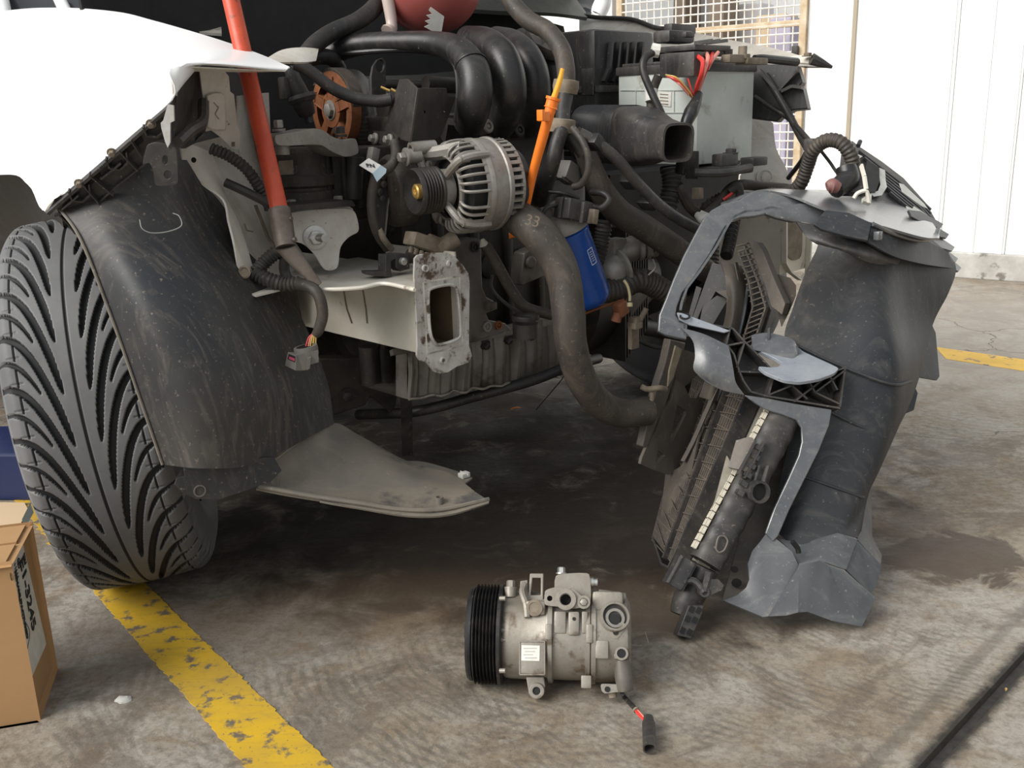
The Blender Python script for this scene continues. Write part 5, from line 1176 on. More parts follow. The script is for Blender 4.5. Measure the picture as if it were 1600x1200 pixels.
bm = NB(); tube(bm, [W(1018, 78, 1.80), W(1030, 80, 1.80)], .012, 10, 2); obj('white_cap', bm, M['label'], fb2)
for nm_, pts, r, m_ in (('wire', [(1090, 88, 1.80), (1098, 96, 1.78), (1096, 115, 1.78), (1090, 132, 1.80), (1086, 148, 1.82)], .0042, 'red_wire'),
                        ('wire', [(1104, 84, 1.82), (1106, 92, 1.80), (1100, 112, 1.79), (1092, 140, 1.81)], .0038, 'pink_wire'),
                        ('wire', [(1113, 84, 1.84), (1110, 95, 1.80), (1102, 112, 1.80), (1090, 146, 1.82)], .0038, 'red_wire'),
                        ('wire', [(1122, 82, 1.84), (1112, 95, 1.81), (1105, 108, 1.80)], .0034, 'pink_wire'),
                        ('wire', [(1042, 119, 1.80), (1056, 125, 1.79), (1072, 140, 1.80), (1084, 155, 1.81)], .0022, 'red_wire'),
                        ('wire', [(1040, 117, 1.80), (1058, 122, 1.79), (1076, 142, 1.80), (1085, 157, 1.81)], .0015, 'yellow_wire'),
                        ('wire', [(1046, 120, 1.80), (1062, 132, 1.79), (1076, 148, 1.80)], .0018, 'pink_wire'),
                        ('wire', [(1075, 122, 1.80), (1080, 140, 1.80), (1084, 152, 1.81)], .0015, 'red_wire')):
    bm = NB(); tube(bm, [W(*p) for p in pts], r, 8, 6); obj(nm_, bm, M[m_], fb2)
bm = NB(); tube(bm, [W(1093, 145, 1.81), W(1087, 160, 1.80), W(1080, 175, 1.79), W(1070, 200, 1.78), W(1066, 240, 1.80), W(1062, 268, 1.82)], [.006, .010, .013, .010, .009, .009], 12, 6); obj('taped_wires', bm, M['black_plastic'], fb2)
bm = NB(); tube(bm, [W(1024, 80, 1.80), W(1008, 90, 1.78), W(1005, 110, 1.77), (W(1016, 140, 1.76)), W(1030, 170, 1.75), W(1042, 196, 1.75)], .0066, 12, 6); obj('battery_lead', bm, M['rubber'], bt)
bm = NB(); tube(bm, [W(1029, 118, 1.80), W(1020, 142, 1.80), (W(1017, 165, 1.79)), W(1024, 190, 1.78)], .008, 12, 6); obj('battery_lead', bm, M['dusty_rubber'], bt)
bm = NB(); tube(bm, [W(1017, 140, 1.79), W(1018, 158, 1.785)], .011, 12, 2); obj('lead_sleeve', bm, M['label'], bt)
# tray and hold-down
bm = NB(); carbox(bm, 1125, 262, 276, 1.84, 1030, 1178, .004); carbox(bm, 1090, 236, 280, 1.83, 1070, 1092, .002); tr_ = obj('battery_tray', bm, M['dusty_plastic'], car)
bm = NB(); tube(bm, [W(1085, 270, 1.80), W(1130, 270, 1.80), W(1172, 262, 1.86)], .008, 10, 4); box(bm, W(1178, 252, 1.90), (.05, .03, .016), RC, .003); obj('tray_edge', bm, M['dusty_plastic'], tr_); bm = NB(); cplate(bm, rpoly([(1168, 250), (1169, 218), (1175, 213), (1180, 220), (1182, 250)], .2), VP(-.03), .006); obj('tray_tab', bm, M['dusty_plastic'], tr_)
bm = NB(); carbox(bm, 1128, 241, 261, 1.80, 1111, 1154, .004); hexbolt(bm, W(1142, 240, 1.84), ZV, .010, .008); obj('hold_down', bm, M['dusty_plastic'], tr_)
# air filter housing with ribbed side
bm = NB(); P, a, b_, zt = carbox(bm, 930, 44, 235, 2.0, 866, 1022, .014); af = obj('air_filter_housing', bm, M['black_plastic'], car, label='black air filter housing')
bm = NB(); FP = VP(uv(P)[1])
for x in (952, 964, 976, 988, 1000): wallstrip(bm, [FP(x, 66), FP(x-4, 108), FP(x-12, 128)], FV, .010, .006)
obj('housing_rib', bm, M['black_plastic'], af)
bm = NB(); SP = UP(uv(P)[0]); c = P-FV*a/2+LV*b_/2; box(bm, (c.x, c.y, W(905, 140, 2.0).z), (b_+.02, a+.02, .014), RC, .004); box(bm, FP(918, 128, .005), (.004, .03, .05), RC, .002); obj('housing_rim', bm, M['dusty_plastic'], af)
bm = NB(); cplate(bm, [(822, 42), (850, 46), (870, 58), (872, 80), (858, 78), (835, 66)], pl3((822, 42, 1.9), (870, 58, 1.88), (835, 66, 1.86)), .02); cyl(bm, W(845, 55, 1.86), W(852, 92, 1.86), .0022, seg=6); obj('sensor_plug', bm, M['dusty_plastic'], af)
# air intake duct, bellows and flared mouth
ax_ = (W(1060, 222, 1.66)-W(930, 205, 1.86)).normalized(); s_ = ax_.cross(ZV).normalized(); u_ = s_.cross(ax_)
if s_.dot(CO-W(1060, 222, 1.66)) < 0: pass
bm = NB(); rg = []
a0, a1 = W(905, 208, 1.90), W(985, 211, 1.775)
for i in range(81):
    t = i/80; k = 1+.03*math.cos(i*pi/2); sh = min(1, .62+t*2.2); rg.append((a0+(a1-a0)*t, s_, u_, .043*sh*k, .050*sh*k))
loft(bm, rg, 30, 3)
rg = [(W(893, 203, 1.93), s_, u_, .028, .028), (W(908, 207, 1.90), s_, u_, .028, .028)]; loft(bm, rg, 24, 2.2)
du = obj('air_duct', bm, M['black_plastic'], car, label='ribbed black air intake duct')
bm = NB(); m0 = W(1060, 223, 1.655); b0 = W(985, 211, 1.775)
def fr_ring(t, k): return (b0+(m0-b0)*t, s_, u_, k, k*1.08)
rr = [(b0, s_, u_, .044, .050), (b0+(m0-b0)*.3, s_, u_, .046, .049), (b0+(m0-b0)*.62, s_, u_, .036, .036), (b0+(m0-b0)*.9, s_, u_, .032, .0305), (b0+(m0-b0)*.93, s_, u_, .0335, .032), (m0, s_, u_, .0335, .032), (m0, s_, u_, .0295, .028), (b0+(m0-b0)*.5, s_, u_, .0285, .027)]
loft(bm, rr, 32, 4, cap=(True, False)); mo = obj('duct_mouth', bm, M['dusty_plastic'], du)
bm = NB(); loft(bm, [(b0+(m0-b0)*.48, s_, u_, .030, .029), (b0+(m0-b0)*.52, s_, u_, .0284, .027)], 24, 4); obj('duct_bore', bm, M['fitting_black'], mo)
# right wing, seen from inside, and its trim
bm = NB(); patch(bm, [[(905, 22, 3.0), (960, 30, 2.85), (1040, 42, 2.65), (1130, 60, 2.42), (1220, 78, 2.22), (1300, 104, 2.05)], [(905, 34, 2.95), (960, 45, 2.8), (1040, 60, 2.6), (1130, 76, 2.38), (1215, 88, 2.2), (1285, 104, 2.06)], [(905, 52, 2.9), (960, 66, 2.75), (1040, 82, 2.55), (1130, 92, 2.36), (1205, 98, 2.2), (1262, 104, 2.08)]], 6, .003)
rw = obj('right_wing', bm, M['white_inner'], car, label='white right wing edge seen from inside')
bm = NB(); tube(bm, [W(880, 18, 2.98), W(930, 27, 2.9), W(985, 30, 2.78), W(1020, 42, 2.68), W(1036, 45, 2.62)], .006, 8, 5); obj('bonnet_seal', bm, M['rubber'], rw)
bm = NB(); patch(bm, [[(1183, 94, 2.12), (1215, 93, 2.10), (1250, 86, 2.08), (1282, 92, 2.04)], [(1184, 100, 2.10), (1216, 100, 2.08), (1250, 98, 2.06), (1272, 100, 2.04)]], 4, .004); obj('hinge_strip', bm, M['rail'], rw)
bm = NB(); hexbolt(bm, W(1262, 88, 2.05), ZV, .008, .006); obj('bolt', bm, M['grime'], rw)
bm = NB(); tube(bm, [W(1268, 92, 2.04), W(1285, 99, 2.04), W(1300, 105, 2.04)], [.012, .008, .003], 8, 3); obj('wing_tip', bm, M['dusty_plastic'], rw)
bm = NB(); hb = pl3((1175, 100, 2.05), (1250, 104, 2.0), (1200, 190, 2.02))
cplate(bm, [(1150, 98), (1246, 102), (1254, 128), (1246, 138), (1254, 135), (1262, 170), (1240, 172), (1226, 178), (1214, 190), (1150, 182)], hb, .03)
hr = obj('right_headlamp_bracket', bm, M['fitting_black'] if 0 else M['black_plastic'], car, bev=.002)
bm = NB(); wallstrip(bm, [hb(1188, 110, .001), hb(1215, 140, .001), hb(1232, 168, .001)], hb.n, .02, .006); wallstrip(bm, [hb(1220, 142, .001), hb(1248, 112, .001)], hb.n, .015, .004); wallstrip(bm, [hb(1224, 144, .001), hb(1240, 136, .001), hb(1256, 138, .001)], hb.n, .018, .006); obj('bracket_rib', bm, M['dusty_plastic'], hr)
bm = NB(); patch(bm, [[(1166, 183, 2.12), (1190, 184, 2.12), (1208, 192, 2.12)], [(1164, 220, 2.10), (1195, 222, 2.10), (1213, 232, 2.10)], [(1160, 258, 2.08), (1200, 256, 2.08), (1228, 262, 2.08)], [(1155, 300, 2.06), (1200, 300, 2.06), (1240, 298, 2.06)]], 5, .004)
ri = obj('right_inner_wing', bm, M['white_inner'], car, label='white right inner wing with round boss')
bm = NB(); p = W(1195, 277, 2.065); lathe(bm, [(.018, 0), (.018, .003), (.014, .004), (.013, .002), (.010, .002), (.009, .006), (.004, .007)], p, V3((0, -1, .1)), 28); obj('boss', bm, M['white_inner'], ri)
bm = NB(); P, a, b_, zt = carbox(bm, 1218, 325, 430, 2.12, 1120, 1262, .004); rr_ = obj('right_chassis_rail', bm, M['rail'], car, label='stained cream right chassis rail end')
bm = NB(); FP = VP(uv(P)[1]+.001); cplate(bm, rpoly([(1229, 340), (1254, 340), (1254, 402), (1240, 408), (1229, 400)], .2), FP, .002, h=.002); obj('rail_hole', bm, M['grime'], rr_)
bm = NB(); wallstrip(bm, [FP(1222, 335, 0), FP(1222, 410, 0), FP(1230, 424, 0), FP(1246, 436, 0), FP(1258, 428, 0), FP(1262, 360, 0)], FV, .012, .005); obj('flange_edge', bm, M['rail'], rr_)
# dark fill: black sheet standing for shade around the gearbox, and arch panel
bm = NB(); patch(bm, [[c3(.62, -.6, .86), c3(.95, -.42, .88), c3(1.12, -.40, .84)], [c3(.62, -.5, .60), c3(.95, -.32, .60), c3(1.12, -.30, .58)], [c3(.68, -.5, .38), c3(.95, -.32, .34), c3(1.12, -.34, .34)], [c3(.72, -.6, .27), c3(.95, -.5, .25), c3(1.14, -.5, .24)]], 5, .02); obj('gearbox_shade_sheet', bm, M['fitting_black'], car)
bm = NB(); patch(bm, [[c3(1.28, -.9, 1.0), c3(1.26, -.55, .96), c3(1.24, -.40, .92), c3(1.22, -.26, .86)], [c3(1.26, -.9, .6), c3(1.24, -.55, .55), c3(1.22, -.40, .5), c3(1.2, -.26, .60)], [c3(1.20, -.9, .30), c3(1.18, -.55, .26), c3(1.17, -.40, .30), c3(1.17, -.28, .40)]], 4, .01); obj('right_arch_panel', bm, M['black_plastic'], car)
bm = NB(); ribtube(bm, [W(1110, 420, 1.85), W(1110, 360, 1.88), W(1105, 330, 1.9), W(1130, 312, 1.9)], .016, .008, .08); tube(bm, [W(1060, 290, 1.84), W(1075, 320, 1.84), W(1092, 336, 1.86)], .010, 10, 5); tube(bm, [W(1098, 340, 1.84), W(1125, 315, 1.86), W(1150, 290, 1.9), W(1200, 292, 1.95), W(1242, 296, 2.0)], .010, 12, 6); obj('right_loom', bm, M['dusty_rubber'], car)
bm = NB(); tube(bm, [W(1088, 335, 1.84), W(1100, 342, 1.83), W(1112, 340, 1.84)], [.006, .012, .008], 10, 4); tube(bm, [W(1094, 332, 1.84), W(1116, 344, 1.83), W(1128, 348, 1.84)], [.005, .009, .005], 10, 4); obj('corroded_lug', bm, M['label'], car)
for y in (300, 304):
    hose('wiring_harness', [(1140, 300, 1.86), (1152, 290+y-300, 1.86), (1156, 305, 1.86), (1150, 322, 1.86)], .008, 'dusty_rubber')
hose('red_lead', [(1130, 312, 1.85), (1140, 305, 1.85), (1146, 300, 1.86)], .003, 'red_wire')
bm = NB(); box(bm, W(1090, 302, 1.80), (.016, .016, .02), RC, .002); obj('fixing_clip', bm, M['grime'], car)
# looms leading from the car to the fallen front panel
hose('headlamp_loom', [(1196, 118, 2.03), (1215, 148, 2.0), (1232, 178, 1.97), (1250, 212, 1.93), (1262, 232, 1.88)], .0072, 'rubber')
hose('headlamp_loom', [(1178, 150, 2.0), (1205, 168, 2.0), (1228, 182, 1.98), (1245, 198, 1.94), (1268, 224, 1.88)], .0048, 'rubber')
hose('headlamp_loom', [(1262, 234, 1.88), (1252, 252, 1.92), (1232, 278, 2.0)], .0048, 'rubber')
bm = NB(); ribtube(bm, [W(1190, 302, 1.95), W(1228, 303, 1.90), W(1250, 288, 1.86), W(1262, 258, 1.84), W(1270, 236, 1.82), W(1290, 220, 1.80), W(1312, 222, 1.78), W(1328, 240, 1.77), W(1332, 262, 1.77), W(1322, 278, 1.77)], .0125, .007, .07, 14); lo2 = obj('corrugated_loom', bm, M['dusty_rubber'], car, label='looping corrugated cable loom')
bm = NB(); box(bm, W(1268, 226, 1.83), (.028, .02, .022), RC, .004); obj('loom_clip', bm, M['dusty_plastic'], lo2)
hose('thin_cable', [(1280, 232, 1.84), (1297, 254, 1.84), (1312, 274, 1.82), (1345, 300, 1.8)], .003, 'rubber')

# windscreen scuttle, glass and far trim, at the very top of the frame
M['olive'] = mat('olive black scuttle plastic', (.05, .052, .042), .5)
bm = NB(); patch(bm, [[(700, -60, 2.9), (800, -45, 2.9), (880, -20, 2.95), (915, 18, 3.0)], [(700, 12, 2.6), (800, 18, 2.6), (860, 20, 2.7), (918, 27, 2.9)]], 5, .01); obj('scuttle_panel', bm, M['olive'], car)
bm = NB(); patch(bm, [[(868, -60, 3.3), (960, -60, 3.4)], [(885, 10, 3.2), (925, 10, 3.3)], [(900, 24, 3.1), (932, 26, 3.1)]], 4, .01); obj('windscreen', bm, M['glass'], car)
bm = NB(); tube(bm, [W(940, -40, 3.1), W(944, 0, 3.1), W(936, 22, 3.1)], .022, 12, 5); obj('mirror_shell', bm, M['white_paint'], car)
bm = NB(); patch(bm, [[(205, -60, 2.55), (300, -60, 2.6), (420, -50, 2.6)], [(208, 8, 2.45), (300, 6, 2.5), (352, -6, 2.55)], [(216, 18, 2.44), (270, 20, 2.47), (352, 2, 2.52)]], 5, .01); sg_ = obj('scuttle_grille', bm, M['dusty_plastic'], car)
bm = NB()
for k in range(14): cyl(bm, W(212+11*k, 14-.2*k*k*.1, 2.43), W(250+11*k, -30, 2.5), .0022, seg=5)
obj('grille_slats', bm, M['grey_plug'], sg_)
bm = NB(); tube(bm, [W(216, 20, 2.42), W(240, 24, 2.42), W(280, 20, 2.44), W(350, 3, 2.5)], .006, 8, 6); obj('grille_edge', bm, M['label'], sg_)
bm = NB(); patch(bm, [[(-80, -60, 3.0), (120, -60, 3.0), (360, -60, 2.7)], [(-80, 60, 2.8), (120, 60, 2.7), (360, 60, 2.4)]], 4, .02); obj('windscreen_base', bm, M['glass'], car)
bm = NB(); cyl(bm, W(-6, -30, 2.9), W(8, 40, 2.6), .022); cyl(bm, W(84, -20, 2.85), W(108, 30, 2.6), .016); obj('screen_pillar', bm, M['white_paint'], car)
bm = NB(); patch(bm, [[(216, 26, 2.35), (290, 24, 2.35), (344, 6, 2.4)], [(270, 45, 2.2), (320, 50, 2.2), (346, 52, 2.2)]], 4, .006); obj('wing_channel', bm, M['white_inner'], car)
bm = NB(); patch(bm, [[(415, 92, 1.50), (440, 78, 1.55), (470, 74, 1.58), (498, 76, 1.60)], [(425, 97, 1.49), (450, 97, 1.52), (475, 97, 1.55), (494, 95, 1.58)]], 4, .003); obj('slam_panel_end', bm, M['white_inner'], car)
# ================= the fallen front panel with radiator =================
PC = pl3((1062, 1000, 1.352), (1340, 980, 1.372), (1200, 310, 1.66))
fp = root('front_panel', V3((.42, 1.45, 0)), 'black plastic front panel with radiator and fan shroud leaning on the floor beside the car', 'car front panel')
def Q(x, y, b=0.): return PC(x, y, -b)       # b = metres behind the near face
def QP(x, y, b=0.):
    p = Q(x, y, b); return p
# upper arm
bm = NB()
OUT = [(1028, 518), (1030, 492), (1040, 468), (1052, 437), (1068, 400), (1088, 362), (1100, 340), (1112, 328), (1130, 318), (1155, 312), (1176, 299), (1190, 297), (1215, 300), (1240, 306), (1262, 318), (1268, 330), (1258, 342), (1238, 346), (1212, 340), (1196, 334), (1180, 338), (1158, 340), (1142, 346), (1132, 356), (1110, 396), (1086, 432), (1066, 458), (1058, 480), (1056, 492), (1062, 502), (1075, 506), (1073, 531), (1058, 528), (1040, 524)]
plate(bm, [Q(x, y) for x, y in OUT], PC.n, .010)
arm2 = obj('upper_arm', bm, M['silver_plastic'], fp, bev=.002, label='worn grey upper mounting arm')
bm = NB(); wallstrip(bm, [Q(x, y, .034) for x, y in [(1056, 492), (1058, 480), (1066, 458), (1086, 432), (1110, 396), (1132, 356), (1142, 346), (1158, 340), (1180, 338), (1196, 334), (1238, 346)]], PC.n, .034, .004); obj('arm_flange', bm, M['silver_plastic'], arm2)
bm = NB(); patch(bm, [[Q(1125, 330, .0), Q(1180, 297, .0), Q(1262, 318, 0)], [Q(1122, 318, .06), Q(1185, 285, .06), Q(1300, 306, .07)]], 4, .003) if 0 else None
patch(bm, [[(1126, 322, 1.672), (1178, 299, 1.665), (1230, 303, 1.66), (1290, 326, 1.62), (1370, 350, 1.60), (1440, 370, 1.62), (1468, 372, 1.66)],
           [(1128, 316, 1.70), (1186, 297, 1.72), (1240, 296, 1.74), (1305, 306, 1.74), (1380, 330, 1.74), (1440, 352, 1.74), (1466, 362, 1.74)],
           [(1140, 318, 1.76), (1190, 304, 1.78), (1240, 297, 1.82), (1300, 297, 1.84), (1360, 305, 1.86), (1420, 326, 1.86), (1455, 345, 1.86)]], 6, .004)
top = obj('top_shelf', bm, M['silver_plastic'], fp, label='shiny worn top shelf of the panel')
bm = NB(); patch(bm, [[Q(1196, 334, 0), Q(1250, 318, -.01), Q(1330, 330, -.01), Q(1360, 342, 0)], [Q(1240, 346, 0), Q(1270, 350, -.006), Q(1330, 372, 0), Q(1356, 376, .01)]], 4, .003); obj('shelf_front', bm, M['silver_plastic'], top)
bm = NB(); dp = pl3((1280, 330, 1.60), (1362, 345, 1.60), (1300, 400, 1.55)); cplate(bm, [(1272, 350), (1290, 328), (1326, 332), (1362, 348), (1356, 376), (1320, 368), (1284, 358)], dp, .006); obj('dark_box', bm, M['panel'], top, bev=.001)
# white support plate behind the opening in the arm
bm = NB(); cplate(bm, [(1202, 425), (1235, 434), (1244, 446), (1244, 462), (1232, 490), (1222, 510)], PC, .004, h=-.10); obj('end_plate', bm, M['shroud'], fp)
# tray: light ledges, ring, webs
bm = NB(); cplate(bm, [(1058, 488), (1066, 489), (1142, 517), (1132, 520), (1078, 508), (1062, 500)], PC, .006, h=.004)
l1 = obj('ledge', bm, M['worn_sheen'], fp, bev=.001, label='worn ledge with painted sky sheen')
bm = NB(); lathe(bm, [(.009, 0), (.009, .002), (.006, .002), (.006, 0)], Q(1070, 495, -.005), V3((0, -.4, 1)), 20, cap=(False, False)); obj('ledge_hole', bm, M['black_plastic'], l1)
LD = ZV*.75+V3((0, -.66, 0)); lg = pl3((1180, 570, 1.53), (1310, 578, 1.53), (1220, 535, 1.60))
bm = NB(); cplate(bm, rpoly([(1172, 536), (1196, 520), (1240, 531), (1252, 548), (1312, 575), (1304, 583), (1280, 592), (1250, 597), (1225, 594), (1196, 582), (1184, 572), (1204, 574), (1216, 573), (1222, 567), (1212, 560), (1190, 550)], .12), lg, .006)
led = obj('worn_sheen_ledge', bm, M['worn_sheen'], fp, bev=.001, label='pale rounded ledge with open ring')
bm = NB(); patch(bm, [[lg(1174, 524, .012), lg(1200, 520, .016), lg(1238, 530, .014), lg(1246, 546, .010)], [lg(1176, 546, 0), lg(1200, 552, 0), lg(1236, 560, 0), lg(1246, 556, 0)]], 4, .003); box(bm, lg(1202, 521, .02), (.005, .004, .018), RC); obj('ledge_block', bm, M['silver_plastic'], led)
# skin and web plate of the lower ledge
bm = NB(); patch(bm, [[Q(1064, 512, -.002), Q(1100, 522, -.004), Q(1138, 540, -.004)], [Q(1082, 532, -.004), Q(1110, 538, -.010), Q(1142, 556, -.010)], [Q(1086, 556, -.004), Q(1112, 566, -.014), Q(1146, 578, -.012)], [Q(1084, 578, 0), Q(1112, 590, -.008), Q(1150, 598, -.008)], [Q(1104, 597, 0), Q(1130, 610, 0), Q(1163, 617, 0)]], 5, .003)
obj('curved_skin', bm, M['silver_plastic'], fp, label='dusty speckled curved skin')
bm = NB(); WB = [(1060, 508), (1068, 508), (1136, 520), (1154, 540), (1180, 566), (1200, 588), (1250, 600), (1308, 580), (1300, 640), (1240, 630), (1190, 626), (1163, 617), (1142, 580), (1136, 552), (1128, 542), (1062, 530)]
cplate(bm, WB, PC, .003, h=-.035); web = obj('web_plate', bm, M['dusty_plastic'], fp)
bm = NB()
def rib(*pts, d=.035, th=.0028): wallstrip(bm, [Q(x, y, .035) for x, y in pts], PC.n, d, th)
rib((1060, 508), (1068, 508), (1136, 520), (1154, 540), (1180, 566), (1200, 588), (1250, 600), (1308, 580), (1300, 640))
rib((1062, 530), (1095, 537), (1128, 546), (1138, 560), (1144, 580), (1152, 600), (1164, 617), (1190, 624))
rib((1062, 508), (1062, 530)); rib((1132, 519), (1126, 545)); rib((1128, 546), (1154, 541)); rib((1154, 541), (1142, 580)); rib((1144, 586), (1200, 588)); rib((1200, 588), (1190, 624))
rib((1204, 588), (1250, 628)); rib((1190, 622), (1252, 597)); rib((1230, 632), (1282, 592)); rib((1252, 600), (1262, 618), (1300, 636)); rib((1262, 618), (1308, 584)); rib((1284, 592), (1296, 614))
rib((1190, 624), (1240, 632), (1300, 642))
obj('web_rib', bm, M['dusty_plastic'], web)
# lower frame loop
bm = NB()
LO = [(1163, 617), (1200, 622), (1240, 630), (1300, 640), (1296, 664), (1280, 704), (1256, 752), (1234, 796), (1216, 838), (1208, 846), (1196, 833), (1210, 794), (1232, 748), (1248, 712), (1253, 690), (1252, 668), (1244, 656), (1222, 648), (1196, 640), (1180, 630)]
cplate(bm, LO, PC, .006, h=.001); lf = obj('lower_frame', bm, M['silver_plastic'], fp, bev=.0015, label='grey worn frame leg')
bm = NB(); wallstrip(bm, [Q(x, y, .03) for x, y in [(1196, 833), (1210, 794), (1232, 748), (1248, 712), (1253, 690), (1252, 668), (1244, 656), (1222, 648), (1196, 640)]], PC.n, .03, .003); obj('frame_flange', bm, M['dusty_plastic'], lf)
# large black air deflector panel
rows = [[(1275, 346, 1.66), (1335, 352, 1.64), (1400, 356, 1.68), (1440, 364, 1.74), (1482, 395, 1.80)],
        [(1280, 376, 1.62), (1340, 384, 1.60), (1400, 380, 1.66), (1440, 382, 1.72), (1494, 420, 1.80)],
        [(1258, 430, 1.61), (1320, 436, 1.61), (1378, 430, 1.63), (1420, 430, 1.69), (1482, 458, 1.77)],
        [(1240, 480, 1.61), (1310, 500, 1.60), (1380, 492, 1.60), (1420, 500, 1.67), (1458, 506, 1.74)],
        [(1226, 530, 1.60), (1300, 566, 1.58), (1390, 560, 1.57), (1424, 572, 1.63), (1440, 578, 1.68)],
        [(1240, 600, 1.58), (1310, 640, 1.55), (1385, 650, 1.55), (1408, 648, 1.58), (1418, 640, 1.62)],
        [(1232, 690, 1.55), (1290, 720, 1.52), (1350, 735, 1.52), (1372, 738, 1.54), (1386, 700, 1.58)],
        [(1215, 770, 1.52), (1262, 800, 1.48), (1318, 812, 1.48), (1338, 806, 1.50), (1358, 770, 1.54)],
        [(1206, 826, 1.48), (1246, 850, 1.44), (1300, 838, 1.455), (1334, 842, 1.47), (1346, 830, 1.50)]]
bm = NB(); patch(bm, rows, 6, .004); ad = obj('air_deflector', bm, M['panel'], fp, label='large folded matt black air deflector')
bm = NB(); patch(bm, [[(1244, 346, 1.645), (1300, 356, 1.63), (1360, 374, 1.615), (1420, 384, 1.64)], [(1262, 372, 1.625), (1310, 384, 1.60), (1366, 398, 1.592), (1404, 412, 1.63)], [(1280, 384, 1.618), (1330, 400, 1.60), (1366, 412, 1.598), (1400, 414, 1.635)]], 5, .004)
obj('brown_recess', bm, M['dusty_plastic'], fp, label='brown dusted recess under the top shelf')
for pts in ([(1226, 530, 1.593), (1300, 566, 1.573), (1390, 600, 1.555), (1424, 596, 1.61)], [(1290, 640, 1.545), (1330, 660, 1.54), (1384, 684, 1.545)], [(1240, 740, 1.52), (1300, 760, 1.50), (1350, 778, 1.505)]):
    bm = NB(); tube(bm, [W(*p) for p in pts], .0026, 6, 5); obj('moulded_ridge', bm, M['panel'], ad)
bm = NB(); q = pl3((1440, 520, 1.80), (1470, 585, 1.80), (1430, 580, 1.74)); cplate(bm, [(1448, 490), (1462, 520), (1468, 588), (1464, 594), (1430, 588), (1424, 560)], q, .004); obj('side_flap', bm, M['panel'], ad)
bm = NB(); q = pl3((1410, 605, 1.74), (1434, 610, 1.74), (1412, 645, 1.70)); cplate(bm, [(1400, 640), (1416, 602), (1430, 606), (1434, 614), (1428, 640), (1408, 648)], q, .004); obj('lower_flap', bm, M['panel'], ad)
# bottom skirt facets (deep folded plastic)
def facet(pix, b=0., th=.003, nm='skirt_facet', m='skirt', tilt=None):
    bm = NB(); pl_ = tilt or PC
    cplate(bm, pix, pl_, th, h=-b); return obj(nm, bm, M[m], fp)
def fac3(tris, nm='skirt_facet', m='skirt'):
    bm = NB(); P = [W(*t) for t in tris]; n = (P[1]-P[0]).cross(P[2]-P[0])
    if n.dot(CO-P[0]) < 0: n = -n
    n.normalize(); a_ = [bm.verts.new(p) for p in P]; b__ = [bm.verts.new(p-n*.003) for p in P]
    bm.faces.new(a_); bm.faces.new(b__[::-1]); k = len(P)
    for i in range(k): bm.faces.new((a_[i], a_[(i+1) % k], b__[(i+1) % k], b__[i]))
    bmesh.ops.triangulate(bm, faces=[f for f in bm.faces if len(f.verts) > 4]); return bm
sk = obj('bottom_skirt', fac3([(1196, 835, 1.43), (1214, 843, 1.425), (1238, 862, 1.41), (1248, 884, 1.40), (1200, 963, 1.362), (1192, 964, 1.362), (1130, 938, 1.385), (1152, 930, 1.39), (1166, 918, 1.395), (1171, 905, 1.40), (1169, 880, 1.41), (1176, 860, 1.418), (1188, 846, 1.425)]), M['skirt'], fp, label='folded grey bottom skirt')
for pts in ([(1249, 883, 1.395), (1280, 876, 1.392), (1296, 885, 1.40), (1320, 893, 1.405), (1368, 936, 1.40), (1347, 979, 1.365), (1336, 977, 1.362), (1300, 970, 1.364), (1262, 956, 1.366), (1247, 957, 1.362)],
            [(1249, 883, 1.395), (1247, 957, 1.362), (1228, 962, 1.362), (1200, 963, 1.362)],
            [(1216, 842, 1.43), (1250, 850, 1.44), (1310, 834, 1.452), (1340, 843, 1.456), (1322, 890, 1.42), (1280, 875, 1.415), (1249, 883, 1.41), (1238, 862, 1.42)],
            [(1340, 845, 1.47), (1378, 884, 1.47), (1369, 916, 1.44), (1360, 930, 1.43), (1344, 912, 1.42), (1322, 890, 1.425)],
            [(1336, 805, 1.52), (1361, 747, 1.58), (1363, 838, 1.55), (1378, 868, 1.52), (1376, 882, 1.49), (1340, 844, 1.49)]):
    obj('skirt_facet', fac3(pts), M['skirt'], sk)
bm = NB(); tube(bm, [Q(1238, 846, -.012), Q(1246, 856, -.008), Q(1248, 864, -.006)], .0042, 8, 3); obj('keyhole_slot', bm, M['fitting_black'], sk)
# inner wall seen through the lower opening
bm = NB(); patch(bm, [[(1196, 650, 1.62), (1230, 655, 1.62), (1262, 660, 1.6)], [(1180, 740, 1.57), (1215, 745, 1.57), (1250, 750, 1.55)], [(1158, 830, 1.50), (1185, 832, 1.50), (1214, 840, 1.49)], [(1128, 940, 1.40), (1160, 935, 1.41), (1185, 930, 1.43)]], 4, .003); iwp = obj('inner_panel', bm, M['shroud'], fp)
for x, y, rx, ry in ((1148, 890, 6, 5), (1151, 911, 8, 7)):
    bm = NB(); plate(bm, [W(px_, py_, 1.415) for px_, py_ in circ(x, y, rx, 14, ry)], (0, -1, 0), .001); obj('panel_hole', bm, M['fitting_black'], iwp)
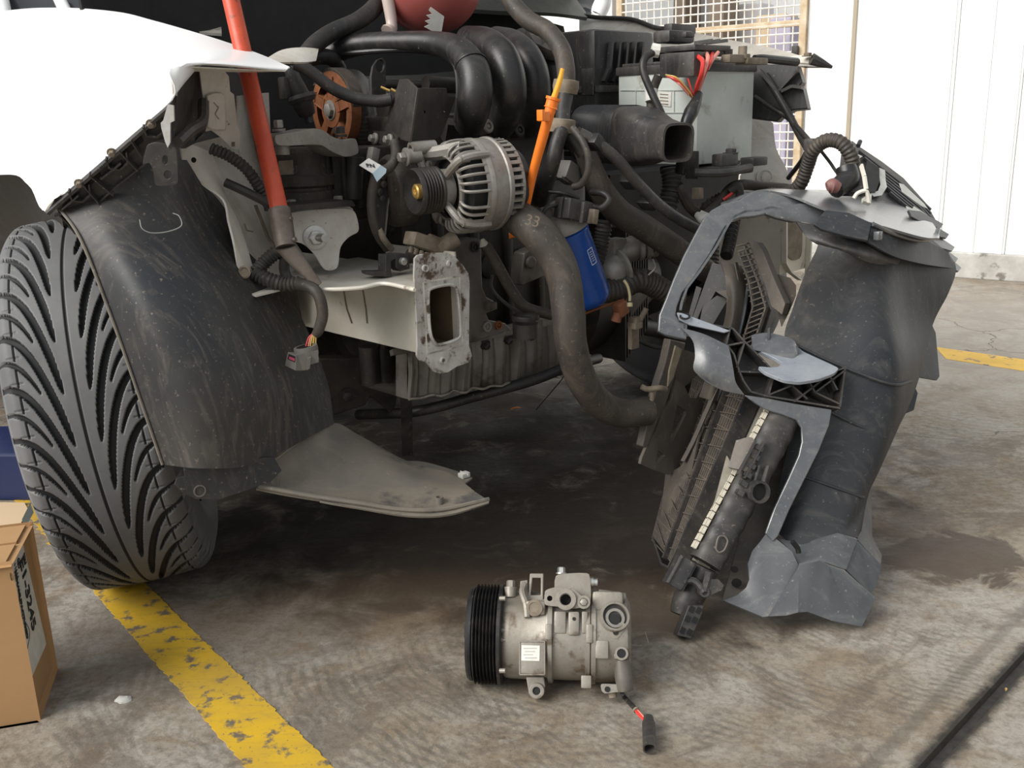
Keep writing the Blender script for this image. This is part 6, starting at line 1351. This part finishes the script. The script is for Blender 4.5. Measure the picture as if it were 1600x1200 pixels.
# radiator: core going back, side tank with crimp tabs
def RD(t, s, b=0):   # t 0 top..1 bottom along tank; s 0 tank .. 1 far edge
    p0, p1 = Q(1205, 640, .04+b), Q(1078, 905, .02+b); q0, q1 = W(1098, 585, 1.86), W(1032, 845, 1.66)
    a = p0+(p1-p0)*t; c = q0+(q1-q0)*t; return a+(c-a)*s
rd = None
bm = NB(); patch(bm, [[RD(t, s) for s in (0, .5, 1)] for t in (-.15, .4, 1)], 4, .022); core = obj('radiator_core', bm, M['core'], fp, label='dusty radiator core')
gn = (RD(1, 0)-RD(0, 0)).cross(RD(0, 1)-RD(0, 0)).normalized()
if gn.dot(CO-RD(.5, .5)) < 0: gn = -gn
bm = NB()
for i in range(28):
    s = .12+.88*i/27
    if s > .16: wallstrip(bm, [RD(-.10, s)+gn*.012, RD(1.0, s)+gn*.012], gn, .007, .0022)
for j in range(19):
    t = -.08+1.08*j/18; wallstrip(bm, [RD(t, .14)+gn*.012+gn*.002, RD(t+.02, 1)+gn*.014], gn, .005, .002)
for j in range(10):
    t = .02+.1*j; wallstrip(bm, [RD(t, .2)+gn*.016, RD(t+.055, .55)+gn*.018, RD(t, .95)+gn*.016], gn, .005, .0016)
obj('fin_guard', bm, M['shroud'], core, label='diamond fin guard with dusty webs')
bm = NB(); wallstrip(bm, [RD(-.12, .13)+gn*.004, RD(1.02, .13)+gn*.004], gn, .03, .004); wallstrip(bm, [RD(-.12, .45)+gn*.012, RD(1.02, .42)+gn*.012], gn, .016, .005); wallstrip(bm, [RD(1.0, .0), RD(1.06, .5), RD(1.0, 1.)], gn, .02, .004); obj('guard_frame', bm, M['dusty_plastic'], core)
bm = NB()
ta, tb = Q(1222, 652, .03), Q(1102, 880, .01)
td = (tb-ta).normalized(); tn = PC.n; ts = td.cross(tn).normalized()
if ts.x < 0: ts = -ts
rg = []
for i in range(40):
    t = i/39; w_ = .030*(1-.12*t)*(1+.03*math.cos(i*pi/2)); rg.append((ta+(tb-ta)*t, ts, tn, w_, .026*(1+.04*math.cos(i*pi/2))))
loft(bm, rg, 24, 2.6); tankp = obj('radiator_tank', bm, M['dusty_plastic'], fp, label='black ribbed radiator side tank')
for i in range(20):
    t = .015+i/20.5
    if .27 < t < .42: continue
    bm = NB(); p = ta+(tb-ta)*t-ts*.0305+tn*.012; R_ = Matrix((ts, td, tn)).transposed(); box(bm, p, (.0060, .0100, .010), R_, .0008); obj('crimp_tab', bm, M['crimp'], tankp)
bm = NB(); plate(bm, [Q(x, y, .004) for x, y in [(1136, 712), (1146, 730), (1143, 745), (1118, 800), (1098, 852), (1088, 866), (1100, 828), (1118, 780)]], tn, .004); obj('core_edge', bm, M['crimp'] if 0 else mat('pale bare core', (.36, .34, .28), .7, 0, (.24, .21, .16), 40, .5, .4), core)
bm = NB(); p = Q(1183, 768, -.01); dd = (tn*.9+V3((.2, 0, -.15))).normalized(); lathe(bm, [(.018, -.03), (.018, .010), (.014, .010), (.0135, -.004)], p, dd, 24, cap=(True, True)); stb = obj('pipe_stub', bm, M['dusty_plastic'], tankp)
bm = NB(); lathe(bm, [(.0134, 0), (.0134, .001)], p+dd*.002, dd, 20); obj('stub_bore', bm, M['fitting_black'], stb)
bm = NB()
for dx in (0, 14): tube(bm, [Q(1186+dx, 728, -.006), Q(1176+dx, 762, -.008)], .004, 8, 3)
for k in range(6): box(bm, Q(1186-6*k, 700+14*k, -.012)-ts*.0, (.012, .006, .006), Matrix((ts, td, tn)).transposed(), .001)
wallstrip(bm, [Q(1192, 690, -.004), Q(1160, 748, -.004)], tn, .012, .003); wallstrip(bm, [Q(1178, 690, -.006), Q(1150, 742, -.006)], tn, .012, .003)
obj('tank_bracket', bm, M['dusty_plastic'], tankp)
bm = NB(); P = [Q(x, y, -.018) for x, y in rpoly([(1118, 858), (1122, 838), (1132, 837), (1138, 845), (1132, 860), (1124, 864)], .2)]; tube(bm, P+[P[0]], .0016, 6, 2); obj('oval_boss', bm, M['shroud'], tankp)
bm = NB(); patch(bm, [[Q(1150, 688, .0), Q(1176, 684, -.01), Q(1186, 712, -.01)], [Q(1138, 730, .0), Q(1160, 735, -.012), Q(1172, 742, -.01)]], 4, .006); obj('corner_bracket', bm, M['shroud'], fp)
# foot of the tank with square sockets
bm = NB(); R_ = Matrix((ts, td, tn)).transposed()
tube(bm, [Q(1100, 885, .02), Q(1074, 940, .03), Q(1066, 962, .03)], [.024, .024, .020], 16, 4); box(bm, Q(1062, 895, .0), (.022, .040, .03), R_, .004)
lathe(bm, [(.008, -.02), (.008, .004), (.0045, .004), (.0045, .0)], Q(1100, 925, -.02), tn, 16); tube(bm, [Q(1068, 908, -.01), Q(1085, 908, -.015), Q(1100, 925, -.02)], .006, 8, 4); tube(bm, [Q(1100, 925, -.02), Q(1108, 895, -.015)], .006, 8, 3)
plate(bm, [Q(x, y, -.02) for x, y in [(1104, 905), (1122, 905), (1131, 914), (1128, 922), (1110, 930), (1102, 928)]], tn, .004)
ft = obj('tank_foot', bm, M['dusty_plastic'], tankp)
sock = [(1086, 952), (1081, 967), (1072, 986)]
bm = NB()
FO_ = [(1076, 946), (1100, 946), (1096, 962), (1080, 998), (1058, 993), (1066, 972)]
plate(bm, [Q(x, y, -.016) for x, y in FO_], tn, .030)
obj('socket_block', bm, M['dusty_plastic'], ft, bev=.001)
for x, y in [(1081, 952), (1092, 954), (1075, 967), (1086, 969), (1067, 985), (1078, 988)]:
    bm = NB(); box(bm, Q(x, y, -.0166), (.0075, .0095, .0012), R_ , .0); obj('socket', bm, M['fitting_black'], ft)
# tall louvred condenser edge
lq = pl3((1170, 378, 1.72), (1224, 475, 1.66), (1130, 560, 1.72))
bm = NB(); cplate(bm, [(1168, 375), (1184, 379), (1192, 392), (1208, 432), (1227, 474), (1222, 492), (1204, 478), (1196, 450)], lq, .02); lv = obj('louvre_frame', bm, M['shroud'], fp, bev=.001, label='dusty louvred condenser frame')
bm = NB()
for i in range(24):
    t = i/23; a_ = lq(1168+34*t-26*max(0, t-.5)*2*.6, 384+(575-384)*t, -.006); x0, y0 = 1171+31*min(1, t*2)-60*max(0, t-.5), 380+190*t
    b1_ = lq(x0, y0, 0); b2_ = lq(x0-16-14*t, y0+4+10*t, 0); wallstrip(bm, [b1_, b2_], lq.n, .010, .0022)
wallstrip(bm, [lq(1166, 384), lq(1188, 440), lq(1200, 480), lq(1180, 540), lq(1166, 600)], lq.n, .010, .003); wallstrip(bm, [lq(1158, 396), lq(1174, 440), lq(1180, 480), lq(1162, 540), lq(1150, 590)], lq.n, .010, .003); wallstrip(bm, [lq(1152, 410), lq(1160, 450), lq(1156, 500), lq(1140, 560), lq(1128, 590)], lq.n, .010, .002)
obj('louvre_slats', bm, M['shroud'], lv)
bm = NB(); cplate(bm, [(1164, 384), (1200, 475), (1204, 484), (1170, 600), (1125, 600), (1150, 480)], lq, .004, h=-.022); obj('louvre_back', bm, M['black_plastic'], lv)
# fan shroud and blades
sh_rows = [[(1126, 408, 1.74), (1146, 412, 1.74), (1172, 420, 1.76), (1178, 430, 1.78)], [(1134, 440, 1.71), (1150, 446, 1.70), (1168, 450, 1.73), (1174, 456, 1.75)], [(1134, 490, 1.70), (1146, 494, 1.68), (1162, 498, 1.71), (1166, 500, 1.73)], [(1120, 540, 1.70), (1132, 544, 1.68), (1148, 548, 1.70), (1152, 552, 1.72)], [(1092, 620, 1.70), (1110, 625, 1.68), (1128, 628, 1.70), (1134, 630, 1.72)]]
bm = NB(); patch(bm, sh_rows, 6, .004); fs = obj('fan_shroud', bm, M['shroud'], fp, label='dusty brown-grey fan shroud')
bm = NB(); tube(bm, [W(1172, 422, 1.75), W(1168, 452, 1.72), W(1160, 500, 1.70), W(1144, 560, 1.69), W(1120, 625, 1.69)], .0035, 8, 6); obj('shroud_rim', bm, M['silver_plastic'], fs)
sq = pl3((1110, 412, 1.74), (1146, 425, 1.72), (1080, 520, 1.70))
bm = NB(); cplate(bm, [(1144, 410), (1147, 424), (1144, 452), (1118, 455), (1134, 465), (1136, 470), (1120, 495), (1108, 520), (1096, 512), (1118, 455), (1126, 411)], sq, .003) if 0 else None
cplate(bm, [(1118, 455), (1146, 452), (1150, 462), (1138, 468)], sq, .004, h=.004); obj('blade_tip', bm, M['shroud'], fs)
for pix in ([(1113, 411), (1127, 413), (1098, 478), (1080, 520), (1074, 518), (1090, 474)], [(1127, 412), (1146, 424), (1144, 453), (1118, 455), (1104, 480), (1098, 476)], [(1120, 462), (1138, 467), (1118, 500), (1100, 528), (1090, 520), (1098, 478)], [(1088, 447), (1096, 450), (1080, 500), (1070, 515), (1074, 498)]):
    bm = NB(); cplate(bm, pix, sq, .003, h=-.01-.006*random.random()); obj('fan_blade', bm, M['dusty_plastic'], fs)
# dirt strip and left frame leg, bracket with windows
fl_q = pl3((1070, 540, 1.70), (1005, 720, 1.62), (1100, 600, 1.74))
bm = NB(); cplate(bm, [(1048, 530), (1072, 536), (1060, 575), (1044, 622), (1030, 662), (1014, 700), (1004, 698), (1014, 650), (1026, 610), (1040, 566)], fl_q, .016); ll = obj('side_leg', bm, M['shroud'], fp, bev=.002, label='mud-caked side leg')
bm = NB(); cplate(bm, [(1056, 540), (1066, 546), (1052, 590), (1044, 604), (1046, 580)], fl_q, .003, h=.003); obj('dried_mud', bm, M['label'] if 0 else mat('dried pale mud', (.42, .36, .26), .85, 0, (.25, .2, .14), 40), ll)
bm = NB(); cplate(bm, [(1064, 545), (1086, 552), (1084, 575), (1090, 585), (1068, 606), (1060, 612), (1056, 596), (1056, 572)], fl_q, .006, h=-.008)
cplate(bm, [(1056, 592), (1070, 604), (1078, 622), (1088, 622), (1100, 600), (1122, 600), (1118, 630), (1088, 690), (1060, 735), (1044, 742), (1020, 734), (1001, 725), (1003, 716), (1014, 690), (1030, 650), (1050, 624)], fl_q, .006, [[(1058, 633), (1072, 643), (1072, 648), (1048, 695), (1046, 692)], [(1028, 704), (1039, 711), (1026, 726), (1024, 724)]], h=.0)
obj('shroud_corner', bm, M['shroud'], ll, label='tan plastic corner with triangular windows')
bm = NB(); tube(bm, [W(1002, 604, 1.62), W(1012, 608, 1.62), W(1030, 606, 1.62), W(1040, 608, 1.63)], .005, 10, 5); tube(bm, [W(1018, 612, 1.62), W(1018, 625, 1.62), W(1010, 632, 1.62)], .004, 8, 4); obj('drain_tube', bm, M['grime'], ll)
bm = NB(); wallstrip(bm, [W(1118, 602, 1.69), W(1102, 640, 1.68), W(1080, 690, 1.66), (W(1064, 720, 1.65))], fl_q.n, .008, .003); obj('corner_rib', bm, M['shroud'], ll)
bm = NB(); patch(bm, [[W(1040, 740, 1.70), W(1070, 720, 1.66), W(1100, 640, 1.68)], [W(1034, 790, 1.67), W(1050, 800, 1.62), W(1070, 790, 1.60)], [W(1031, 842, 1.66), W(1044, 856, 1.58), W(1056, 862, 1.53)]], 4, .004); obj('mesh_screen', bm, M['shroud'], ll)
# slatted grille deck on the far upper side
dk = pl3((1330, 240, 1.92), (1480, 330, 1.96), (1400, 380, 1.74))
bm = NB(); cplate(bm, [(1322, 222), (1332, 220), (1345, 230), (1378, 252), (1412, 278), (1448, 318), (1466, 350), (1464, 366), (1450, 372), (1434, 366), (1362, 314), (1330, 280), (1318, 260)], dk, .012)
gd = obj('grille_deck', bm, M['dusty_plastic'], fp, bev=.001, label='dusty slatted grille deck')
bm = NB()
for k in range(7):
    o_ = k*.012; wallstrip(bm, [dk(1340+8*k, 238+12*k*.9, .001), dk(1420+5*k, 300+9*k, .001), dk(1452, 330+6*k, .001)], dk.n, .006, .005)
obj('deck_slats', bm, M['panel'], gd)
for pix in ([(1374, 262), (1383, 266), (1384, 282), (1386, 292), (1378, 305), (1366, 307), (1360, 302), (1372, 298), (1376, 288), (1374, 276)],
            [(1405, 286), (1412, 288), (1444, 318), (1450, 326), (1440, 322), (1410, 300)], [(1416, 322), (1426, 326), (1428, 322), (1452, 338), (1464, 350), (1460, 360), (1446, 350), (1420, 332)],
            [(1330, 222), (1336, 230), (1338, 240), (1348, 244), (1342, 248), (1334, 242)]):
    bm = NB(); cplate(bm, pix, dk, .001, h=.0075); obj('white_smear', bm, M['foam'], gd)
bm = NB(); wallstrip(bm, [W(1347, 258, 1.72), W(1352, 276, 1.70), W(1355, 296, 1.69)], V3((-1, -.3, 0)), .004, .007); tube(bm, [W(1334, 310, 1.69), W(1340, 302, 1.69), W(1352, 298, 1.69), W(1356, 304, 1.69), W(1358, 316, 1.69)], .0035, 8, 5); cplate(bm, [(1350, 300), (1362, 304), (1361, 318), (1350, 314)], dk, .006, h=.04); obj('latch_bracket', bm, M['rail'], gd)
bm = NB(); cplate(bm, [(1355, 250), (1374, 262), (1374, 284), (1368, 300), (1357, 300), (1350, 274)], dk, .002, h=.010); obj('deck_opening', bm, M['fitting_black'], gd)
bm = NB(); patch(bm, [[(1312, 272, 1.75), (1345, 258, 1.76)], [(1310, 300, 1.72), (1352, 300, 1.70)]], 3, .01); tube(bm, [W(1322, 262, 1.74), W(1324, 280, 1.73), W(1305, 296, 1.71)], [.018, .020, .016], 14, 5); obj('latch_housing', bm, M['black_plastic'], gd)
bm = NB(); tube(bm, [W(1292, 292, 1.70), W(1300, 290, 1.70), W(1310, 294, 1.70)], [.008, .013, .010], 12, 4); obj('cable_end', bm, mat('dull red grommet', (.22, .10, .09), .6), gd)
bm = NB(); cyl(bm, W(1341, 228, 1.80), W(1344, 221, 1.81), .004); obj('peg', bm, M['panel'], gd)
for i, (x, y) in enumerate([(1440, 330), (1452, 346), (1464, 366), (1472, 384), (1480, 398)]):
    bm = NB(); q = pl3((x, y, 1.84), (x+30, y+26, 1.86), (x-24, y+4, 1.74))
    cplate(bm, [(x-20, y-2), (x-2, y), (x+34-i*3, y+20), (x+30-i*3, y+26), (x+10, y+22), (x-16, y+8)], q, .004); obj('lower_slat', bm, M['panel'] if i < 2 else M['skirt'], gd)
bm = NB(); patch(bm, [[(1362, 348, 1.60), (1400, 362, 1.62), (1440, 374, 1.68), (1480, 392, 1.76)], [(1356, 378, 1.58), (1396, 400, 1.60), (1440, 412, 1.66), (1492, 420, 1.80)]], 4, .004); obj('deck_side', bm, M['panel'], gd)
bm = NB(); tube(bm, [W(1364, 350, 1.595), W(1400, 366, 1.612), W(1436, 375, 1.65), W(1460, 370, 1.70), W(1466, 358, 1.72)], .004, 8, 6); obj('rounded_lip', bm, M['silver_plastic'], gd)
bm = NB(); box(bm, W(1372, 368, 1.585), (.014, .01, .014), RC, .002); obj('deck_clip', bm, M['silver_plastic'], gd)

# ================= compressor =================
c0, c1_ = Zp(757, 991, .0695), Zp(985, 997, .066); E1 = (c1_-c0).normalized()
CC = Zp(870, 993, .068); E3 = (CO-CC); E3 = (E3-E1*E3.dot(E1)).normalized(); E2 = E3.cross(E1)
mp = (CC-CO).length/FPX*1.0
CX = Plane(CC, E3)
def K_(x, y, h=0.): return CX(x, y, h)
def ax(x): return (K_(x, 991+(x-757)*.03)-CC).dot(E1)
comp = root('ac_compressor', Zp(870, 1062), 'dusty cast aluminium compressor with black grooved pulley lying on the floor', 'compressor')
RE = Matrix((E1, E2, E3)).transposed()
def R(px): return px*mp
pr = [(R(50), ax(781)), (R(58), ax(786)), (R(63), ax(792)), (R(64), ax(800)), (R(65), ax(855)), (R(66), ax(857)), (R(70), ax(858)), (R(70), ax(864)), (R(65.5), ax(866)), (R(64), ax(866)), (R(64), ax(914)), (R(69), ax(915)), (R(69), ax(921)), (R(66), ax(922)), (R(69), ax(924)), (R(69), ax(930)), (R(66), ax(931)), (R(65), ax(970)), (R(62), ax(978)), (R(50), ax(984)), (R(8), ax(985))]
bm = NB(); lathe(bm, pr, CC, E1, 64); obj('housing', bm, M['alu_comp'], comp, label='cast aluminium housing')
hs2 = bpy.data.objects['housing']
bm = NB(); lathe(bm, [(R(67), 0), (R(67), .001)], CC+E1*ax(922.5), E1, 48); obj('gasket', bm, M['rust'], hs2)
pp = [(R(20), ax(740)), (R(52), ax(740)), (R(60), ax(733)), (R(66), ax(734)), (R(69), ax(738)), (R(69), ax(742)), (R(66), ax(743)), (R(73), ax(745))]
for k in range(7): pp += [(R(74), ax(746+5.2*k)), (R(67), ax(748.6+5.2*k))]
pp += [(R(74), ax(781)), (R(74), ax(786)), (R(68), ax(788)), (R(45), ax(789))]
bm = NB(); lathe(bm, pp, CC, E1, 72); cpu = obj('pulley', bm, M['black_plastic'], comp, label='black seven-groove pulley')
bm = NB(); lathe(bm, [(R(30), ax(738)), (R(34), ax(735)), (R(30), ax(731)), (R(12), ax(730))], CC, E1, 40); lathe(bm, [(R(9), ax(726)), (R(9), ax(736))], CC, E1, 6); obj('clutch_hub', bm, M['dark_steel'], cpu)
HB = R(60)    # height of features toward camera
def ring(bm, x, y, h, r0, r1, d, n=None): lathe(bm, [(r1, -.004), (r1, d), (r0, d), (r0, -.002)], K_(x, y, h), n or E3, 28, cap=(False, False))
def blk(bm, x0, y0, x1, y1, h0, h1, bev=.002):
    a, b_ = K_(x0, y0, h1), K_(x1, y1, h1); c = (a+b_)/2-E3*(h1-h0)/2
    box(bm, c, (abs((b_-a).dot(E1)), abs((b_-a).dot(E2)), h1-h0), RE, bev)
def dark(x, y, h, r, nm='bore', par=None, n=None, m='fitting_black'):
    b = NB(); lathe(b, [(r, 0), (r, .0006)], K_(x, y, h), n or E3, 22); return obj(nm, b, M[m], par or comp)
H1 = R(62)
# nameplate pad
bm = NB(); blk(bm, 812, 1002, 851, 1054, R(55), R(67), .002); pad = obj('nameplate_pad', bm, M['alu_comp'], comp)
bm = NB(); wallstrip(bm, [K_(x, y, R(66.5)) for x, y in [(812, 1002), (851, 1002), (851, 1054), (812, 1054), (812, 1002)]], E3, .0016, .0016); obj('pad_border', bm, M['alu_comp'], pad)
bm = NB(); blk(bm, 815, 1008, 843, 1033, R(66), R(67.8), 0); npl = obj('nameplate', bm, M['label'], pad, label='worn silver-white nameplate')
bm = NB()
for k in range(4): wallstrip(bm, [K_(818+2*(k % 2), 1013+5*k, R(67.8)), K_(839-3*(k % 3), 1013+5*k, R(67.8))], E3, .0002, .0006)
obj('faded_print', bm, M['grime'], npl)
# top bracket frame with slot
bm = NB(); plate(bm, [K_(x, y, R(40)) for x, y in [(828, 896), (849, 896), (849, 945), (842, 958), (824, 958), (820, 938), (826, 925)]], E3, R(25), [[K_(x, y, R(40)) for x, y in [(832, 903), (845, 903), (845, 930), (829, 930)]]]); obj('top_bracket', bm, M['alu_comp'], comp, bev=.001)
bm = NB(); plate(bm, [K_(x, y, R(36)) for x, y in [(813, 908), (824, 906), (826, 928), (820, 935), (812, 925)]], E3, R(20)); tube(bm, [K_(820, 912, R(40)), K_(816, 925, R(48)), K_(822, 945, R(58)), K_(824, 965, R(62))], R(5), 8, 4); blk(bm, 821, 938, 852, 962, R(30), R(63), .004); obj('bracket_web', bm, M['alu_comp'], comp, bev=.0006)
bm = NB(); ring(bm, 835, 950, R(60), R(8), R(12), .004); lathe(bm, [(R(8), 0), (R(8), .003)], K_(835, 950, R(60)), E3, 6); obj('side_bolt', bm, M['grime'], comp)
bm = NB(); p = K_(798, 920, R(30)); lathe(bm, [(R(9), -R(12)), (R(9), 0)], p, E2, 20); hexbolt(bm, p, E2, R(6.5), R(11)); obj('top_bolt', bm, M['alu_comp'], comp)
# manifold block
bm = NB(); plate(bm, rpoly([K_(x, y, R(52)) for x, y in [(867, 897), (922, 894), (924, 930), (922, 948), (906, 951), (866, 930)]], .12), E3, R(34)); obj('manifold_block', bm, M['alu_comp'], comp, bev=.004)
bm = NB(); plate(bm, rpoly([K_(x, y, R(70)) for x, y in [(851, 922), (868, 917), (896, 919), (912, 935), (920, 938), (922, 947), (912, 949), (890, 952), (874, 948), (850, 946)]], .15), E3, R(22), [[K_(x, y, R(70)) for x, y in circ(884, 937, 8.6, 18)], [K_(x, y, R(70)) for x, y in circ(859, 935, 4.3, 12)]]); mp_ = obj('port_plate', bm, M['alu_comp'], comp, bev=.001)
bm = NB(); ring(bm, 884, 937, R(68), R(9), R(15), R(7)); obj('port_rim', bm, M['alu_comp'], mp_); dark(884, 937, R(55), R(9), par=mp_); dark(859, 935, R(60), R(4.6), par=mp_)
bm = NB(); ring(bm, 912, 941, R(68), R(6), R(9.5), R(4)); hexbolt(bm, K_(912, 941, R(70)), E3, R(5.5), R(4), False); obj('plate_bolt', bm, M['alu_comp'], mp_)
bm = NB(); p = K_(877, 897, R(40)); lathe(bm, [(R(8), 0), (R(8), .002)], p, E2, 20); hexbolt(bm, p, E2, R(6), R(9), False); obj('block_bolt', bm, M['bright_metal'], comp)
bm = NB(); p = K_(922, 910, R(40)); lathe(bm, [(R(8), 0), (R(8), R(5)), (R(6), R(5)), (R(6), R(11))], p, E1, 16); obj('end_bolt', bm, M['bright_metal'], comp)
bm = NB(); blk(bm, 866, 955, 884, 990, R(50), R(66)); blk(bm, 888, 955, 905, 993, R(50), R(69), .003); blk(bm, 909, 955, 918, 990, R(50), R(66)); obj('cast_ribs', bm, M['alu_comp'], comp); dark(897, 967, R(69.2), R(2.6))
for a_ in ((852, 975, 862, 1000, R(55), R(71)), (908, 1055, 924, 1076, R(30), R(48)), (916, 975, 926, 1005, R(58), R(71))):
    bm = NB(); blk(bm, *a_); obj('flange_lug', bm, M['alu_comp'], comp)
# rear head
bm = NB(); blk(bm, 925, 923, 974, 955, R(20), R(56), .006); cyl(bm, K_(935, 928, R(40)), K_(977, 934, R(40)), R(7)); blk(bm, 930, 1000, 951, 1030, R(50), R(68), .003); blk(bm, 958, 975, 982, 1032, R(25), R(62), .006); rh2 = obj('rear_head', bm, M['alu_comp'], comp)
bm = NB(); d = (E3*.92+E2*.2+E1*.15).normalized()
lathe(bm, [(R(22), -R(30)), (R(22), 0), (R(21), R(2)), (R(18), R(2)), (R(17.5), -R(14))], K_(961, 963, R(66)), d, 40, cap=(False, False)); plate(bm, rpoly([K_(x, y, R(66)) for x, y in [(944, 975), (950, 984), (953, 996), (964, 999), (972, 990), (980, 972)]], .2), E3, R(20)); sp_ = obj('suction_port', bm, M['alu_comp'], comp, label='open suction port ring')
bm = NB(); lathe(bm, [(R(18), 0), (R(18), .001)], K_(961, 963, R(62)), d, 30); obj('port_bore', bm, M['dark_steel'], sp_)
bm = NB(); lathe(bm, [(R(15), 0), (R(14), .006), (R(10), .006), (R(9), .0)], K_(960, 967, R(60)), d, 30, cap=(False, False)); obj('inner_ring', bm, M['alu'], sp_)
dark(960, 968, R(66), R(8), 'inner_bore', sp_); dark(962, 988, R(66.6), R(4), 'screw_hole', sp_)
bm = NB(); ring(bm, 971, 1021, R(62), R(6.5), R(9.5), R(3)); obj('side_port', bm, M['alu_comp'], comp); dark(971, 1021, R(63), R(6.8))
bm = NB(); cyl(bm, K_(982, 1008, R(20)), K_(1003, 1009, R(18)), R(1.2), seg=8); cyl(bm, K_(1008, 987, R(20)), K_(1013, 1004, R(18)), R(.6), seg=6); cyl(bm, K_(982, 982, R(40)), K_(986, 982, R(40)), R(3)); obj('valve_pin', bm, M['grime'], comp)
bm = NB(); tube(bm, [K_(971, 1030, R(48)), K_(974, 1055, R(44)), K_(977, 1078, R(40))], [R(11), R(13), R(12)], 18, 4); obj('control_valve', bm, M['alu_dirty'], comp)
bm = NB(); plate(bm, rpoly([K_(x, y, R(44)) for x, y in [(938, 1068), (975, 1070), (978, 1080), (960, 1082), (945, 1084), (940, 1080)]], .15), E3, R(16)); obj('valve_bracket', bm, M['alu_comp'], comp, bev=.001)
dark(949, 1077, R(44.6), R(4))
bm = NB(); cyl(bm, K_(957, 1082, R(30)), K_(958, 1090, R(30)), R(6)); obj('valve_nut', bm, M['grime'], comp)
bm = NB(); plate(bm, [K_(x, y, R(30)) for x, y in [(822, 1058), (850, 1058), (852, 1072), (848, 1084), (826, 1084), (824, 1070)]], E3, R(16)); ring(bm, 839, 1079, R(22), R(5.5), R(11.5), R(12)); obj('lower_ear', bm, M['alu_comp'], comp, bev=.001)
dark(839, 1079, R(31), R(5.8))
for x, y in ((784, 985), (784, 1000), (783, 935), (784, 1048)):
    bm = NB(); cyl(bm, K_(781, y, R(58)), K_(790, y, R(60)), R(3.5)); obj('rim_bolt', bm, M['alu_comp'], comp)
# pigtail
g0 = K_(972, 1084, R(36)); g1 = Zp(993, 1108, .018)
bm = NB(); tube(bm, [g0, K_(978, 1092, R(24)), g1], R(3.6), 10, 5); obj('pigtail_sleeve', bm, M['rubber'], comp)
bm = NB(); lathe(bm, [(R(4.5), 0), (R(4.5), R(3))], g1, (Zp(1008, 1128, .014)-g1), 14); obj('sleeve_tie', bm, M['grime'], comp)
for o_, m_ in ((-1.6, 'red_wire'), (1.4, 'pink_wire'), (0, 'red_wire')):
    bm = NB(); tube(bm, [g1+E1*R(o_), Zp(1001, 1118, .016)+E1*R(o_*1.6), Zp(1009, 1126, .014)+E1*R(o_)], R(1.5), 8, 5); obj('wire', bm, M[m_], comp)
k0, k1 = Zp(1013, 1122, .013), Zp(1015, 1170, .0105); kd = (k1-k0).normalized(); ks = kd.cross(ZV).normalized(); ku = ks.cross(kd)
bm = NB(); loft(bm, [(k0-kd*.002, ks, ku, R(4), R(4)), (k0, ks, ku, R(7), R(7)), (k0+kd*.010, ks, ku, R(8), R(8)), (k0+kd*.012, ks, ku, R(9), R(8.6)), (k1, ks, ku, R(9), R(8.6)), (k1, ks, ku, R(7), R(6.6)), (k1-kd*.012, ks, ku, R(7), R(6.6))], 20, 2.6); obj('pigtail_plug', bm, M['dusty_plastic'], comp)
bm = NB(); loft(bm, [(k1-kd*.013, ks, ku, R(7), R(6.6)), (k1-kd*.012, ks, ku, R(7), R(6.6))], 16, 2.6); obj('plug_bore', bm, M['fitting_black'], comp)
